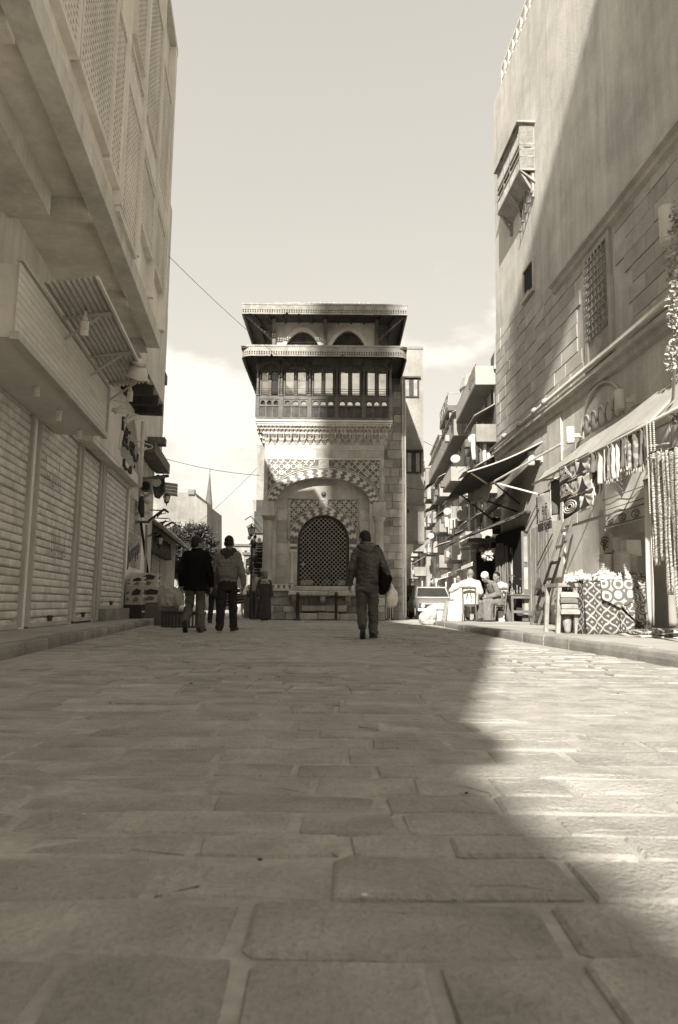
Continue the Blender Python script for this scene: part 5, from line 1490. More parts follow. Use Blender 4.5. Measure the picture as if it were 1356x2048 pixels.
# coin belt
s, z = RW.on(1197, 968, DB - .1)
t = thing('coin_belt', RW.w(s, DB - .1, z), 'dark pouch edged with shiny coins hanging under the grey scarf', 'belt')
b = MB(RW); b.tube([(s, DB - .1, z + .35), (s, DB - .1, z + .1)], .01, 5); b.loft([(s, DB - .1, z - .18, .02, .02), (s, DB - .1, z - .1, .11, .04), (s, DB - .1, z + .06, .08, .04), (s, DB - .1, z + .12, .02, .02)], 12); b.build('pouch', M_GCLOTH, t, True)
b = MB(RW)
for i in range(22):
    an = math.pi * 1.15 * i / 21 - .1 + math.pi; b.ball((s + .115 * math.cos(an), DB - .07, z - .05 + .15 * math.sin(an)), (.022, .012, .022), 7, 5)
b.build('coins', M_WHITE, t, True)
# large rug hung on the wall
t, (sa, sb) = hang_cloth(1208, 1300, Z(1250, 930, .30), Z(1250, 1048, .30), .30, M_SIGN, 'wall_rug', 'large pale rug with V motif, S-medallion border and fringe hung on the right wall', 'rug', .012, 2, None, .22)
zt_, zb_ = Z(1250, 930, .3), Z(1250, 1048, .3)
b = MB(RW); dd = .338
for z0_, h in ((zb_ + .02, .02), (zb_ + .24, .02), (zb_ + .34, .015), (zb_ + .55, .015)): b.box(sa + .02, sb - .02, dd, dd + .006, z0_, z0_ + h)
for k in range(3):
    cx = lerp(sa, sb, .82 - k * .28); cz = zb_ + .13
    b.tube([(cx + .13 * math.cos(i * math.pi / 8), dd, cz + .075 * math.sin(i * math.pi / 8)) for i in range(16)], .010, 5, True)
    b.tube([(cx + .06, dd, cz + .04), (cx, dd, cz + .045), (cx - .03, dd, cz + .02), (cx, dd, cz), (cx + .03, dd, cz - .02), (cx, dd, cz - .045), (cx - .06, dd, cz - .04)], .010, 5)
cx = (sa + sb) / 2
for k in range(5):
    b.bar((cx, dd, zb_ + .6 + k * .10), (cx - .4, dd, zb_ + .95 + k * .12), .022); b.bar((cx, dd, zb_ + .6 + k * .10), (cx + .4, dd, zb_ + .95 + k * .12), .022)
b.build('rug_motif', M_GCLOTH, t)
# bead strings and embroidered strips at the right edge
for k, px in enumerate((1293, 1300, 1307)):
    s, zz = RW.on(px, 845, DB + .1); b = MB()
    for i in range(46): b.ball(RW.w(s, DB + .1, zz - i * .027), (.014, .014, .012), 7, 5)
    tag(b.build('bead_string', M_LAMPG, None, True), 'long string of pale beads hanging right of the scarves', 'beads', 'bead strings right of the scarves')
def strip(px0, px1, py0, py1, d, m, label):
    hang_cloth(px0, px1, Z((px0 + px1) / 2, py0, d), Z((px0 + px1) / 2, py1, d), d, m, 'embroidered_strip', label, 'textile', .015, 1.2, 'embroidered strips at the right edge')
strip(1302, 1312, 905, 1132, DB + .12, PT_G, 'narrow embroidered strip, left one of the four at the right edge')
strip(1313, 1327, 900, 1122, DB + .16, PT_G, 'embroidered strip with large scrolls, second of the four from the left')
strip(1329, 1341, 900, 1190, DB + .20, PT_G, 'long narrow embroidered strip, third of the four from the left')
strip(1342, 1362, 895, 1235, DB + .22, PT_G, 'longest embroidered strip, cut by the right edge of the picture')
strip(1288, 1301, 960, 1250, .9, M_SIGN, 'plain pale cloth hanging from rail to floor left of the embroidered strips')
strip(1330, 1358, 1130, 1252, 1.3, M_WCLOTH, 'white cloth hanging low behind the longest embroidered strip')

# ---- cloth-covered table with carved figures
TX0, TX1, TY0, TY1, TZ0, TZ1 = 3.74, 4.62, 10.45, 11.5, .124, .93
tb_ = thing('display_table', (4.2, 11, TZ0), 'display table draped to the ground in patterned cloths with white figures on top', 'table')
def drape(x0, x1, y, z0, z1, ph, amp=.02, axis='x'):
    def fn(u, v):
        w = amp * math.sin(u * 9 + ph) * (1 - v) + .006 * math.sin(u * 31 + ph)
        fl = .05 * (1 - v) ** 2
        return (lerp(x0, x1, u), y - w - fl, lerp(z0, z1, v)) if axis == 'x' else (y - w - fl, lerp(x0, x1, u), lerp(z0, z1, v))
    return fn
b = MB(); b.box(TX0 + .02, TX1 - .02, TY0 + .02, TY1, TZ0, TZ1 - .01); b.build('table_body', M_WOODM, tb_)
b = MB(); b.sheet(drape(TX0, 4.25, TY0, TZ0, TZ1, 0), 24, 10); b.build('front_cloth', PT_C, tb_, True)
b = MB(); b.sheet(drape(4.25, TX1, TY0 - .01, TZ0, TZ1, 2), 20, 10); b.build('front_cloth', PT_C, tb_, True)
b = MB(); b.sheet(drape(TY1, TY0, TX0, TZ0, TZ1, 1, .02, 'y'), 20, 10); b.build('side_cloth', PT_C, tb_, True)
b = MB(); b.sheet(lambda u, v: (lerp(TX0 - .02, TX1 + .02, u), lerp(TY0 - .02, TY1, v), TZ1 + .004 * math.sin(u * 20 + v * 14)), 12, 12); b.build('top_cloth', PT_A, tb_, True)
b = MB(); b.sheet(lambda u, v: (lerp(3.98, 4.52, u), TY0 - .045 - .03 * (1 - v), lerp(.52 + .26 * abs(u - .5), TZ1 + .005, v)), 14, 10); b.build('medallion_cloth', PT_B, tb_, True)
b = MB(); b.sheet(lambda u, v: (lerp(4.28, 4.66, u), TY0 - .055 - .05 * (1 - v) + .03 * math.sin(u * 7), lerp(.13 + .4 * (1 - u), .62 + .3 * u, v)), 12, 10); b.build('corner_cloth', PT_A, tb_, True)
fig = 0
FPOS = []
for i in range(26):
    FPOS.append((random.uniform(3.58, 4.45), random.uniform(10.5, 11.2)))
F0 = None
def figure_mesh():
    b = MB()      # small seated animal figure: body, head, muzzle, ears, forelegs
    b.ball((0, 0, .035), (.036, .055, .036), 8, 6); b.ball((0, -.045, .085), (.024, .03, .024), 8, 6); b.cap((0, -.05, .082), (0, -.085, .072), .014, .010, 6)
    for sx in (-1, 1):
        b.cap((sx * .012, -.035, .10), (sx * .018, -.03, .125), .007, .003, 6); b.cap((sx * .018, -.045, .05), (sx * .018, -.055, .004), .010, .008, 6)
    b.cap((0, .05, .02), (.03, .07, .012), .010, .005, 6)
    return b
fb = figure_mesh()
F0 = fb.build('carved_figure', M_WHITE, None, True)
F0.data.transform(Matrix.Translation(F0.location)); 
first = True
for (x, y_) in FPOS:
    o = F0 if first else F0.copy()
    if not first: COL.objects.link(o)
    first = False
    o.location = (x, y_, TZ1 + .01 if x > TX0 else .90); o.rotation_euler = (0, 0, random.uniform(0, 6.28)); k = random.uniform(.9, 1.5); o.scale = (k, k, k)
    tag(o, 'small white carved animal figure in the crowd of figures on the draped table', 'figurine', 'white figures on the draped table')
# side stand carrying the rest of the figures
st = thing('wooden_stand', (3.55, 11.0, TZ0), 'rough wooden stand with a folded cloth against the left of the draped table', 'stand')
b = MB(); b.box(3.40, 3.71, 10.6, 11.3, .84, .895); b.build('stand_top', M_WOODL, st)
for x, y_ in ((3.43, 10.65), (3.67, 10.65), (3.43, 11.25), (3.67, 11.25)):
    b = MB(); b.bar((x, y_, .84), (x + (-.05 if x < 3.5 else .0), y_, .124), .06); b.build('leg', M_WOODL, st)
for k in range(4): b = MB(); b.chbox(3.40 + random.uniform(0, .02), 3.71 - random.uniform(0, .03), 10.55, 10.9, .42 + k * .085, .50 + k * .085, .03, 'z', .012); b.build('folded_cloth', (M_SACK, M_WOODL, M_GCLOTH, M_SACK)[k], st)
b = MB(); b.cap((3.55, 10.7, .17), (3.55, 10.72, .34), .05, .075, 10); b.build('jar', M_WOODL, st, True)
# stacks of pale felt hats on a covered pedestal behind the table
pd = thing('covered_pedestal', (4.75, 11.6, .124), 'pedestal draped in paisley cloth behind the draped table', 'stand')
b = MB(); b.loft([(4.85, 11.75, .124, .50, .42), (4.85, 11.75, .6, .46, .4), (4.85, 11.75, 1.06, .44, .38), (4.85, 11.75, 1.10, .42, .36)], 28); b.build('pedestal_cloth', PT_A, pd, True)
hb = MB(); hb.lathe([(.14, 0), (.145, .004), (.135, .035), (.12, .09), (.10, .095), (.005, .097)], (0, 0, 0), 20)
H0 = hb.build('felt_hat', M_WCLOTH, None, True); H0.data.transform(Matrix.Translation(H0.location)); first = True
for k, (x, y_, n, sc) in enumerate(((4.80, 11.55, 9, 1.0), (4.62, 11.75, 8, .9), (5.02, 11.75, 8, .9))):
    for i in range(n):
        o = H0 if first else H0.copy()
        if not first: COL.objects.link(o)
        first = False
        o.location = (x + random.uniform(-.004, .004), y_, 1.10 + i * .034); o.scale = (sc, sc, 1)
        tag(o, ORD[i] + (' pale felt hat from the bottom of the front stack', ' pale felt hat from the bottom of the left rear stack', ' pale felt hat from the bottom of the right rear stack')[k], 'hat', ('hats in the front stack', 'hats in the left stack', 'hats in the right stack')[k])
b = MB(); b.box(4.95, 5.2, 11.7, 11.95, 1.41, 1.68); tag(b.build('cardboard_box', M_SIGN), 'small plain box standing on the right rear hat stack', 'box')
# papyrus bag with an eye drawn on it, and a flowered bag below
bg = thing('eye_bag', RW.w(13.2, .6, 1.9), 'pale square bag with a painted eye hanging below the wall rug', 'bag')
s, z = RW.on(1214, 1087, .6)
b = MB(RW); b.sheet(lambda u, v: (lerp(s - .19, s + .19, u), .6 + .03 * math.sin(u * 3.1), lerp(z - .17, z + .16, v)), 8, 8, .03); b.build('bag_body', M_WCLOTH, bg)
b = MB(RW); e = lambda x, y_: (s - x, .655, z + y_)
b.tube([e(-.14, .02), e(-.06, .07), e(.03, .07), e(.12, .02), e(.16, .03)], .011, 5); b.tube([e(-.14, .0), e(-.05, -.03), e(.05, -.02), e(.12, .02)], .010, 5); b.tube([e(-.13, .09), e(-.04, .12), e(.06, .11), e(.16, .08)], .010, 5); b.tube([e(-.02, -.03), e(-.02, -.10), e(.02, -.13)], .010, 5); b.tube([e(.03, -.03), e(.09, -.09), e(.13, -.08)], .009, 5); b.ball(e(-.02, .02), (.032, .01, .032), 9, 6)
b.build('painted_eye', M_IRON, bg, True)
bg2 = thing('flower_bag', RW.w(12.8, .55, 1.4), 'darker bag with pale flower print hanging below the eye bag', 'bag')
s, z = RW.on(1219, 1118, .55); b = MB(RW); b.sheet(lambda u, v: (lerp(s - .17, s + .17, u), .55 + .03 * math.sin(u * 3.1), lerp(z - .2, z + .16, v)), 8, 8, .03); b.build('bag_body', PT_D, bg2)
# folded rugs on the pavement
for i in range(4):
    b = MB(); ph = i * 1.3
    b.sheet(lambda u, v: (lerp(4.10 + .05 * i, 5.2, u) + .02 * math.sin(v * 6 + ph), lerp(9.35, 10.1, v) + .03 * math.sin(u * 5 + ph), .132 + .028 * i + .012 * math.sin(u * 13 + ph) + .008 * math.sin(v * 9 + ph)), 26, 12, .024)
    tag(b.build('folded_rug', PT_A if i % 2 else PT_E, None, True), ('bottom', 'second', 'third', 'top')[i] + ' rug of the low pile on the pavement under the embroidered strips', 'rug', 'rugs piled on the pavement')
# ladder leaning on the wall
ld = thing('wooden_ladder', RW.w(15.3, .8, .124), 'wooden ladder leaning against the right wall behind the stand', 'ladder')
for s in (15.15, 15.62):
    b = MB(RW); b.bar((s + .10, .95, .124), (s - .05, .16, 2.5), .075, .05); b.build('rail', M_WOODM, ld)
for i in range(6):
    t_ = .12 + i * .155; b = MB(RW); b.bar((15.15 + .10 - .15 * t_, .95 - .79 * t_, lerp(.124, 2.5, t_)), (15.62 + .10 - .15 * t_, .95 - .79 * t_, lerp(.124, 2.5, t_)), .05, .06); b.build('rung', M_WOODM, ld)
# plank hoarding on the wall
hd = thing('plank_door', RW.w(17.3, .1, .124), 'wide weathered plank door on the right wall beside the ladder', 'door')
s = 16.92
while s < 18.45:
    w = random.uniform(.13, .21); b = MB(RW); b.chbox(s, s + w - .006, .0, .05 + random.uniform(-.005, .008), .14, 2.62, .006, 'y', .003); b.build('plank', M_WOODL, hd); s += w
b = MB(RW); b.box(16.9, 18.5, .06, .085, .3, .42); b.build('ledge_board', M_WOODL, hd)
b = MB(RW); a = RW.on(1105, 1068, .12); e = RW.on(1075, 1130, .12); tag(b.tube([(a[0], .12, a[1]), (e[0], .12, e[1])], .016, 6).build('slanting_pole', M_WOODD), 'thin dark pole slanting across the plank door', 'pole')
s, z = RW.on(1078, 1180, .35); b = MB(RW)
for i in range(50):
    a_ = random.uniform(-1, 1); b.tube([(s + .02 * a_, .35, z + .30), (s + .10 * a_, .35 + random.uniform(-.08, .08), z + .05), (s + .19 * a_, .35 + random.uniform(-.12, .12), z - .12 + random.uniform(-.03, .03))], .012, 4)
tag(b.build('hanging_whisk', M_WOODD), 'dark straw whisk hanging on the left edge of the plank door', 'whisk')
# open panelled door leaves
dl = thing('panelled_door_leaf', RW.w(19, .5, .124), 'narrow open door leaf with pale panels beside the dark shop', 'door')
for k, (px) in enumerate((1052, 1066)):
    s = 18.65 + .12 * (1 - k); d0_ = RW.Mi @ at_y(px, 1150, RW.w(s, 0, 0).y)
    b = MB(RW); b.box(s, s + .05, d0_.y - .13, d0_.y + .11, .14, 2.6); f = b.build('leaf', M_WOODM, dl)
    for z0_, h in ((.3, .55), (1.0, .6), (1.75, .7)):
        b = MB(RW); b.chbox(s - .02, s + .0, d0_.y - .08, d0_.y + .06, z0_, z0_ + h, .01); b.build('panel', M_WOODL, f)

# ---- dark canvas awning and the bazaar front beyond
da = thing('dark_canvas_awning', RW.w(19, 1, 4), 'dark canvas awning stretched from the right wall on poles', 'awning')
cA, cB, cC, cD = (17.15, .08, 4.72), (17.55, 1.95, 3.96), (20.6, 1.9, 3.70), (20.6, .08, 4.35)
def dcan(u, v):
    p = [lerp(lerp(cA[i], cB[i], v), lerp(cD[i], cC[i], v), u) for i in range(3)]
    return RW.w(p[0], p[1], p[2] - .12 * math.sin(math.pi * v) * math.sin(math.pi * min(1, u + .2)))
b = MB(); b.sheet(dcan, 12, 12, .01); b.build('canvas', M_DCLOTH, da, True)
b = MB(); b.tube([dcan(0, i / 12) + Vector((0, 0, .02)) for i in range(13)], .022, 6); b.build('pale_hem', M_WCLOTH, da, True)
def pole(p0, d0, s0, p1, d1, s1, r, m, lab, nm='awning_pole'):
    a_ = on_s(RW, *p0, s0); e_ = on_s(RW, *p1, s1)
    b = MB(RW); b.tube([(s0, a_[0], a_[1]), (s1, e_[0], e_[1])], r, 7)
    if lab: return tag(b.build(nm, m), lab, 'pole')
    return b.build('pole', m, da)
pole((983, 966), 0, 18.0, (1122, 888), 0, 15.6, .03, M_SHUTD, None)
pole((942, 946), 0, 17.6, (975, 968), 0, 18.6, .022, M_WHITE, None)
pole((988, 965), 0, 18.0, (1075, 988), 0, 17.6, .024, M_WHITE, None)
pole((978, 958), 0, 19, (1064, 1028), 0, 19.5, .022, M_IRON, None)
pole((961, 997), 0, 19.2, (1036, 1024), 0, 19.6, .024, M_IRON, None)
pole((912, 982), 0, 20, (998, 1050), 0, 20, .026, M_IRON, None)
hang = thing('printed_cloth_banner', RW.w(19, 1.9, 3.5), 'pale printed cloth hanging in a slanting strip under the dark canvas awning', 'cloth')
A0 = on_s(RW, 936, 985, 20.2); A1 = on_s(RW, 984, 962, 18.4); 
def bn(u, v):
    top = Vector((lerp(20.2, 18.4, u), lerp(A0[0], A1[0], u), lerp(A0[1], A1[1], u))); k = lerp(.36, .52, u) if u < .8 else lerp(.5, .2, (u - .8) / .2)
    return RW.w(top.x, top.y + .02 * math.sin(u * 22), top.z - k * (1 - v))
b = MB(); b.sheet(bn, 24, 6, .008); b.build('cloth', pattern('print_banner', .45, .28, 'floral', 22), hang, True)
# bazaar front: dark opening under a ragged thatch
bz = thing('bazaar_front', RW.w(20.2, .6, 0), 'dark shop opening under a ragged sloping thatch at the far end of the right wall', 'shop front')
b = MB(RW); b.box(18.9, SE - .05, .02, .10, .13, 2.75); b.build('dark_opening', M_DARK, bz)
b = MB(RW)
for i in range(300):
    s = random.uniform(18.4, 21.9); d_ = random.uniform(.0, 1.45)
    z_ = 3.15 - d_ * .42; b.bar((s, d_, z_ + random.uniform(-.03, .03)), (s + random.uniform(-.12, .12), d_ + .35, z_ - .16 + random.uniform(-.04, .03)), .05, .02)
tag(b.build('thatch', M_WOODD, bz), kind='stuff')
b = MB(RW); b.add([(18.4, .0, 3.12), (21.9, .0, 3.12), (21.9, 1.6, 2.5), (18.4, 1.6, 2.5), (18.4, .0, 3.08), (21.9, .0, 3.08), (21.9, 1.6, 2.46), (18.4, 1.6, 2.46)], [(0, 1, 2, 3), (7, 6, 5, 4), (0, 3, 7, 4), (1, 5, 6, 2), (2, 6, 7, 3), (0, 4, 5, 1)]); b.build('thatch_board', M_WOODD, bz)
a_ = on_s(RW, 1030, 965, 20); b = MB(RW); b.tube([(19.0, .5, 3.55), (20.8, .55, 3.40)], .09, 9); b.tube([(19.2, .3, 3.85), (20.8, .35, 3.7)], .04, 8); b.build('rolled_mat', M_WOODL, bz, True)
for i, (px, m, w) in enumerate(((1000, M_GCLOTH, .14), (1010, M_GCLOTH, .10), (1026, M_WCLOTH, .09), (1036, M_WOODL, .16), (1047, M_WOODL, .10), (1018, M_DCLOTH, .10))):
    c = on_s(RW, px, 1150, 19.9); b = MB(RW); zt_ = 2.35 - .06 * i; zb_ = 1.05 + .07 * (i % 3)
    for k in range(14):
        o_ = random.uniform(-w, w); b.tube([(19.9 + random.uniform(-.1, .1), c[0] + o_ * .6, zt_), (19.9 + random.uniform(-.12, .12), c[0] + o_, zb_ + random.uniform(-.1, .1))], .022, 5)
    tag(b.build('hanging_tassel_cloth', m), ('long grey tasselled cloth hanging left in the dark shop', 'second grey tasselled cloth in the dark shop', 'white tasselled cloth hanging in the dark shop', 'brown bead curtain in the middle of the dark shop', 'narrow brown bead curtain beside the door leaf', 'dark tasselled cloth between the pale ones')[i], 'cloth', 'tasselled cloths in the dark shop')
b = MB(); c = RW.w(19.2, 1.0, 1.95)
for i in range(60):
    u = Vector((random.gauss(0, 1), random.gauss(0, 1), random.gauss(0, 1))).normalized(); b.tube([c, c + u * random.uniform(.12, .2)], [.010, .018], 5)
tag(b.build('shell_cluster', M_WHITE), 'white spiky cluster hanging at the mouth of the dark shop', 'ornament')
# small signs, lanterns and baskets hung along the bazaar
bs = thing('menu_board', RW.w(20.8, 1.3, 2.6), 'small dark board with white Arabic letters above the hanging lantern', 'sign')
c0 = on_s(RW, 985, 1035, 20.8); c1 = on_s(RW, 1001, 1068, 20.8)
b = MB(RW); b.box(20.8, 20.84, min(c0[0], c1[0]), max(c0[0], c1[0]), c1[1], c0[1]); b.build('board', M_IRON, bs)
b = MB(RW)
for k, zz in enumerate((c0[1] - .12, c0[1] - .30)):
    cx = (c0[0] + c1[0]) / 2
    b.tube([(20.79, cx - .08, zz), (20.79, cx - .04, zz - .04), (20.79, cx, zz), (20.79, cx + .03, zz - .03), (20.79, cx + .07, zz)], .009, 5); b.tube([(20.79, cx - .05, zz + .08), (20.79, cx - .05, zz - .02)], .009, 5); b.ball((20.79, cx + .04, zz - .07), .012, 6, 4)
b.build('white_letters', M_WHITE, bs)
b = MB(RW); b.box(20.72, 20.86, min(c0[0], c1[0]), max(c0[0], c1[0]), c0[1] + .02, c0[1] + .26); tag(b.build('wooden_box', M_SIGN), 'small pale wooden box standing on the dark board', 'box')
c = on_s(RW, 989, 1085, 20.5); lantern(RW.w(20.5, c[0], c[1]), 1.0, 'dark lantern hanging under the dark board at the bazaar front')
for i in range(16):
    px, py = random.uniform(945, 1000), random.uniform(1075, 1140); c = on_s(RW, px, py, random.uniform(21.0, 23.0)); s = 22 + random.uniform(-1, 1)
    c = on_s(RW, px, py, s)
    b = MB(RW); r = random.uniform(.07, .15)
    b.lathe([(r * .3, 0), (r, r * .5), (r * .9, r * 1.4), (r * .3, r * 1.8)], (s, c[0], c[1]), 9)
    m_ = (M_SIGN, M_WOODL, M_GCLOTH, M_WOODM)[i % 4]; tag(b.build('hanging_basket', m_), 'small %s basket in the jumble hung along the bazaar front' % SHADE(m_), 'basket', '%s baskets hung along the bazaar front' % SHADE(m_))
# counters of the bazaar beyond the seated men
b = MB(); b.box(4.6, 6.0, 22.6, 23.4, 0, 2.6); b.box(4.2, 6.2, 22.0, 23.6, 2.6, 2.72); tag(b.build('market_kiosk', M_WOODM), 'dark wooden market booth behind the seated men', 'booth')
b = MB(); b.box(4.55, 5.2, 22.55, 22.6, .9, 2.3); b.build('dark_opening', M_DARK, bpy.data.objects['market_kiosk'])
# ================================================================== FAR APARTMENT ROW (right), far left houses, minaret, tree
def apartment(s0, s1, ztop, d, m, label, floors, balc, nm='apartment_building', f0=3.6, fh=3.1, nwin=4):
    ab = thing(nm, QW.w((s0 + s1) / 2, d, 0), label, 'building')
    b = MB(QW); b.box(s0, s1, -7, d, 0, ztop); b.build('wall', m, ab)
    b = MB(QW); b.box(s0 - .1, s1 + .1, -7, d + .12, ztop, ztop + .25); b.build('roof_edge', M_APTW, ab)
    for fl in range(floors):
        z0 = f0 + fl * fh
        for k in range(nwin):
            s = lerp(s0 + .8, s1 - 1.6, k / max(1, nwin - 1)); w = random.uniform(.8, 1.1); h = random.choice((1.3, 1.5, 2.0))
            b = MB(QW); b.box(s - .06, s + w + .06, d, d + .05, z0 + .85, z0 + .92); b.box(s - .06, s, d, d + .04, z0 + .92, z0 + .92 + h); b.box(s + w, s + w + .06, d, d + .04, z0 + .92, z0 + .92 + h); b.box(s - .06, s + w + .06, d, d + .045, z0 + .92 + h, z0 + .98 + h)
            f = b.build('window', M_APTW, ab)
            b = MB(QW); b.box(s, s + w, d + .002, d + .012, z0 + .92, z0 + .92 + h); b.build('pane', M_DGLASS, f)
            if random.random() < .6:
                b = MB(QW); b.box(s + .02, s + w * .48, d + .016, d + .05, z0 + .94, z0 + .90 + h); b.build('shutter_leaf', M_WOODM, f)
    for (b0, b1, z, dep, ph) in balc:
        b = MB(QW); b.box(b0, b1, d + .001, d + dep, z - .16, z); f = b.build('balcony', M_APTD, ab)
        b = MB(QW); t_ = .09
        b.box(b0, b1, d + dep - t_, d + dep + .01, z + .002, z + ph); b.box(b0 - .01, b0 + t_, d + .002, d + dep + .01, z - .17, z + ph - .002); b.box(b1 - t_, b1 + .01, d + .002, d + dep - t_, z + .002, z + ph)
        b.build('parapet', M_APTW if random.random() < .5 else m, f)
        b = MB(QW); b.tube([(b0, d + dep - .05, z + ph + .12), (b1, d + dep - .05, z + ph + .12)], .03, 6); b.box(b0 + .4, min(b0 + 1.5, b1 - .2), d + .003, d + .01, z + .1, z + 2.1); b.build('rail', M_APTD, f)
        b = MB(QW)
        for k in range(int((b1 - b0) / .35)): b.box(b0 + .2 + k * .35, b0 + .23 + k * .35, d + dep - .06, d + dep - .03, z + ph, z + ph + .12)
        tag(b.build('baluster', M_APTD, f), kind='stuff')
        if random.random() < .7:
            sx = random.uniform(b0 + .5, b1 - 1.2); b = MB(QW); b.box(sx, sx + .8, d + dep + .012, d + dep + .33, z + .1, z + .62); b.box(sx + .1, sx + .7, d + dep + .331, d + dep + .34, z + .16, z + .56); b.build('air_conditioner', M_APTD if random.random() < .4 else M_APTW, f)
        if random.random() < .6:
            b = MB(QW); ang = random.uniform(.4, 1.0); b.prism([(d + .002, z + 2.45), (d + dep + .1, z + 2.45 - ang), (d + dep + .1, z + 2.40 - ang), (d + .002, z + 2.38)], b0 + .1, b1 - .1, 'x'); b.build('sun_blind', random.choice((M_GCLOTH, M_SACK, M_WOODL)), f)
        if random.random() < .6:
            b = MB(QW)
            for k in range(random.randint(3, 7)):
                sx = b0 + .3 + k * .42; hh = random.uniform(.5, 1.1)
                if sx < b1 - .3: b.box(sx, sx + .3, d + dep + .03, d + dep + .05, z + ph - hh, z + ph + .08)
            if b.v: b.each('hung_washing', random.choice((M_GCLOTH, M_DCLOTH, M_SACK)), f)
    return ab
A1 = apartment(43.2, 53.0, 16.0, -.2, M_APT[1], 'nearest apartment block beyond the stone building, with long roof parapet and shaded balconies', 4,
               [(43.4, 53.2, 15.2, 1.3, 1.1), (43.6, 48.3, 11.4, 1.3, 1.0), (43.6, 47.5, 8.0, 1.3, .9), (49, 52.6, 5.0, 1.3, .9), (44, 48, 4.6, 1.2, .9), (49.5, 52.8, 8.6, 1.2, .9)])
A2 = apartment(53.4, 76.0, 14.9, .1, M_APT[0], 'long apartment block with stacked solid balconies and rooftop pavilion', 4,
               [(53.8, 76.0, 14.4, 1.1, 1.2), (54.5, 60.5, 10.8, 1.3, 1.0), (63, 68.5, 10.9, 1.3, 1.0), (55, 60, 7.6, 1.3, 1.0), (63.5, 68, 7.6, 1.3, 1.0), (54.5, 60, 4.4, 1.3, 1.0), (64, 68, 4.3, 1.3, 1.0), (70.5, 75, 9.3, 1.2, 1.0), (70.5, 75, 6.2, 1.2, 1.0)], nwin=7)
A3 = apartment(76.5, 87, 20.0, -.1, M_APT[2], 'taller pale apartment block behind the rooftop pavilion', 5, [(78, 82, z, 1.3, 1.0) for z in (6.6, 9.8, 13.0)] )
A4 = apartment(88, 116, 18.5, .5, M_APT[0], 'farthest apartment block with rows of small balconies', 5, [(89 + k * 9, 93 + k * 9, z, 1.4, 1.0) for k in (0, 1, 2) for z in (4.6, 7.8, 11.0, 14.2, 17.2)], nwin=6)
# rooftop pavilion on posts
pvn = thing('rooftop_pavilion', QW.w(59, 0, 15), 'rooftop wooden terrace on posts with diamond-pattern railing', 'pavilion')
zr = 17.1
b = MB(QW); b.box(56.5, 63, -3.5, 1.35, zr, zr + .45); b.build('deck', M_APTD, pvn)
for s in (56.8, 59.7, 62.7):
    for d_ in (1.1, -1.2): b = MB(QW); b.box(s - .09, s + .09, d_ - .09, d_ + .09, 14.9, zr); b.build('post', M_WOODL, pvn)
for s in (56.8, 59.7):
    b = MB(QW); b.bar((s, 1.1, 15.6), (s + 2.6, 1.1, zr), .12); b.build('brace', M_WOODL, pvn)
b = MB(QW)
b.box(56.5, 63, 1.28, 1.34, zr + 1.45, zr + 1.55); b.box(56.5, 56.56, -3.5, 1.34, zr + 1.45, zr + 1.55)
for s in (56.52, 58.6, 60.8, 62.9): b.box(s - .05, s + .05, 1.28, 1.335, zr + .45, zr + 1.45)
for d_ in (-3.4, -1.1): b.box(56.5, 56.58, d_ - .05, d_ + .05, zr + .45, zr + 1.45)
b.add([QW.Mi @ QW.w(56.51, -1.1, zr + .5), (56.51, .1, zr + .95), (56.51, -1.1, zr + 1.4), (56.51, -2.3, zr + .95), (56.55, -1.1, zr + .5), (56.55, .1, zr + .95), (56.55, -1.1, zr + 1.4), (56.55, -2.3, zr + .95)], [(0, 1, 2, 3), (7, 6, 5, 4), (0, 4, 5, 1), (1, 5, 6, 2), (2, 6, 7, 3), (3, 7, 4, 0)])
for s in (57.6, 59.7, 61.8): b.bar((s - 1, 1.31, zr + .5), (s + 1, 1.31, zr + 1.4), .08); b.bar((s + 1, 1.315, zr + .5), (s - 1, 1.315, zr + 1.4), .08)
b.build('railing', M_WOODL, pvn)
hut = thing('rooftop_hut', QW.w(55, -2.5, 16), 'rounded straw-roofed hut on the roof beside the wooden terrace', 'hut')
b = MB(); c = QW.w(55.2, -1.2, 15.0); b.lathe([(1.6, 0), (1.6, 3.4), (1.75, 3.5), (1.5, 4.4), (.9, 4.9), (.1, 5.0)], c, 12); b.build('hut_body', M_WOODL, hut)
# satellite dishes
def dish(px, py, s, r, label):
    d_, z_ = on_s(QW, px, py, s)
    t = thing('satellite_dish', QW.w(s, d_, z_), label, 'satellite dish', 'satellite dishes on the apartment blocks')
    b = MB(); b.lathe([(.02, -.09), (.5, -.03), (.86, .08), (1, .16), (.98, .17), (.84, .11), (.5, .0), (.02, -.06)], (0, 0, 0), 18)
    Rm = Matrix.Translation(QW.w(s, d_, z_)) @ Matrix.Rotation(math.radians(68), 4, 'X') @ Matrix.Rotation(math.radians(-14), 4, 'Y') @ Matrix.Scale(r, 4)
    b.v = [Rm @ v for v in b.v]; b.build('reflector', M_DISH, t, True)
    b = MB(); b.tube([Rm @ Vector((0, -.9, .1)), Rm @ Vector((0, -.1, .9)), Rm @ Vector((0, 0, .95))], .03 * r + .012, 6); b.build('feed_arm', M_LSHADE, t)
    b = MB(); p = QW.w(s, d_, z_); b.tube([p, p + Vector((.1, .25, -r * .8)), p + Vector((.1, .3, -r * 1.9))], .035, 6); b.build('mast', M_LSHADE, t)
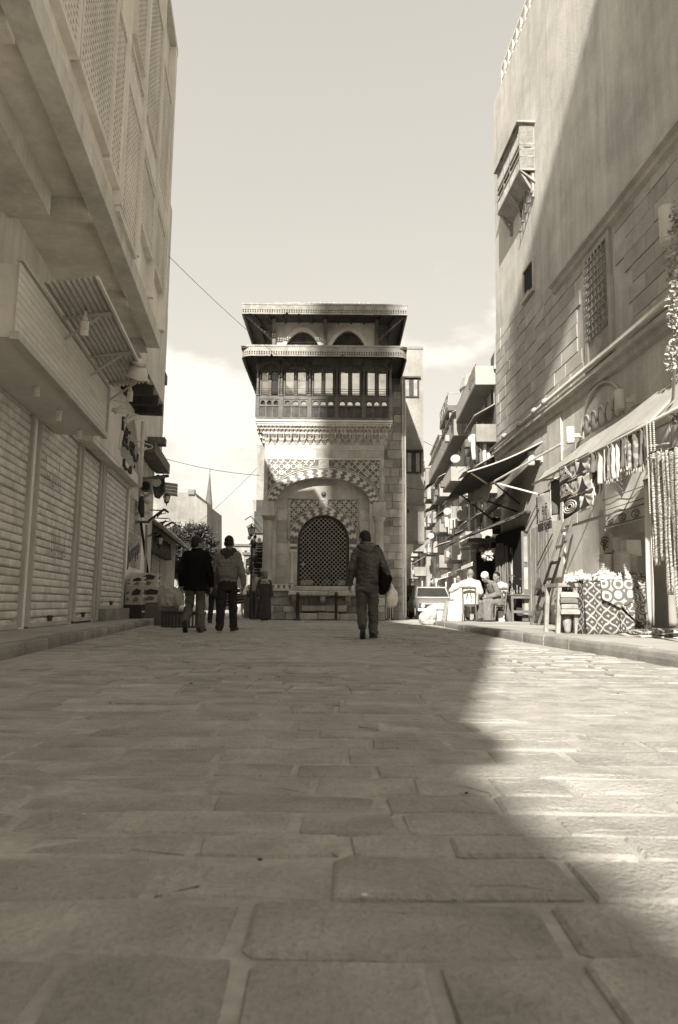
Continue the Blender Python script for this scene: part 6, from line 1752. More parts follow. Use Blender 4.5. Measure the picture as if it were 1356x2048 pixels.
for px, py, s, r, lab in ((944, 789, 55.5, 0.341, 'white dish on the roof beside the straw hut'), (926, 834, 60, 0.303, 'white dish above the long balcony, upper of two close together'), (925, 839, 58, 0.275, 'white dish above the long balcony, lower of two close together'), (946, 878, 45, 0.341, 'white dish at the laundry balcony'), (911, 918, 50, 0.36, 'large tilted dish with mast on the second balcony'), (895, 1023, 52, 0.303, 'white dish by the low balcony with dark laundry'), (869, 1001, 78, 0.330, 'white dish on the far block'), (947, 970, 44.5, 0.303, 'white dish half hidden by the dark canvas awning'), (862, 1072, 70, 0.330, 'lowest white dish, by the far balcony')):
    dish(px, py, s, r, lab)
for i in range(7):
    s_ = 45 + i * 4.2; z_ = random.uniform(5, 13); b = MB(QW); b.tube([(s_, .9, z_), (s_ + 4, 1.0, z_ - .3), (s_ + 9, .9, z_ + .3)], .018, 5); tag(b.build('street_cable', M_CABLE), ORD[i] + ' sagging cable from the viewer along the apartment row', 'cable', 'cables along the apartment row')
for s_, zt_, h_ in ((46, 16.2, 1.9), (50, 16.2, 1.5), (66, 15.1, 2.2), (73, 15.1, 1.6)):
    b = MB(QW); b.tube([(s_, -.6, zt_), (s_, -.6, zt_ + h_)], .03, 6)
    for k in range(5): b.tube([(s_ - .5 + .05 * k, -.6, zt_ + h_ - .12 * k), (s_ + .5 - .05 * k, -.6, zt_ + h_ - .12 * k)], .018, 5)
    tag(b.build('roof_aerial', M_APTD), 'thin roof aerial with cross rods on the apartment row, %s' % {46: 'nearest the viewer', 50: 'second from the viewer', 66: 'third from the viewer', 73: 'farthest'}[s_], 'aerial')
# laundry
for i in range(9):
    px = 948 + i * 5.0; py = 868 + random.uniform(-3, 5); d_, z_ = on_s(QW, px, py, 43.9 + .1 * i); h = random.uniform(1.2, 2.3); w = .18
    ph = random.random() * 6
    b = MB(); o_ = QW.w(43.9 + .1 * i, d_, z_)
    b.sheet(lambda u, v: o_ + Vector(((u - .5) * 2 * w + .03 * math.sin(v * 4 + ph), .10 * math.sin(u * 5 + ph), -h * v)), 6, 8, .02)
    tag(b.build('laundry_garment', random.choice((M_WCLOTH, M_SIGN, M_GCLOTH, M_DCLOTH)), None, True), ORD[i] + ' garment from the left on the line of the laundry balcony', 'laundry', 'laundry on the near balcony')
for i in range(7):
    px = 893 + i * 3.2; d_, z_ = on_s(QW, px, 1036 + random.uniform(-2, 4), 52); b = MB(); o_ = QW.w(52, d_, z_); h = random.uniform(.7, 1.3); ph = random.random() * 6
    b.sheet(lambda u, v: o_ + Vector(((u - .5) * .26, .06 * math.sin(u * 5 + ph), -h * v)), 5, 6, .02)
    tag(b.build('laundry_garment', random.choice((M_WCLOTH, M_DCLOTH, M_DCLOTH)), None, True), ORD[i] + ' garment from the left under the low dish by the low balcony', 'laundry', 'dark laundry by the low balcony')
# shop awnings and signs along the foot of the row
for k, (s, d_, z_, w) in enumerate(((44.5, 1.4, 3.4, 5), (51, 1.6, 3.2, 4), (57, 1.5, 3.3, 5), (63.5, 1.7, 3.0, 5), (70, 1.5, 3.2, 5))):
    b = MB(QW); b.prism([(.11, z_ + .5), (d_, z_), (d_, z_ - .25), (d_ - .04, z_ - .25), (d_ - .04, z_ - .05), (.11, z_ + .42)], s, s + w, 'x')
    tag(b.build('shop_awning', random.choice((M_GCLOTH, M_DCLOTH, M_SIGN))), ('first', 'second', 'third', 'fourth', 'farthest')[k] + ' shop awning from the viewer along the foot of the apartment row', 'awning', 'awnings along the apartment row')
for i in range(26):
    s = random.uniform(40, 70); d_ = random.uniform(1.2, 2.6); h = random.uniform(.4, 1.1); z_ = random.uniform(1.2, 3.1); b = MB(QW); w = random.uniform(.2, .5)
    b.sheet(lambda u, v: (s + w * u, d_ + .05 * math.sin(u * 6 + i), z_ - h * v), 5, 5, .03)
    m_ = (M_WCLOTH, M_SIGN, M_GCLOTH, M_DCLOTH)[i % 4]; tag(b.build('hanging_garment', m_, None, True), 'small %s garment hung out in front of the far shops' % SHADE(m_), 'clothes', '%s garments hung before the far shops' % SHADE(m_))
b = MB(QW); b.box(80, 81, 3.5, 9.5, 0, 6.4); tag(b.build('end_house', M_APT[1]), 'low house closing the far end of the side street behind the car', 'building')
b = MB(QW); b.box(79.9, 79.99, 4.2, 9.5, 3.2, 5.6); b.build('dark_front', M_GCLOTH, bpy.data.objects['end_house'])
# far left: big blank gable, small houses, minaret
GW = Frame((0, 62, 0), (1, 0, 0), (0, -1, 0))
gh = thing('blank_gable_house', (-13.5, 62, 0), 'large pale house with blank stained side wall behind the tree', 'building')
pts = [at_y(x, y_, 62) for x, y_ in ((300, 990), (352, 990), (356, 985), (390, 985), (393, 994), (414, 1009), (414, 1080))]
b = MB(); P = [(-18.5, 0)] + [(-18.5, pts[0].z)] + [(p.x, p.z) for p in pts[1:]] + [(pts[-1].x, 0)]
b.prism(P, 62, 70); b.build('wall', M_APT[1], gh)
b = MB(); b.box(pts[3].x - .6, pts[3].x, 61.8, 62.3, pts[3].z - .2, pts[3].z + .25); b.build('chimney', M_APT[1], gh)
mn = thing('minaret', (at_y(417, 1000, 180).x, 180, 0), 'slender minaret with pointed cone roof rising behind the blank gable', 'minaret')
c = at_y(417.5, 1008, 180); zz = [at_y(417, y_, 180).z for y_ in (948, 1008, 1016, 1072, 1100)]
b = MB(); b.lathe([(.9, 0), (.9, zz[3]), (.86, zz[3] + .01), (.84, zz[2])], (c.x, 180, 0), 16); b.build('shaft', M_MINAR, mn)
b = MB(); b.lathe([(.98, zz[2]), (1.0, zz[1] - .1), (.95, zz[1]), (.55, lerp(zz[1], zz[0], .45)), (.10, zz[0]), (.02, zz[0] + .4)], (c.x, 180, 0), 16); b.build('cone_roof', M_MINAR, mn)
b = MB(); b.tube([(c.x, 180, zz[0]), (c.x, 180, zz[0] + 1.6)], .05, 6); b.ball((c.x, 180, zz[0] + .8), .16, 8, 6); b.build('finial', M_APTD, mn)
b = MB(); b.lathe([(.9, zz[3] - 1.0), (1.7, zz[3] - .2), (1.7, zz[3] + .9), (1.6, zz[3] + .9), (1.6, zz[3]), (.9, zz[3])], (c.x, 180, 0), 16); b.build('balcony', M_MINAR, mn)
for k, (x0, x1, y_, Y, m, lab) in enumerate(((452, 500, 1092, 120, M_APT[2], 'pale flat-roofed house at the end of the left lane'), (488, 520, 1110, 90, M_APT[0], 'narrow pale house behind the cart at the left lane'), (424, 452, 1106, 110, M_APT[1], 'low house at the end of the left lane between the two men'), (300, 440, 1130, 75, M_APT[0], 'low house behind the tree trunk'))):
    a = at_y(x0, y_, Y); e = at_y(x1, y_, Y)
    t = thing('far_house', ((a.x + e.x) / 2, Y, 0), lab, 'building')
    b = MB(); b.box(a.x, e.x, Y, Y + 12, 0, a.z); b.build('wall', m, t); b = MB(); b.box(a.x - .2, e.x + .2, Y - .3, Y + 12, a.z, a.z + .35); b.build('roof', M_APTD, t)
    for j in range(3):
        for q_ in range(2):
            x = lerp(a.x, e.x, (j + .35) / 3); w = (e.x - a.x) / 10; z_ = a.z * (.45 + .3 * q_); b = MB(); b.box(x - .08, x + w + .08, Y - .1, Y - .02, z_ - .1, z_ + a.z * .18 + .1); f = b.build('window', M_APTW, t); b = MB(); b.box(x, x + w, Y - .12, Y - .101, z_, z_ + a.z * .18); b.build('pane', M_DGLASS, f)
# kiosk-left side street houses behind the column
sh = thing('side_house', (-3.3, 31, 0), 'house with small wooden bay standing behind the left edge of the fountain house', 'building')
a = at_y(505, 1035, 34); b = MB(); b.box(a.x, -1.5, 34, 40, 0, a.z + .9); b.build('wall', M_APT[0], sh)
b = MB(); e = at_y(514, 925, 30.0); f_ = at_y(524, 1000, 30.0); b.box(e.x, f_.x + 1, 30, 31.5, f_.z, e.z + .8); b.build('wooden_bay', M_WOODL, sh)
b = MB(); b.box(e.x + .02, f_.x + .9, 29.95, 29.99, f_.z - .7, f_.z - .02); b.build('bay_bracket', M_WOODD, sh)
b = MB(); b.box(a.x + .1, a.x + .7, 33.9, 33.98, a.z - .8, a.z + .3); b.build('window', M_WOODD, sh)

# tree
tr = thing('street_tree', at_y(352, 1200, 37) * 1.0, 'leafy broad-crowned street tree behind the man in black', 'tree')
tr.location.z = 0
tp = Vector((tr.location.x, 37, 0))
b = MB(); b.tube([tp, tp + Vector((.1, 0, .9)), tp + Vector((.25, 0, 1.7)), tp + Vector((.5, .1, 2.4))], [.16, .13, .11, .08], 9)
limbs = []
for i in range(11):
    a_ = i * 2.4; r = random.uniform(.6, 1.3); e = tp + Vector((.5 + r * math.cos(a_), r * .8 * math.sin(a_), random.uniform(2.5, 4.3))); limbs.append(e)
    m_ = tp + Vector((.35, 0, 1.8)); b.tube([m_, lerp(m_, e, .5) + Vector((0, 0, .15)), e], [.07, .045, .015], 6)
b.build('trunk', M_WOODD, tr, True)
M_LEAF = mat('dusty_leaves', .045, .6, 3, 20, .7, 0, spec=.3)
b = MB(); cc = tp + Vector((.55, 0, 3.15))
def leaf(b, p, s_):
    n_ = Vector((random.gauss(0, 1), random.gauss(0, 1), random.gauss(.6, 1))).normalized(); u = n_.orthogonal().normalized(); u = Matrix.Rotation(random.uniform(0, 6.28), 3, n_) @ u; w = n_.cross(u)
    b.add([p - u * s_, p + w * s_ * .4 + n_ * s_ * .12, p + u * s_, p - w * s_ * .4 + n_ * s_ * .12], [(0, 1, 2, 3)])
cl = []
for i in range(130):
    u = Vector((random.gauss(0, 1), random.gauss(0, 1), random.gauss(0, 1))).normalized() * random.uniform(.45, 1) ** .6
    cl.append(cc + Vector((u.x * 1.55, u.y * 1.2, u.z * 1.8)))
for p in cl + limbs:
    r = random.uniform(.22, .40)
    for k in range(95):
        u = Vector((random.gauss(0, .5), random.gauss(0, .5), random.gauss(0, .4))) * r
        leaf(b, p + u, random.uniform(.075, .13))
tag(b.build('crown', M_LEAF, tr), kind=None)

# ================================================================== STREET FURNITURE AND VEHICLES
def bollard(x, y_, h, label, m=M_IRON, r=.055, group='bollards before the fountain house'):
    t = thing('bollard', (x, y_, -.02), label, 'bollard', group)
    b = MB(); b.lathe([(r * 1.9, 0), (r * 1.9, .05), (r * 1.2, .08), (r, .12), (r, h - .12), (r * 1.25, h - .11), (r * 1.25, h - .07), (r, h - .06), (r, h - .02), (r * .5, h)], (x, y_, -.02), 12); b.build('post', m, t, True)
    b = MB(); b.lathe([(r * 2.2, -.01), (r * 2.2, .03), (r * 1.9, .035)], (x, y_, -.02), 12); b.build('base_ring', m, t, True)
bollard(-1.40, 23.75, .98, 'black bollard in front of the left half of the stone bench')
bollard(-.07, 23.6, 1.0, 'black bollard in front of the right half of the stone bench')
bollard(-3.02, 24.6, 1.05, 'black bollard left of the fountain house beside the woman')
for i in range(7):
    x = 1.78 + i * .15; y_ = 25.6 + i * .35
    t = thing('striped_bollard', (x, y_, 0), 'thin striped bollard by the ashlar wing, %s from the left of seven' % ('first', 'second', 'third', 'fourth', 'fifth', 'sixth', 'last')[i], 'bollard', 'striped bollards by the ashlar wing')
    b = MB(); b.lathe([(.05, 0), (.05, .9), (.03, .95)], (x, y_, 0), 10); b.build('post', M_IRON if i % 2 == 0 else M_LSHADE, t)
    b = MB(); b.box(x - .02, x + .02, y_ - .056, y_ - .048, .05, .88); b.build('pale_stripe', M_LSHADE if i % 2 == 0 else M_IRON, t)

def car(x, y_, label, m, k=1.0, nm='parked_car'):
    """old boxy saloon facing the viewer"""
    t = thing(nm, (x, y_, 0), label, 'car')
    W = .78
    def S(z, yf, yb, w, r=.0): return (z, yf, yb, w)
    b = MB()
    # body: lower shell as a loft of rounded rectangles from nose to tail
    sec = [(-.02, .34, .62, W * .90), (.10, .30, .74, W * .97), (.9, .24, .80, W), (1.15, .24, .84, W), (3.2, .24, .84, W), (3.9, .28, .80, W * .97), (4.05, .36, .70, W * .92)]
    P = []; F = []
    for (yy, z0, z1, w) in sec:
        c_ = .08
        ring = [(-w + c_, z0), (w - c_, z0), (w, z0 + c_), (w, z1 - c_ * 1.3), (w - c_, z1), (-w + c_, z1), (-w, z1 - c_ * 1.3), (-w, z0 + c_)]
        P += [(x + a * k, y_ + yy, z) for a, z in ring]
    n = 8
    for i in range(len(sec) - 1):
        for j in range(n): F.append((i * n + j, i * n + (j + 1) % n, (i + 1) * n + (j + 1) % n, (i + 1) * n + j))
    F.append(list(range(n))[::-1]); F.append(list(range((len(sec) - 1) * n, len(sec) * n)))
    b.add(P, F); b.build('body', m, t, True)
    b = MB()      # cabin
    q_ = [(1.15, .83, W * .93), (1.72, 1.33, W * .80), (2.7, 1.36, W * .80), (3.25, .83, W * .93)]
    A = [(x + sx * w * k, y_ + yy, z) for yy, z, w in q_ for sx in (-1, 1)]
    b.add(A, [(2, 3, 5, 4), (0, 2, 4, 6), (1, 7, 5, 3), (4, 5, 7, 6), (0, 1, 3, 2), (0, 6, 7, 1)]); b.build('cabin', m, t)
    b = MB(); e = .012
    A = [(x - W * .84, y_ + 1.19 - e * 2, .88), (x + W * .84, y_ + 1.19 - e * 2, .88), (x + W * .73, y_ + 1.66 - e * 2, 1.285), (x - W * .73, y_ + 1.66 - e * 2, 1.285)]
    b.add(A + [(p[0], p[1] + .01, p[2] - .004) for p in A], [(0, 1, 2, 3), (7, 6, 5, 4), (0, 4, 5, 1), (1, 5, 6, 2), (2, 6, 7, 3), (3, 7, 4, 0)]); b.build('windscreen', M_DGLASS, t)
    b = MB(); b.tube([A[0], A[1], A[2], A[3]], .022, 6, True); b.build('windscreen_trim', M_WHITE, t)
    b = MB()
    for sx in (-1, 1): b.bar((x + sx * .12, y_ + 1.18 - .04, .90), (x + sx * .12 + .32, y_ + 1.34 - .02, 1.02), .012)
    b.build('wiper', M_IRON, t)
    b = MB(); b.box(x - .70, x + .70, y_ - .05, y_ - .03, .46, .60); b.build('grille', M_IRON, t)
    for sx in (-1, 1):
        b = MB(); b.tube([(x + sx * .56, y_ - .03, .53), (x + sx * .56, y_ - .065, .53)], [.085, .08], 14); b.build('headlight', M_LAMPG, t, True)
        b = MB(); b.box(x + sx * .66 - .05, x + sx * .66 + .05, y_ - .04, y_ - .02, .62, .67); b.build('indicator', M_BRONZE, t)
        b = MB(); b.tube([(x + sx * .80, y_ + 1.3, .92), (x + sx * .92, y_ + 1.28, .95)], .015, 5); b.box(x + sx * .92 - .07, x + sx * .92 + .07, y_ + 1.24, y_ + 1.29, .90, 1.02); b.build('mirror', M_IRON, t)
    b = MB(); b.chbox(x - .76, x + .76, y_ - .13, y_ - .04, .34, .44, .02, 'z'); b.build('bumper', M_LSHADE, t)
    b = MB(); b.box(x - .24, x + .24, y_ - .145, y_ - .135, .35, .47); b.build('number_plate', M_WHITE, t)
    for sx in (-1, 1):
        for yy in (.72, 3.25):
            b = MB(); b.tube([(x + sx * .60, y_ + yy, .29), (x + sx * .62, y_ + yy, .29), (x + sx * .76, y_ + yy, .29), (x + sx * .78, y_ + yy, .29)], [.26, .29, .29, .26], 20); w_ = b.build('wheel', M_IRON, t, True)
            b = MB(); b.tube([(x + sx * .775, y_ + yy, .29), (x + sx * .79, y_ + yy, .29)], [.18, .15], 14); b.build('rim', M_LSHADE, w_, True)
    return t
M_CARP = mat('car_paint_grey', .17, .08, 2, 30, .35, .0, spec=.5); M_CARD = mat('car_paint_dark', .035, .1, 2, 30, .35, .0, spec=.5)
pc = at_z(868, 1222, 0); car(3.85, 26.8, 'old grey saloon car facing the viewer behind the seated men', M_CARP)
car(3.55, 33.5, 'small dark car in the shade of the corbelled passage', M_CARD)

# transparent sack and goods at the kerb end
sk = thing('plastic_sack', (2.58, 19.3, -.02), 'bulging translucent plastic sack leaning at the end of the right kerb', 'sack')
b = MB()
for (x_, z_, r_) in ((2.46, .17, .20), (2.56, .26, .22), (2.64, .36, .20), (2.72, .46, .14), (2.60, .14, .17)): b.ball((x_, 19.27, z_), (r_, r_ * .9, r_ * .95), 14, 10)
remeshed('sack_body', b, .013, M_PLAST, sk, .055, 8.0, (1, 1, 1), 4)
b = MB(); b.cap((2.76, 19.3, .52), (2.86, 19.32, .60), .05, .03, 8); b.build('tied_neck', M_PLAST, sk, True)
cv = thing('covered_goods', (3.15, 18.9, .124), 'low stack of goods under a white sheet beside the seated men', 'goods')
b = MB(); b.loft([(3.2, 19.0, .124, .30, .3), (3.2, 19.0, .4, .28, .28), (3.2, 19.0, .60, .24, .25), (3.2, 19.0, .66, .2, .2)], 20); b.box(3.0, 3.45, 18.8, 19.2, .124, .62)
remeshed('white_sheet', b, .018, M_WCLOTH, cv, .03, 8.0, (1, 1, .3), 4)
b = MB(); b.bar((2.86, 18.75, .13), (2.98, 18.85, .66), .10, .10); tag(b.build('rolled_mat', M_BRONZE), 'dark figured roll leaning against the white-sheeted goods', 'roll')
b = MB(); b.chbox(2.72, 3.0, 19.05, 19.3, .44, .60, .01, 'y'); b.box(2.75, 2.97, 19.1, 19.25, .124, .44); tag(b.build('white_carton', M_WHITE), 'white carton behind the plastic sack', 'box')

# two bentwood chairs
def chair_build(t):
    b = MB(); b.lathe([(.19, .43), (.20, .435), (.205, .455), (.19, .465), (.02, .46)], (0, 0, 0), 18); b.build('seat', M_WOODM, t, True)
    b = MB(); b.tube([(.19 * math.cos(a_), .19 * math.sin(a_), .41) for a_ in [i * math.pi / 10 for i in range(20)]], .014, 6, True); b.build('seat_ring', M_WOODM, t, True)
    for sx in (-1, 1):
        b = MB(); b.tube([(sx * .14, .14, .43), (sx * .17, .18, .2), (sx * .19, .22, .0)], [.019, .017, .014], 7); b.build('leg', M_WOODM, t, True)
        b = MB(); b.tube([(sx * .19, -.24, .0), (sx * .17, -.19, .25), (sx * .16, -.17, .45), (sx * .17, -.22, .70), (sx * .17, -.26, .90)], [.014, .017, .019, .018, .016], 7); b.build('leg', M_WOODM, t, True)
        b = MB(); b.tube([(sx * .165, .17, .26), (sx * .12, .05, .37), (sx * .10, 0, .41)], .010, 5); b.tube([(sx * .175, -.20, .26), (sx * .13, -.06, .37), (sx * .10, 0, .41)], .010, 5); b.build('brace', M_WOODM, t, True)
    b = MB(); b.tube([(-.17, -.265, .88), (-.09, -.30, .89), (0, -.31, .895), (.09, -.30, .89), (.17, -.265, .88)], [.03, .036, .038, .036, .03], 7); b.build('back_rail', M_WOODM, t, True)
    b = MB()
    for sx in (-1, 1): b.tube([(sx * .05, -.18, .46), (sx * .07, -.22, .62), (sx * .03, -.27, .78), (sx * .06, -.30, .88)], .009, 5)
    b.build('back_scroll', M_WOODM, t, True)
ch1 = thing('bentwood_chair', (0, 0, 0), 'bentwood chair under the man in white, its back toward the viewer', 'chair', 'bentwood chairs')
chair_build(ch1)
ch2 = copy_thing(ch1, (4.30, 18.75, .126), math.radians(118), 'bentwood chair under the man in the grey robe')
ch1.location = (3.56, 18.55, .126); ch1.rotation_euler = (0, 0, math.radians(-18))
# wooden table with brass stands
wt = thing('wooden_table', (4.98, 18.75, .124), 'plain wooden table with low stretcher beside the seated men', 'table')
tx0, tx1, ty0, ty1 = 4.66, 5.28, 18.55, 19.1
b = MB(); b.chbox(tx0 - .03, tx1 + .03, ty0 - .03, ty1 + .03, .83, .865, .008, 'z'); b.build('table_top', M_WOODM, wt)
b = MB(); b.box(tx0, tx1, ty0, ty0 + .03, .75, .829); b.box(tx0, tx1, ty0, ty0 + .03, .36, .43); b.box(tx0, tx0 + .03, ty0 + .04, ty1, .75, .829); b.box(tx1 - .03, tx1, ty0 + .04, ty1, .75, .829); b.build('apron', M_WOODM, wt)
for x in (tx0, tx1 - .06):
    for y_ in (ty0 - .01, ty1 - .06): b = MB(); b.box(x, x + .06, y_, y_ + .06, .124, .828); b.build('leg', M_WOODM, wt)
for x, h, lab in ((4.76, .62, 'tall brass candle stand with cross arms on the wooden table'), (5.06, .52, 'shorter brass water pipe on the wooden table')):
    t = thing('brass_stand', (x, 18.8, .866), lab, 'candle stand')
    b = MB(); b.lathe([(.07, 0), (.075, .015), (.03, .04), (.018, .08), (.035, .12), (.02, .16), (.014, h * .45), (.04, h * .5), (.016, h * .56), (.012, h * .8), (.03, h * .83), (.01, h * .88), (.008, h)], (x, 18.8, .866), 12); b.build('stem', M_BRONZE, t, True)
    b = MB(); b.bar((x - .09, 18.8, .866 + h * .8), (x + .09, 18.8, .866 + h * .8), .012); b.build('arms', M_BRONZE, t)
for i in range(7):
    b = MB(); x = 4.68 + i * .085; h = random.uniform(.08, .28); b.lathe([(.03, 0), (.035, h * .3), (.015, h * .7), (.02, h)], (x, 18.95, .866), 9); tag(b.build('brass_vessel', M_BRONZE, None, True), 'small brass vessel in the row at the back of the wooden table', 'vessel', 'brass vessels on the wooden table')
b = MB(); b.chbox(4.9, 5.12, 18.9, 19.0, .28, .56, .02, 'y', .02); tag(b.build('tilted_case', M_DCLOTH), 'dark square case leaning under the wooden table', 'case')
b = MB(); b.chbox(4.42, 4.58, 19.0, 19.2, .126, .40, .01, 'y', .005); tag(b.build('white_box', M_WHITE), 'white box on the pavement behind the second chair', 'box')

# crate with a bag on it, by the left kerb
cr = thing('plastic_crate', (-3.55, 15.6, -.02), 'dark slatted plastic crate on the road by the left kerb', 'crate')
x0, x1, y0, y1, zc = -3.95, -3.05, 15.4, 15.95, .36
b = MB(); b.box(x0, x1, y0, y1, -.02, .03); b.box(x0, x1, y0, y0 + .02, zc - .08, zc); b.box(x0, x1, y1 - .02, y1, zc - .08, zc); b.box(x0, x0 + .02, y0 + .021, y1 - .021, zc - .08, zc); b.box(x1 - .02, x1, y0 + .021, y1 - .021, zc - .08, zc); b.build('crate_frame', M_IRON, cr)
for i in range(12):
    x = lerp(x0 + .02, x1 - .06, i / 11)
    b = MB(); b.box(x, x + .035, y0 + .001, y0 + .015, .03, zc - .08); b.build('slat', M_IRON, cr)
b = MB()
for i in range(14): b.ball((random.uniform(x0 + .12, x1 - .12), random.uniform(y0 + .12, y1 - .1), zc + random.uniform(-.02, .08)), random.uniform(.05, .085), 9, 6)
tag(b.build('produce', M_SIGN, None, True), 'pale produce heaped in the dark plastic crate', 'produce')
sbg = thing('cloth_sack', (-4.1, 16.9, 0), 'large pale folded cloth sack on boxes behind the plastic crate', 'sack')
b = MB(); b.box(-4.45, -3.75, 16.7, 17.2, 0, .45)
b.build('under_box', M_WOODM, sbg)
b = MB(); b.loft([(-4.1, 16.9, .46, .30, .24), (-4.12, 16.9, .7, .30, .22), (-4.15, 16.9, .88, .22, .16), (-4.2, 16.92, 1.0, .10, .08)], 18); b.cap((-3.95, 16.8, .55), (-3.8, 16.75, .92), .14, .07)
remeshed('sack_body', b, .014, M_SACK, sbg, .10, 5.0, (1, 1, .5), 2)

# cart and hanging stock left of the fountain house
ct = thing('hand_cart', (-4.5, 30.5, 0), 'dark tilted hand cart standing in the left lane', 'cart')
b = MB()
A = [(-4.95, 30.2, .45), (-4.15, 30.2, .62), (-4.15, 30.2, 1.05), (-4.95, 30.2, .92)]
b.add(A + [(p[0], p[1] + 1.0, p[2]) for p in A], [(0, 1, 2, 3), (7, 6, 5, 4), (0, 4, 5, 1), (1, 5, 6, 2), (2, 6, 7, 3), (3, 7, 4, 0)]); b.build('cart_box', M_IRON, ct)
for i in range(3): b = MB(); b.bar((-4.97, 30.17, .55 + i * .13), (-4.13, 30.17, .70 + i * .13), .04); b.build('board', M_WOODL, ct)
b = MB(); b.tube([(-4.75, 30.4, .26), (-4.72, 30.4, .26), (-4.66, 30.4, .26)], [.22, .26, .22], 18); w_ = b.build('wheel', M_IRON, ct); b = MB(); b.tube([(-4.78, 30.4, .26), (-4.64, 30.4, .26)], .06, 10); b.build('hub', M_LSHADE, w_)
b = MB(); b.bar((-4.1, 30.3, .65), (-3.6, 30.2, .95), .05); b.bar((-4.25, 30.3, .6), (-4.2, 30.3, 0), .06); b.build('handle', M_WOODL, ct)
for i in range(4): b = MB(); b.ball((-4.85 + i * .2, 30.6, 1.05 + .05 * i), .09, 9, 6); tag(b.build('melon', M_GCLOTH, None, True), 'round dark fruit on top of the tilted cart', 'fruit', 'fruit on the cart')
for i, (px, py, Y, k, m, lab) in enumerate(((517, 1118, 26.5, .34, M_DCLOTH, 'large dark strapped bag hanging at the left corner of the fountain house'), (520, 1098, 26.2, .22, M_DCLOTH, 'smaller dark bag hanging above the strapped bag'), (514, 1138, 26.6, .20, M_LEATH, 'low leather bag hanging under the strapped bag'))):
    c = at_y(px, py, Y); t = thing('hanging_bag', c, lab, 'bag', 'bags hanging at the left corner')
    b = MB(); b.loft([(c.x, c.y, c.z - k, k * .35, k * .3), (c.x, c.y, c.z - k * .8, k * .6, k * .4), (c.x, c.y, c.z, k * .62, k * .42), (c.x, c.y, c.z + k * .7, k * .45, k * .3), (c.x, c.y, c.z + k * .9, k * .2, k * .15)], 14); b.build('bag_body', m, t, True)
    b = MB()
    for z_ in (-.45, .05, .45): b.tube([(c.x + k * .64 * math.cos(a_), c.y + k * .44 * math.sin(a_), c.z + z_ * k) for a_ in [j * math.pi / 8 for j in range(16)]], .012, 5, True)
    b.tube([(c.x - k * .3, c.y, c.z + k * .8), (c.x, c.y, c.z + k * 1.5), (c.x + k * .3, c.y, c.z + k * .8)], .012, 5); b.build('strap', M_LSHADE, t)
for px, py, Y, k, lab in ((503, 1048, 25.5, 1.0, 'large lantern at the left corner of the fountain house, on a post'), (500, 1112, 27, .75, 'pale lantern hanging beside the large strapped bag'), (503, 1134, 27, .6, 'small pale lantern lowest of the three at the left corner')):
    c = at_y(px, py, Y); lantern(c, k, lab, M_IRON, 'lanterns at the left corner')
c = at_y(504, 1080, 25.5); b = MB(); b.tube([(c.x, 25.5, 0), (c.x, 25.5, c.z)], .035, 8); b.bar((c.x - .1, 25.5, c.z - .15), (c.x + .9, 25.5, c.z - .1), .05); tag(b.build('lantern_post', M_IRON), 'slim dark post carrying the large lantern at the left corner', 'post')
for i in range(2):
    c = at_y(490 + 3 * i, 1040 + 15 * i, 27); b = MB(); b.bar(c, c + Vector((.22, 0, .16)), .03); b.bar(c + Vector((.22, 0, .16)), c + Vector((.55, 0, -.2)), .03); tag(b.build('awning_arm', M_IRON), ('upper', 'lower')[i] + ' thin folded awning arm against the sky left of the fountain house', 'bracket')
for i in range(30):
    c = at_y(random.uniform(496, 524), random.uniform(1070, 1200), random.uniform(26, 29)); b = MB(); r = random.uniform(.05, .13); b.ball(c, (r, r, r * random.uniform(.8, 1.8)), 8, 6)
    m_ = (M_IRON, M_SIGN, M_WCLOTH, M_BRONZE, M_DCLOTH)[i % 5]; tag(b.build('trinket', m_, None, True), 'small %s trinket among the stock hung left of the fountain house' % SHADE(m_), 'trinket', '%s stock hung left of the fountain house' % SHADE(m_))
b = MB(); b.box(-3.7, -2.95, 27.0, 27.6, 0, 1.0); b.box(-3.75, -2.9, 26.95, 27.65, 1.0, 1.06); tag(b.build('stall_counter', M_GCLOTH), 'small stall counter behind the left bollard', 'counter')
# parked cars and market clutter far down the left lane
for i, x in enumerate((-6.7, -5.9, -5.2)):
    b = MB(); b.loft([(x, 46, 0, .30, .3), (x, 46, .9, .32, .3), (x, 46, 1.3, .2, .2)], 10); b.ball((x, 46, 1.5), .13, 8, 6); tag(b.build('market_bundle', random.choice((M_SIGN, M_GCLOTH, M_WCLOTH)), None, True), ('left', 'middle', 'right')[i] + ' one of three pale bundles in the far left lane between the two men', 'bundle', 'bundles far down the left lane')

# overhead wires
def wire(p, q_, sag, r, label):
    b = MB(); p = Vector(p); q_ = Vector(q_); b.tube([lerp(p, q_, i / 24) - Vector((0, 0, sag * 4 * (i / 24) * (1 - i / 24))) for i in range(25)], r, 5)
    tag(b.build('overhead_wire', M_CABLE), label, 'wire')
wire(at_y(335, 510, 14.0), at_y(595, 742, 23.2), .12, .006, 'thin wire slanting from the pale building to the timber loggia')
wire(at_y(322, 915, 24.0), at_y(520, 951, 24.6), .10, .010, 'dark wire from the left houses to the left edge of the fountain house')
wire(at_y(370, 1060, 60), at_y(515, 935, 30), .3, .010, 'faint wire rising from the blank gable to the fountain house')
wire(at_y(842, 880, 30), at_y(905, 905, 60), .1, .012, 'thin wire from the plastered house to the apartment row')
wire(at_y(812, 975, 29.9), at_y(858, 980, 29.7), .02, .010, 'short cable from the junction box on the plastered house')
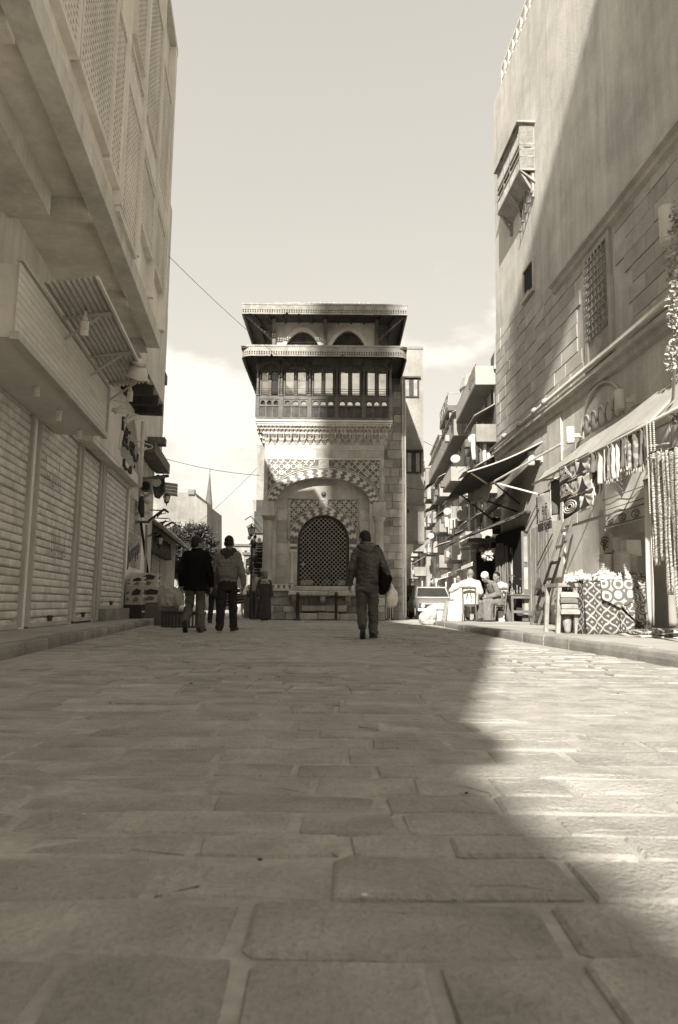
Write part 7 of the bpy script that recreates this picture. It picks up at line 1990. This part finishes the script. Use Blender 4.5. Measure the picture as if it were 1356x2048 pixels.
# unseen blockers added behind the viewer to shade the right wall and fountain house
hb_ = thing('unseen_shade_board', (-4, -22, 0), 'added unseen block with a raised board behind the viewpoint to shade the right wall', 'building')
b = MB(); b.box(-12, 7, -30, -20.3, 0, 10); b.build('wall', M_RPLAST, hb_)
b = MB(); b.box(-5.0, 4.5, -20.5, -20.3, 33.0, 38.2); b.box(-3.3, 4.5, -20.49, -20.31, 26.5, 33.0); b.build('shade_board', M_LSHADE, hb_)
b = MB()
for x in (-1.5, 4.2): b.tube([(x, -20.7, 10), (x, -20.7, 36)], .10, 6)
b.build('post', M_IRON, hb_)
tk = thing('unseen_shade_slab', (-13, -33, 0), 'added unseen tall slab far behind the viewpoint, shading the fountain house', 'building')
b = MB(); b.box(-14.4, -11.55, -30.6, -30, 0, 50.3); b.build('wall', M_RPLAST, tk)  # thin slab added out of view so its shade reaches the fountain house
# ================================================================== PEOPLE (modelled facing +y about the origin, then placed)
V = Vector
def hand(b, w, d, side, curl=.5):
    """palm, four bent fingers of different lengths and a thumb; d = pointing direction"""
    d = V(d).normalized(); sx = V((side, 0, 0)); fw = d.cross(sx).normalized()
    if fw.y < 0: fw = -fw                                  # fingers fan along the front-back axis
    inn = -sx
    w = V(w); pm = w + d * .045
    b.cap(w, pm + d * .03, .024, .027, 10); b.cap(w + d * .02 + fw * .018, pm + d * .035 + fw * .022, .016, .015, 8); b.cap(w + d * .02 - fw * .018, pm + d * .03 - fw * .022, .016, .015, 8)
    for i, (o, L) in enumerate(((.030, .075), (.011, .085), (-.010, .080), (-.029, .062))):
        p = pm + d * .032 + fw * o; k = p + d * L * .5 + inn * L * .16 * curl; e = k + d * L * .42 * (1 - .5 * curl) + inn * L * .42 * curl
        b.cap(p, k, .0092, .0085, 8); b.cap(k, e, .0085, .0075, 8)
    p = w + d * .02 + fw * .028; k = p + fw * .028 + d * .03 + inn * .012; b.cap(p, k, .012, .0105, 8); b.cap(k, k + d * .03 + inn * .012, .0105, .009, 8)
def head(b, c, turn=0.0, nod=0.0, hair=None):
    """cranium, jaw, nose, brow, lips and ears about centre c; returns the transform used"""
    Mx = Matrix.Translation(c) @ Matrix.Rotation(turn, 4, 'Z') @ Matrix.Rotation(-nod, 4, 'X') @ Matrix.Diagonal((1.13, 1.13, 1.13, 1))
    t = MB(Mx)
    t.ball((0, 0, .02), (.074, .094, .098), 14, 10); t.ball((0, .03, -.055), (.056, .062, .062), 12, 8); t.ball((0, -.02, -.03), (.066, .07, .07), 12, 8)
    t.cap((0, .088, .0), (0, .108, -.028), .010, .015, 8); t.ball((0, .084, .022), (.045, .014, .012), 10, 6); t.ball((0, .088, -.066), (.024, .010, .010), 8, 5); t.ball((0, .074, -.100), (.022, .02, .018), 8, 5)
    for sx in (-1, 1): t.ball((sx * .077, -.008, -.012), (.010, .024, .034), 8, 6); t.ball((sx * .045, .06, -.03), (.022, .025, .022), 8, 6)
    b.v += t.v and []; o = len(b.v); b.v += t.v; b.f += [[i + o for i in f] for f in t.f]
    return Mx
def face_parts(root, Mx):
    for sx in (-1, 1):
        b = MB(Mx); b.ball((sx * .032, .082, .004), (.011, .010, .008), 8, 6); b.build('eye', M_WHITE if False else M_IRON, root, True)
def hair_on(root, Mx, m=None, short=False):
    b = MB(Mx); k = .98 if short else 1.04
    b.ball((0, -.014, .040), (.079 * k, .092 * k, .092 * k), 16, 12); b.ball((0, -.040, -.012), (.072 * k, .064 * k, .066 * k), 14, 10)
    if not short: b.ball((0, .05, .095), (.05, .045, .03), 10, 7)
    return remeshed('hair', b, .010, m or M_HAIR, root, .006, 40, (1, 1, 1), 2)
def leg(b, hip, knee, ankle, r=(.082, .060, .052)):
    b.cap(hip, knee, r[0], r[1], 12); b.cap(knee, ankle, r[1], r[2], 12)
def shoe(root, ankle, toe, up=(0, 0, 1), m=None):
    a = V(ankle); t = V(toe); d = (t - a); d.z = d.z; u = V(up)
    b = MB(); heel = a - d.normalized() * .055 - u * .02
    b.cap(heel, a + d * .35 - u * .015, .040, .043, 10); b.cap(a + d * .3 - u * .025, a + d * .92 - u * .035, .043, .034, 10); b.cap(a, a + u * .03, .042, .045, 10)
    o = remeshed('shoe', b, .010, m or M_SHOE, root, .002, 10, (1, 1, 1), 3)
    s = MB(); side = d.cross(u).normalized()
    pts = [(-.10, .03), (-.105, -.0), (-.10, -.03), (.02, -.042), (.16, -.046), (.215, -.03), (.225, 0), (.215, .03), (.16, .046), (.02, .042)]
    dn = d.normalized(); L = d.length / .20
    P = [a + dn * x * L * .95 + side * y_ - u * .062 for x, y_ in pts]; Q = [p + u * .022 for p in P]; n = len(P)
    s.add(P + Q, [list(range(n))[::-1], list(range(n, 2 * n))] + [(i, (i + 1) % n, n + (i + 1) % n, n + i) for i in range(n)])
    s.build('sole', M_SOLE, o)
def place(root, loc, rz, k=1.0):
    root.location = loc; root.rotation_euler = (0, 0, rz); root.scale = (k, k, k)

# --- man in the leather jacket, mid-stride, left heel lifted
p = thing('person', (0, 0, 0), 'man in dark hooded leather jacket walking away, with black shoulder bag and white bag', 'person')
HC = V((-.035, .055, 1.585))
b = MB(); Mx = head(b, HC, .35, .42)
b.cap((0, -.01, 1.38), (-.02, .02, 1.53), .062, .056)
b.loft([(0, 0, .86, .14, .10), (0, 0, 1.1, .14, .10), (0, -.01, 1.34, .17, .10), (0, 0, 1.43, .08, .06)], 14)
LE, LWp = V((-.245, -.04, 1.13)), V((-.275, .03, .88)); RE, RWp = V((.272, -.06, 1.14)), V((.355, .03, .93))
for s_, e_, w_ in ((V((-.19, -.01, 1.37)), LE, LWp), (V((.19, -.01, 1.37)), RE, RWp)): b.cap(s_, e_, .045, .038); b.cap(e_, w_, .038, .028)
hand(b, LWp + V((0, .004, -.02)), (-.05, .10, -1), -1, .7); hand(b, RWp + V((0, .004, -.02)), (.05, .05, -1), 1, 1.0)
LH, LK, LA = V((-.095, 0, .88)), V((-.085, .06, .50)), V((-.075, -.17, .185)); RH, RK, RA = V((.095, 0, .88)), V((.10, .05, .48)), V((.105, .03, .085))
leg(b, LH, LK, LA, (.07, .05, .04)); leg(b, RH, RK, RA, (.07, .05, .04))
remeshed('body', b, .0075, M_SKIN, p, 0, 1, (1, 1, 1), 2); face_parts(p, Mx); hair_on(p, Mx)
b = MB()
b.loft([(0, 0, .885, .172, .128), (0, 0, .94, .182, .135), (0, 0, .99, .196, .142), (0, -.01, 1.12, .200, .145), (0, -.02, 1.28, .215, .150), (0, -.02, 1.36, .205, .135), (0, -.01, 1.43, .135, .10), (-.01, .0, 1.46, .08, .07)], 20)
b.cap((-.15, -.01, 1.385), (.15, -.01, 1.385), .085, .085)
for s_, e_, w_ in ((V((-.172, -.01, 1.365)), LE, LWp), (V((.172, -.01, 1.365)), RE, RWp)): b.cap(s_, e_, .082, .064); b.cap(e_, w_, .066, .046)
remeshed('jacket', b, .011, M_LEATH, p, .032, 7.5, (1, 1, 1.3), 3)
b = MB(); b.loft([(0, 0, .845, .165, .125), (0, 0, .86, .178, .136), (0, 0, .915, .182, .138), (0, 0, .925, .176, .132)], 20); b.build('waistband', M_DCLOTH, p, True)
for w_, d_ in ((LWp, (LWp - LE).normalized()), (RWp, (RWp - RE).normalized())): b = MB(); b.tube([w_ - d_ * .045, w_ - d_ * .03, w_ + d_ * .012, w_ + d_ * .016], [.046, .050, .047, .040], 12); b.build('cuff', M_DCLOTH, p, True)
b = MB()     # hood lying on the shoulders: a thick collar ring with a hanging pouch behind
b.tube([(.125 * math.cos(a_) - .01, -.015 + .105 * math.sin(a_), 1.475 + .03 * math.sin(a_)) for a_ in [i * math.pi / 10 for i in range(20)]], .040, 10, True)
b.ball((-.005, -.115, 1.42), (.115, .055, .085), 14, 9); b.ball((0, -.115, 1.36), (.06, .045, .06), 12, 8)
remeshed('hood', b, .010, M_LEATH, p, .014, 9, (1, 1, 1), 3)
b = MB()
b.loft([(0, 0, .74, .155, .118), (0, 0, .82, .170, .128), (0, 0, .90, .165, .122)], 18); leg(b, LH - V((0, 0, .06)), LK, LA + V((0, .02, .02)), (.096, .079, .066)); leg(b, RH - V((0, 0, .06)), RK, RA + V((0, 0, -.02)), (.096, .080, .072))
remeshed('trousers', b, .011, M_CHINO, p, .030, 7.0, (1, 1, 1.5), 3)
for sx in (-1, 1): b = MB(); b.chbox(sx * .095 - .07, sx * .095 + .07, -.142, -.128, .775, .83, .006, 'y'); b.build('pocket_flap', M_CHINO, p)
shoe(p, LA + V((0, 0, -.02)), LA + V((0, .09, -.165)), (0, -.88, -.48) if False else (0, .85, .45)); shoe(p, RA, RA + V((.02, .2, -.005)))
place(p, (.46, 10.95, -.004), 0.0, 1.0)
bp = thing('shoulder_bag', (.46, 10.95, .7), 'black shoulder bag under the right arm of the man in the leather jacket', 'bag')
b = MB(Matrix.Translation((.46, 10.95, 0))); b.loft([(.24, .02, .70, .04, .05), (.26, .02, .76, .085, .09), (.29, .02, .95, .115, .11), (.27, .02, 1.08, .09, .09), (.245, .02, 1.20, .05, .06), (.235, 0, 1.30, .03, .04)], 14)
remeshed('bag_body', b, .011, M_JBLACK, bp, .014, 8, (1, 1, .6), 2)
b = MB(Matrix.Translation((.46, 10.95, 0))); b.tube([(.235, .02, 1.25), (.225, -.02, 1.40), (.17, -.05, 1.475), (.12, .05, 1.49), (.2, .14, 1.35), (.24, .10, 1.2)], .014, 6); b.build('strap', M_JBLACK, bp, True)
pb_ = thing('plastic_bag', (.46 + .39, 10.98, .5), 'white plastic bag hanging from the right hand of the man in the leather jacket', 'bag')
b = MB(Matrix.Translation((.46, 10.98, 0))); b.loft([(.385, 0, .50, .05, .05), (.385, 0, .53, .085, .07), (.40, 0, .63, .10, .085), (.41, 0, .73, .075, .06), (.40, 0, .80, .03, .03), (.395, 0, .86, .014, .016)], 16)
remeshed('bag_body', b, .010, M_BAG, pb_, .020, 10, (1, 1, .5), 2)
b = MB(Matrix.Translation((.46, 10.98, 0))); b.tube([(.385, 0, .86), (.385, .0, .90), (.398, .015, .905)], .008, 5); b.tube([(.43 + .012 * math.cos(a_), -.082, .615 + .022 * math.sin(a_)) for a_ in [math.pi * .3 + i * math.pi * 1.4 / 10 for i in range(11)]], .004, 5); b.build('handle', M_BAG, pb_)

# --- man in the black coat, left foot lifted
p = thing('person', (0, 0, 0), 'man in black wool coat and faded jeans walking away, left of the pair', 'person')
HC = V((.0, .03, 1.60)); b = MB(); Mx = head(b, HC, -.75, .12)
b.cap((0, -.01, 1.40), (0, .01, 1.54), .065, .060)
b.loft([(0, 0, .86, .15, .11), (0, 0, 1.1, .15, .11), (0, -.01, 1.36, .18, .11), (0, 0, 1.44, .08, .06)], 14)
LE, LWp = V((-.255, -.03, 1.12)), V((-.262, .06, .87)); RE, RWp = V((.255, -.03, 1.12)), V((.285, .04, .86))
for s_, e_, w_ in ((V((-.20, -.01, 1.39)), LE, LWp), (V((.20, -.01, 1.39)), RE, RWp)): b.cap(s_, e_, .045, .038); b.cap(e_, w_, .038, .028)
hand(b, LWp + V((0, .004, -.02)), (.0, .10, -1), -1, .6); hand(b, RWp + V((0, .004, -.02)), (.02, .08, -1), 1, .6)
LH, LK, LA = V((-.095, 0, .88)), V((-.10, .05, .49)), V((-.125, -.16, .17)); RH, RK, RA = V((.095, 0, .88)), V((.10, .05, .48)), V((.11, .04, .085))
leg(b, LH, LK, LA, (.07, .05, .04)); leg(b, RH, RK, RA, (.07, .05, .04))
remeshed('body', b, .0075, M_SKIN, p, 0, 1, (1, 1, 1), 2); face_parts(p, Mx); hair_on(p, Mx)
b = MB()
b.loft([(0, 0, .745, .218, .150), (0, 0, .85, .215, .152), (0, 0, 1.0, .212, .150), (0, -.01, 1.15, .215, .152), (0, -.02, 1.30, .225, .152), (0, -.02, 1.40, .20, .130), (0, -.01, 1.46, .12, .095), (0, 0, 1.50, .080, .075)], 20)
b.cap((-.165, -.01, 1.405), (.165, -.01, 1.405), .078, .078)
for s_, e_, w_ in ((V((-.172, -.01, 1.385)), LE, LWp), (V((.172, -.01, 1.385)), RE, RWp)): b.cap(s_, e_, .080, .066); b.cap(e_, w_, .066, .055)
remeshed('coat', b, .012, M_JBLACK, p, .024, 5, (1, 1, .5), 3)
b = MB(); b.tube([(.075 * math.cos(a_), .0 + .07 * math.sin(a_), 1.505 + .012 * math.sin(a_)) for a_ in [i * math.pi / 10 for i in range(20)]], .022, 8, True); b.build('collar', M_JBLACK, p, True)
b = MB(); b.loft([(0, 0, .74, .15, .115), (0, 0, .82, .165, .12), (0, 0, .90, .16, .115)], 18); leg(b, LH - V((0, 0, .06)), LK, LA + V((0, .02, .02)), (.098, .080, .068)); leg(b, RH - V((0, 0, .06)), RK, RA + V((0, 0, -.02)), (.098, .082, .074))
remeshed('jeans', b, .011, M_JEAN, p, .030, 7, (1, 1, 1.5), 3)
shoe(p, LA + V((0, 0, -.02)), LA + V((0, .10, -.155)), (0, .85, .45)); shoe(p, RA, RA + V((.06, .19, -.005)))
place(p, (-2.70, 12.95, 0), .04, 1.035)

# --- man in the grey jacket
p = thing('person', (0, 0, 0), 'man in grey hooded jacket and dark jeans walking away, right of the pair', 'person')
HC = V((.0, .02, 1.635)); b = MB(); Mx = head(b, HC, .05, .05)
b.cap((0, -.01, 1.40), (0, .005, 1.56), .060, .055)
b.loft([(0, 0, .86, .14, .10), (0, 0, 1.1, .14, .10), (0, -.01, 1.36, .17, .10), (0, 0, 1.44, .08, .06)], 14)
LE, LWp = V((-.245, .02, 1.14)), V((-.25, .14, .92)); RE, RWp = V((.252, -.05, 1.13)), V((.29, .02, .88))
for s_, e_, w_ in ((V((-.195, -.01, 1.40)), LE, LWp), (V((.195, -.01, 1.40)), RE, RWp)): b.cap(s_, e_, .045, .038); b.cap(e_, w_, .038, .028)
hand(b, LWp + V((0, .004, -.02)), (.0, .2, -1), -1, .6); hand(b, RWp + V((0, .004, -.02)), (.02, .05, -1), 1, .9)
LH, LK, LA = V((-.09, 0, .88)), V((-.10, -.02, .48)), V((-.11, -.12, .09)); RH, RK, RA = V((.09, 0, .88)), V((.10, .06, .49)), V((.115, .06, .10))
leg(b, LH, LK, LA, (.07, .05, .04)); leg(b, RH, RK, RA, (.07, .05, .04))
remeshed('body', b, .0075, M_SKIN, p, 0, 1, (1, 1, 1), 2); face_parts(p, Mx); hair_on(p, Mx, M_HAIR, True)
b = MB()
b.loft([(0, 0, .985, .172, .128), (0, 0, 1.02, .195, .145), (0, 0, 1.12, .205, .150), (0, -.02, 1.28, .212, .148), (0, -.02, 1.38, .205, .132), (0, -.01, 1.45, .12, .09), (0, 0, 1.48, .08, .07)], 20)
b.cap((-.155, -.01, 1.405), (.155, -.01, 1.405), .080, .080)
for s_, e_, w_ in ((V((-.17, -.01, 1.385)), LE, LWp), (V((.17, -.01, 1.385)), RE, RWp)): b.cap(s_, e_, .080, .066); b.cap(e_, w_, .068, .048)
remeshed('jacket', b, .011, M_JGREY, p, .034, 6.5, (1, 1, 1.2), 3)
b = MB(); b.loft([(0, 0, .915, .160, .120), (0, 0, .925, .170, .128), (0, 0, .985, .172, .130), (0, 0, .995, .168, .125)], 20); b.build('waistband', M_JGREY, p, True)
for w_, d_ in ((LWp, (LWp - LE).normalized()), (RWp, (RWp - RE).normalized())): b = MB(); b.tube([w_ - d_ * .045, w_ - d_ * .03, w_ + d_ * .012, w_ + d_ * .016], [.046, .050, .047, .040], 12); b.build('cuff', M_JGREY, p, True)
b = MB(); b.tube([(.115 * math.cos(a_), -.015 + .10 * math.sin(a_), 1.495 + .03 * math.sin(a_)) for a_ in [i * math.pi / 10 for i in range(20)]], .038, 10, True)
b.ball((0, -.115, 1.435), (.12, .05, .085), 14, 9); b.ball((0, -.12, 1.375), (.07, .045, .06), 12, 8); remeshed('hood', b, .010, M_HOOD, p, .012, 9, (1, 1, 1), 3)
b = MB(); b.loft([(0, 0, .76, .15, .115), (0, 0, .84, .165, .122), (0, 0, .94, .160, .116)], 18); leg(b, LH - V((0, 0, .04)), LK, LA + V((0, 0, .0)), (.094, .078, .068)); leg(b, RH - V((0, 0, .04)), RK, RA + V((0, 0, .0)), (.094, .078, .068))
remeshed('jeans', b, .011, M_JEAND, p, .028, 7, (1, 1, 1.5), 3)
shoe(p, LA, LA + V((-.02, .2, -.005))); shoe(p, RA + V((0, 0, -.01)), RA + V((.04, .2, .005)))
place(p, (-2.10, 13.02, 0), -.03, 1.03)
b = MB(Matrix.Translation((-2.10, 13.02, 0))); b.loft([(.31, .03, .70, .03, .03), (.312, .03, .74, .05, .04), (.312, .03, .82, .03, .03), (.308, .03, .88, .012, .012)], 10); tag(b.build('small_bag', M_BAG, None, True), 'small white bag in the right hand of the man in the grey jacket', 'bag')

# --- figures in coats and robes
def coat_person(loc, rz, k, label, coat, low, hairm, robe=False, scarf=None, turn=0.0, hands=True):
    p = thing('person', (0, 0, 0), label, 'person')
    b = MB(); Mx = head(b, V((0, .02, 1.62)), turn, .1); b.cap((0, -.01, 1.40), (0, .005, 1.55), .058, .054)
    b.loft([(0, 0, .86, .14, .10), (0, 0, 1.1, .14, .10), (0, -.01, 1.34, .16, .10), (0, 0, 1.43, .07, .06)], 14)
    E = [(V((sx * .17, 0, 1.37)), V((sx * .235, -.02, 1.12)), V((sx * .24, .08, .90))) for sx in (-1, 1)]
    for s_, e_, w_ in E: b.cap(s_, e_, .045, .036); b.cap(e_, w_, .036, .027)
    for sx, (s_, e_, w_) in zip((-1, 1), E): hand(b, w_ + V((0, 0, -.02)), (0, .1, -1), sx, .6)
    Lg = [(V((sx * .09, 0, .86)), V((sx * .10, .03 * sx, .48)), V((sx * .105, .12 * sx, .09))) for sx in (-1, 1)]
    for h_, k_, a_ in Lg: leg(b, h_, k_, a_, (.07, .05, .04))
    remeshed('body', b, .009, M_SKIN, p, 0, 1, (1, 1, 1), 2); face_parts(p, Mx)
    b = MB(); hem = .07 if robe else .80
    b.loft([(0, 0, hem, .27 if robe else .20, .20 if robe else .15), (0, 0, .75 if robe else .9, .22 if robe else .2, .16), (0, 0, 1.1, .195, .145), (0, -.01, 1.3, .20, .14), (0, -.01, 1.38, .18, .12), (0, 0, 1.46, .08, .07)], 20)
    b.cap((-.14, 0, 1.375), (.14, 0, 1.375), .075, .075)
    for s_, e_, w_ in E: b.cap(s_, e_, .078, .066); b.cap(e_, w_, .066, .056 if not robe else .07)
    remeshed('robe' if robe else 'coat', b, .013, coat, p, .022, 5.5, (1, 1, .35), 3)
    if not robe:
        b = MB(); b.loft([(0, 0, .72, .15, .11), (0, 0, .84, .16, .12)], 16)
        for h_, k_, a_ in Lg: leg(b, h_, k_, a_, (.094, .076, .066))
        remeshed('trousers', b, .012, low, p, .016, 7, (1, 1, 1.4), 3)
    for h_, k_, a_ in Lg: shoe(p, a_, a_ + V((0, .2, -.005)))
    if scarf:
        b = MB(Mx); b.ball((0, -.012, .02), (.098, .108, .122), 16, 12); b.ball((0, -.02, -.10), (.10, .10, .09), 14, 10)
        o = MB(); o.v = b.v; o.f = b.f; remeshed('headscarf', o, .011, scarf, p, .010, 10, (1, 1, 1), 2)
        b = MB(); b.loft([(0, -.005, 1.30, .20, .15), (0, -.005, 1.38, .195, .145), (0, -.005, 1.46, .10, .10)], 16); remeshed('shawl', b, .013, PT_E, p, .016, 7, (1, 1, 1), 2)
        b = MB(Mx); b.ball((0, .085, -.02), (.060, .045, .072), 12, 8); b.build('face', M_SKIN, p, True)
    else: hair_on(p, Mx, hairm, True)
    place(p, loc, rz, k); return p
coat_person((-2.42, 22.5, 0), math.radians(205), .93, 'woman in long dark robe with striped shawl and headscarf standing by the left column', M_DCLOTH, M_DCLOTH, M_HAIR, True, M_GCLOTH, .2)
coat_person((-3.33, 18.6, 0), 0, .95, 'person in dark short coat walking away, half hidden behind the man in the grey jacket', M_HOOD, M_JEAND, M_HAIR)
coat_person((3.28, 31.2, 0), math.radians(175), 1.0, 'man in dark jacket standing beside the small dark car in the passage', M_DCLOTH, M_JEAND, M_HAIR)
coat_person((3.50, 20.0, .0), math.radians(170), .82, 'child in white shirt looking toward the viewer behind the man in white', M_WCLOTH, M_JEAND, M_HAIR)

def seated(loc, rz, k, label, cloth, robe_long, skinhead=False, nod=.1, turn=0.0, arms='lap', lean=.05, cap_m=None):
    """seated figure: seat height .46, facing +y"""
    p = thing('person', (0, 0, 0), label, 'person')
    hc = V((0, .10 + lean * 1.2 + nod * .10, 1.235 - nod * .07))
    b = MB(); Mx = head(b, hc, turn, nod); b.cap((0, lean * .9, 1.02), hc - V((0, .01, .07)), .060, .056)
    b.loft([(0, 0, .50, .15, .12), (0, .01, .75, .15, .11), (0, lean, .98, .16, .10), (0, lean, 1.05, .07, .06)], 14)
    if arms == 'lap': E = [(V((sx * .19, lean, .98)), V((sx * .25, .08, .74)), V((sx * .10, .30, .66))) for sx in (-1, 1)]
    else: E = [(V((-.19, lean, .98)), V((-.36, -.05, .86)), V((-.50, .06, .80))), (V((.19, lean, .98)), V((.27, .06, .74)), V((.16, .28, .62)))]
    for (s_, e_, w_), sx in zip(E, (-1, 1)):
        b.cap(s_, e_, .045, .036); b.cap(e_, w_, .036, .027); d_ = (w_ - e_).normalized(); hand(b, w_ + d_ * .015, d_, sx, .7)
    Lg = [(V((sx * .10, .0, .52)), V((sx * .14, .42, .50)), V((sx * .13, .44, .09))) for sx in (-1, 1)]
    for h_, k_, a_ in Lg: leg(b, h_, k_, a_, (.075, .055, .042))
    remeshed('body', b, .009, M_SKIN, p, 0, 1, (1, 1, 1), 2); face_parts(p, Mx)
    b = MB()
    b.loft([(0, -.02, .44, .22, .19), (0, 0, .56, .22, .18), (0, .0, .75, .205, .155), (0, lean * .8, .95, .20, .14), (0, lean, 1.02, .16, .11), (0, lean, 1.09, .075, .07)], 20)
    b.cap((-.14, lean, .99), (.14, lean, .99), .075, .075)
    for s_, e_, w_ in E: b.cap(s_, e_, .080, .070); b.cap(e_, w_, .070, .062)
    for h_, k_, a_ in Lg:
        b.cap(h_, k_, .11, .095)
        if robe_long: b.cap(k_, a_ + V((0, -.02, .02)), .095, .12)
    if robe_long: b.loft([(0, .36, .03, .30, .20), (0, .36, .25, .27, .18), (0, .32, .50, .24, .18)], 18)
    remeshed('robe', b, .013, cloth, p, .036, 6.0, (1, 1, .5), 3)
    if not robe_long:
        b = MB()
        for h_, k_, a_ in Lg: b.cap(k_, a_, .07, .06)
        remeshed('trousers', b, .012, M_WCLOTH, p, .014, 7, (1, 1, 1), 2)
    for h_, k_, a_ in Lg: shoe(p, a_, a_ + V((0, .2, -.005)))
    if cap_m: 
        b = MB(Mx); b.ball((0, -.01, .045), (.084, .104, .092), 16, 12); o = MB(); o.v = b.v; o.f = b.f; remeshed('cap', o, .010, cap_m, p, .006, 10, (1, 1, 1), 2)
    elif skinhead:
        b = MB(Mx); b.ball((0, -.02, .0), (.077, .084, .060), 14, 9); o = MB(); o.v = b.v; o.f = b.f; remeshed('hair', o, .010, M_GCLOTH, p, .003, 40, (1, 1, 1), 2)
    else: hair_on(p, Mx, M_HAIR, True)
    place(p, loc, rz, k); return p
seated((3.56, 18.55, .126), math.radians(-18), 1.04, 'bareheaded man in white robe seated with his back to the viewer', M_WCLOTH, False, True, .05, .3, 'out', .02)
seated((4.30, 18.75, .126), math.radians(110), 1.0, 'man in grey robe and pale cap seated hunched in profile, hands in his lap', M_GCLOTH, True, False, .55, 0, 'lap', .14, M_SIGN)
seated((4.60, 19.35, .126), math.radians(120), 1.0, 'man in white shirt seated half hidden behind the man in the grey robe', M_WCLOTH, False, False, .15, 0, 'lap', .05)
b = MB(); b.box(4.42, 4.80, 19.15, 19.55, .126, .56); tag(b.build('wooden_stool', M_WOODM), 'low wooden stool under the man in white shirt', 'stool')
b = MB(); b.lathe([(.10, .0), (.10, .02), (.02, .03)], (3.47, 20.0, -.02), 10)

# ------------------------------------------------------------------ tidy up
bpy.data.objects.remove(TMPO)
bpy.data.batch_remove(SCRAP)
bpy.data.scenes.remove(TMPS)
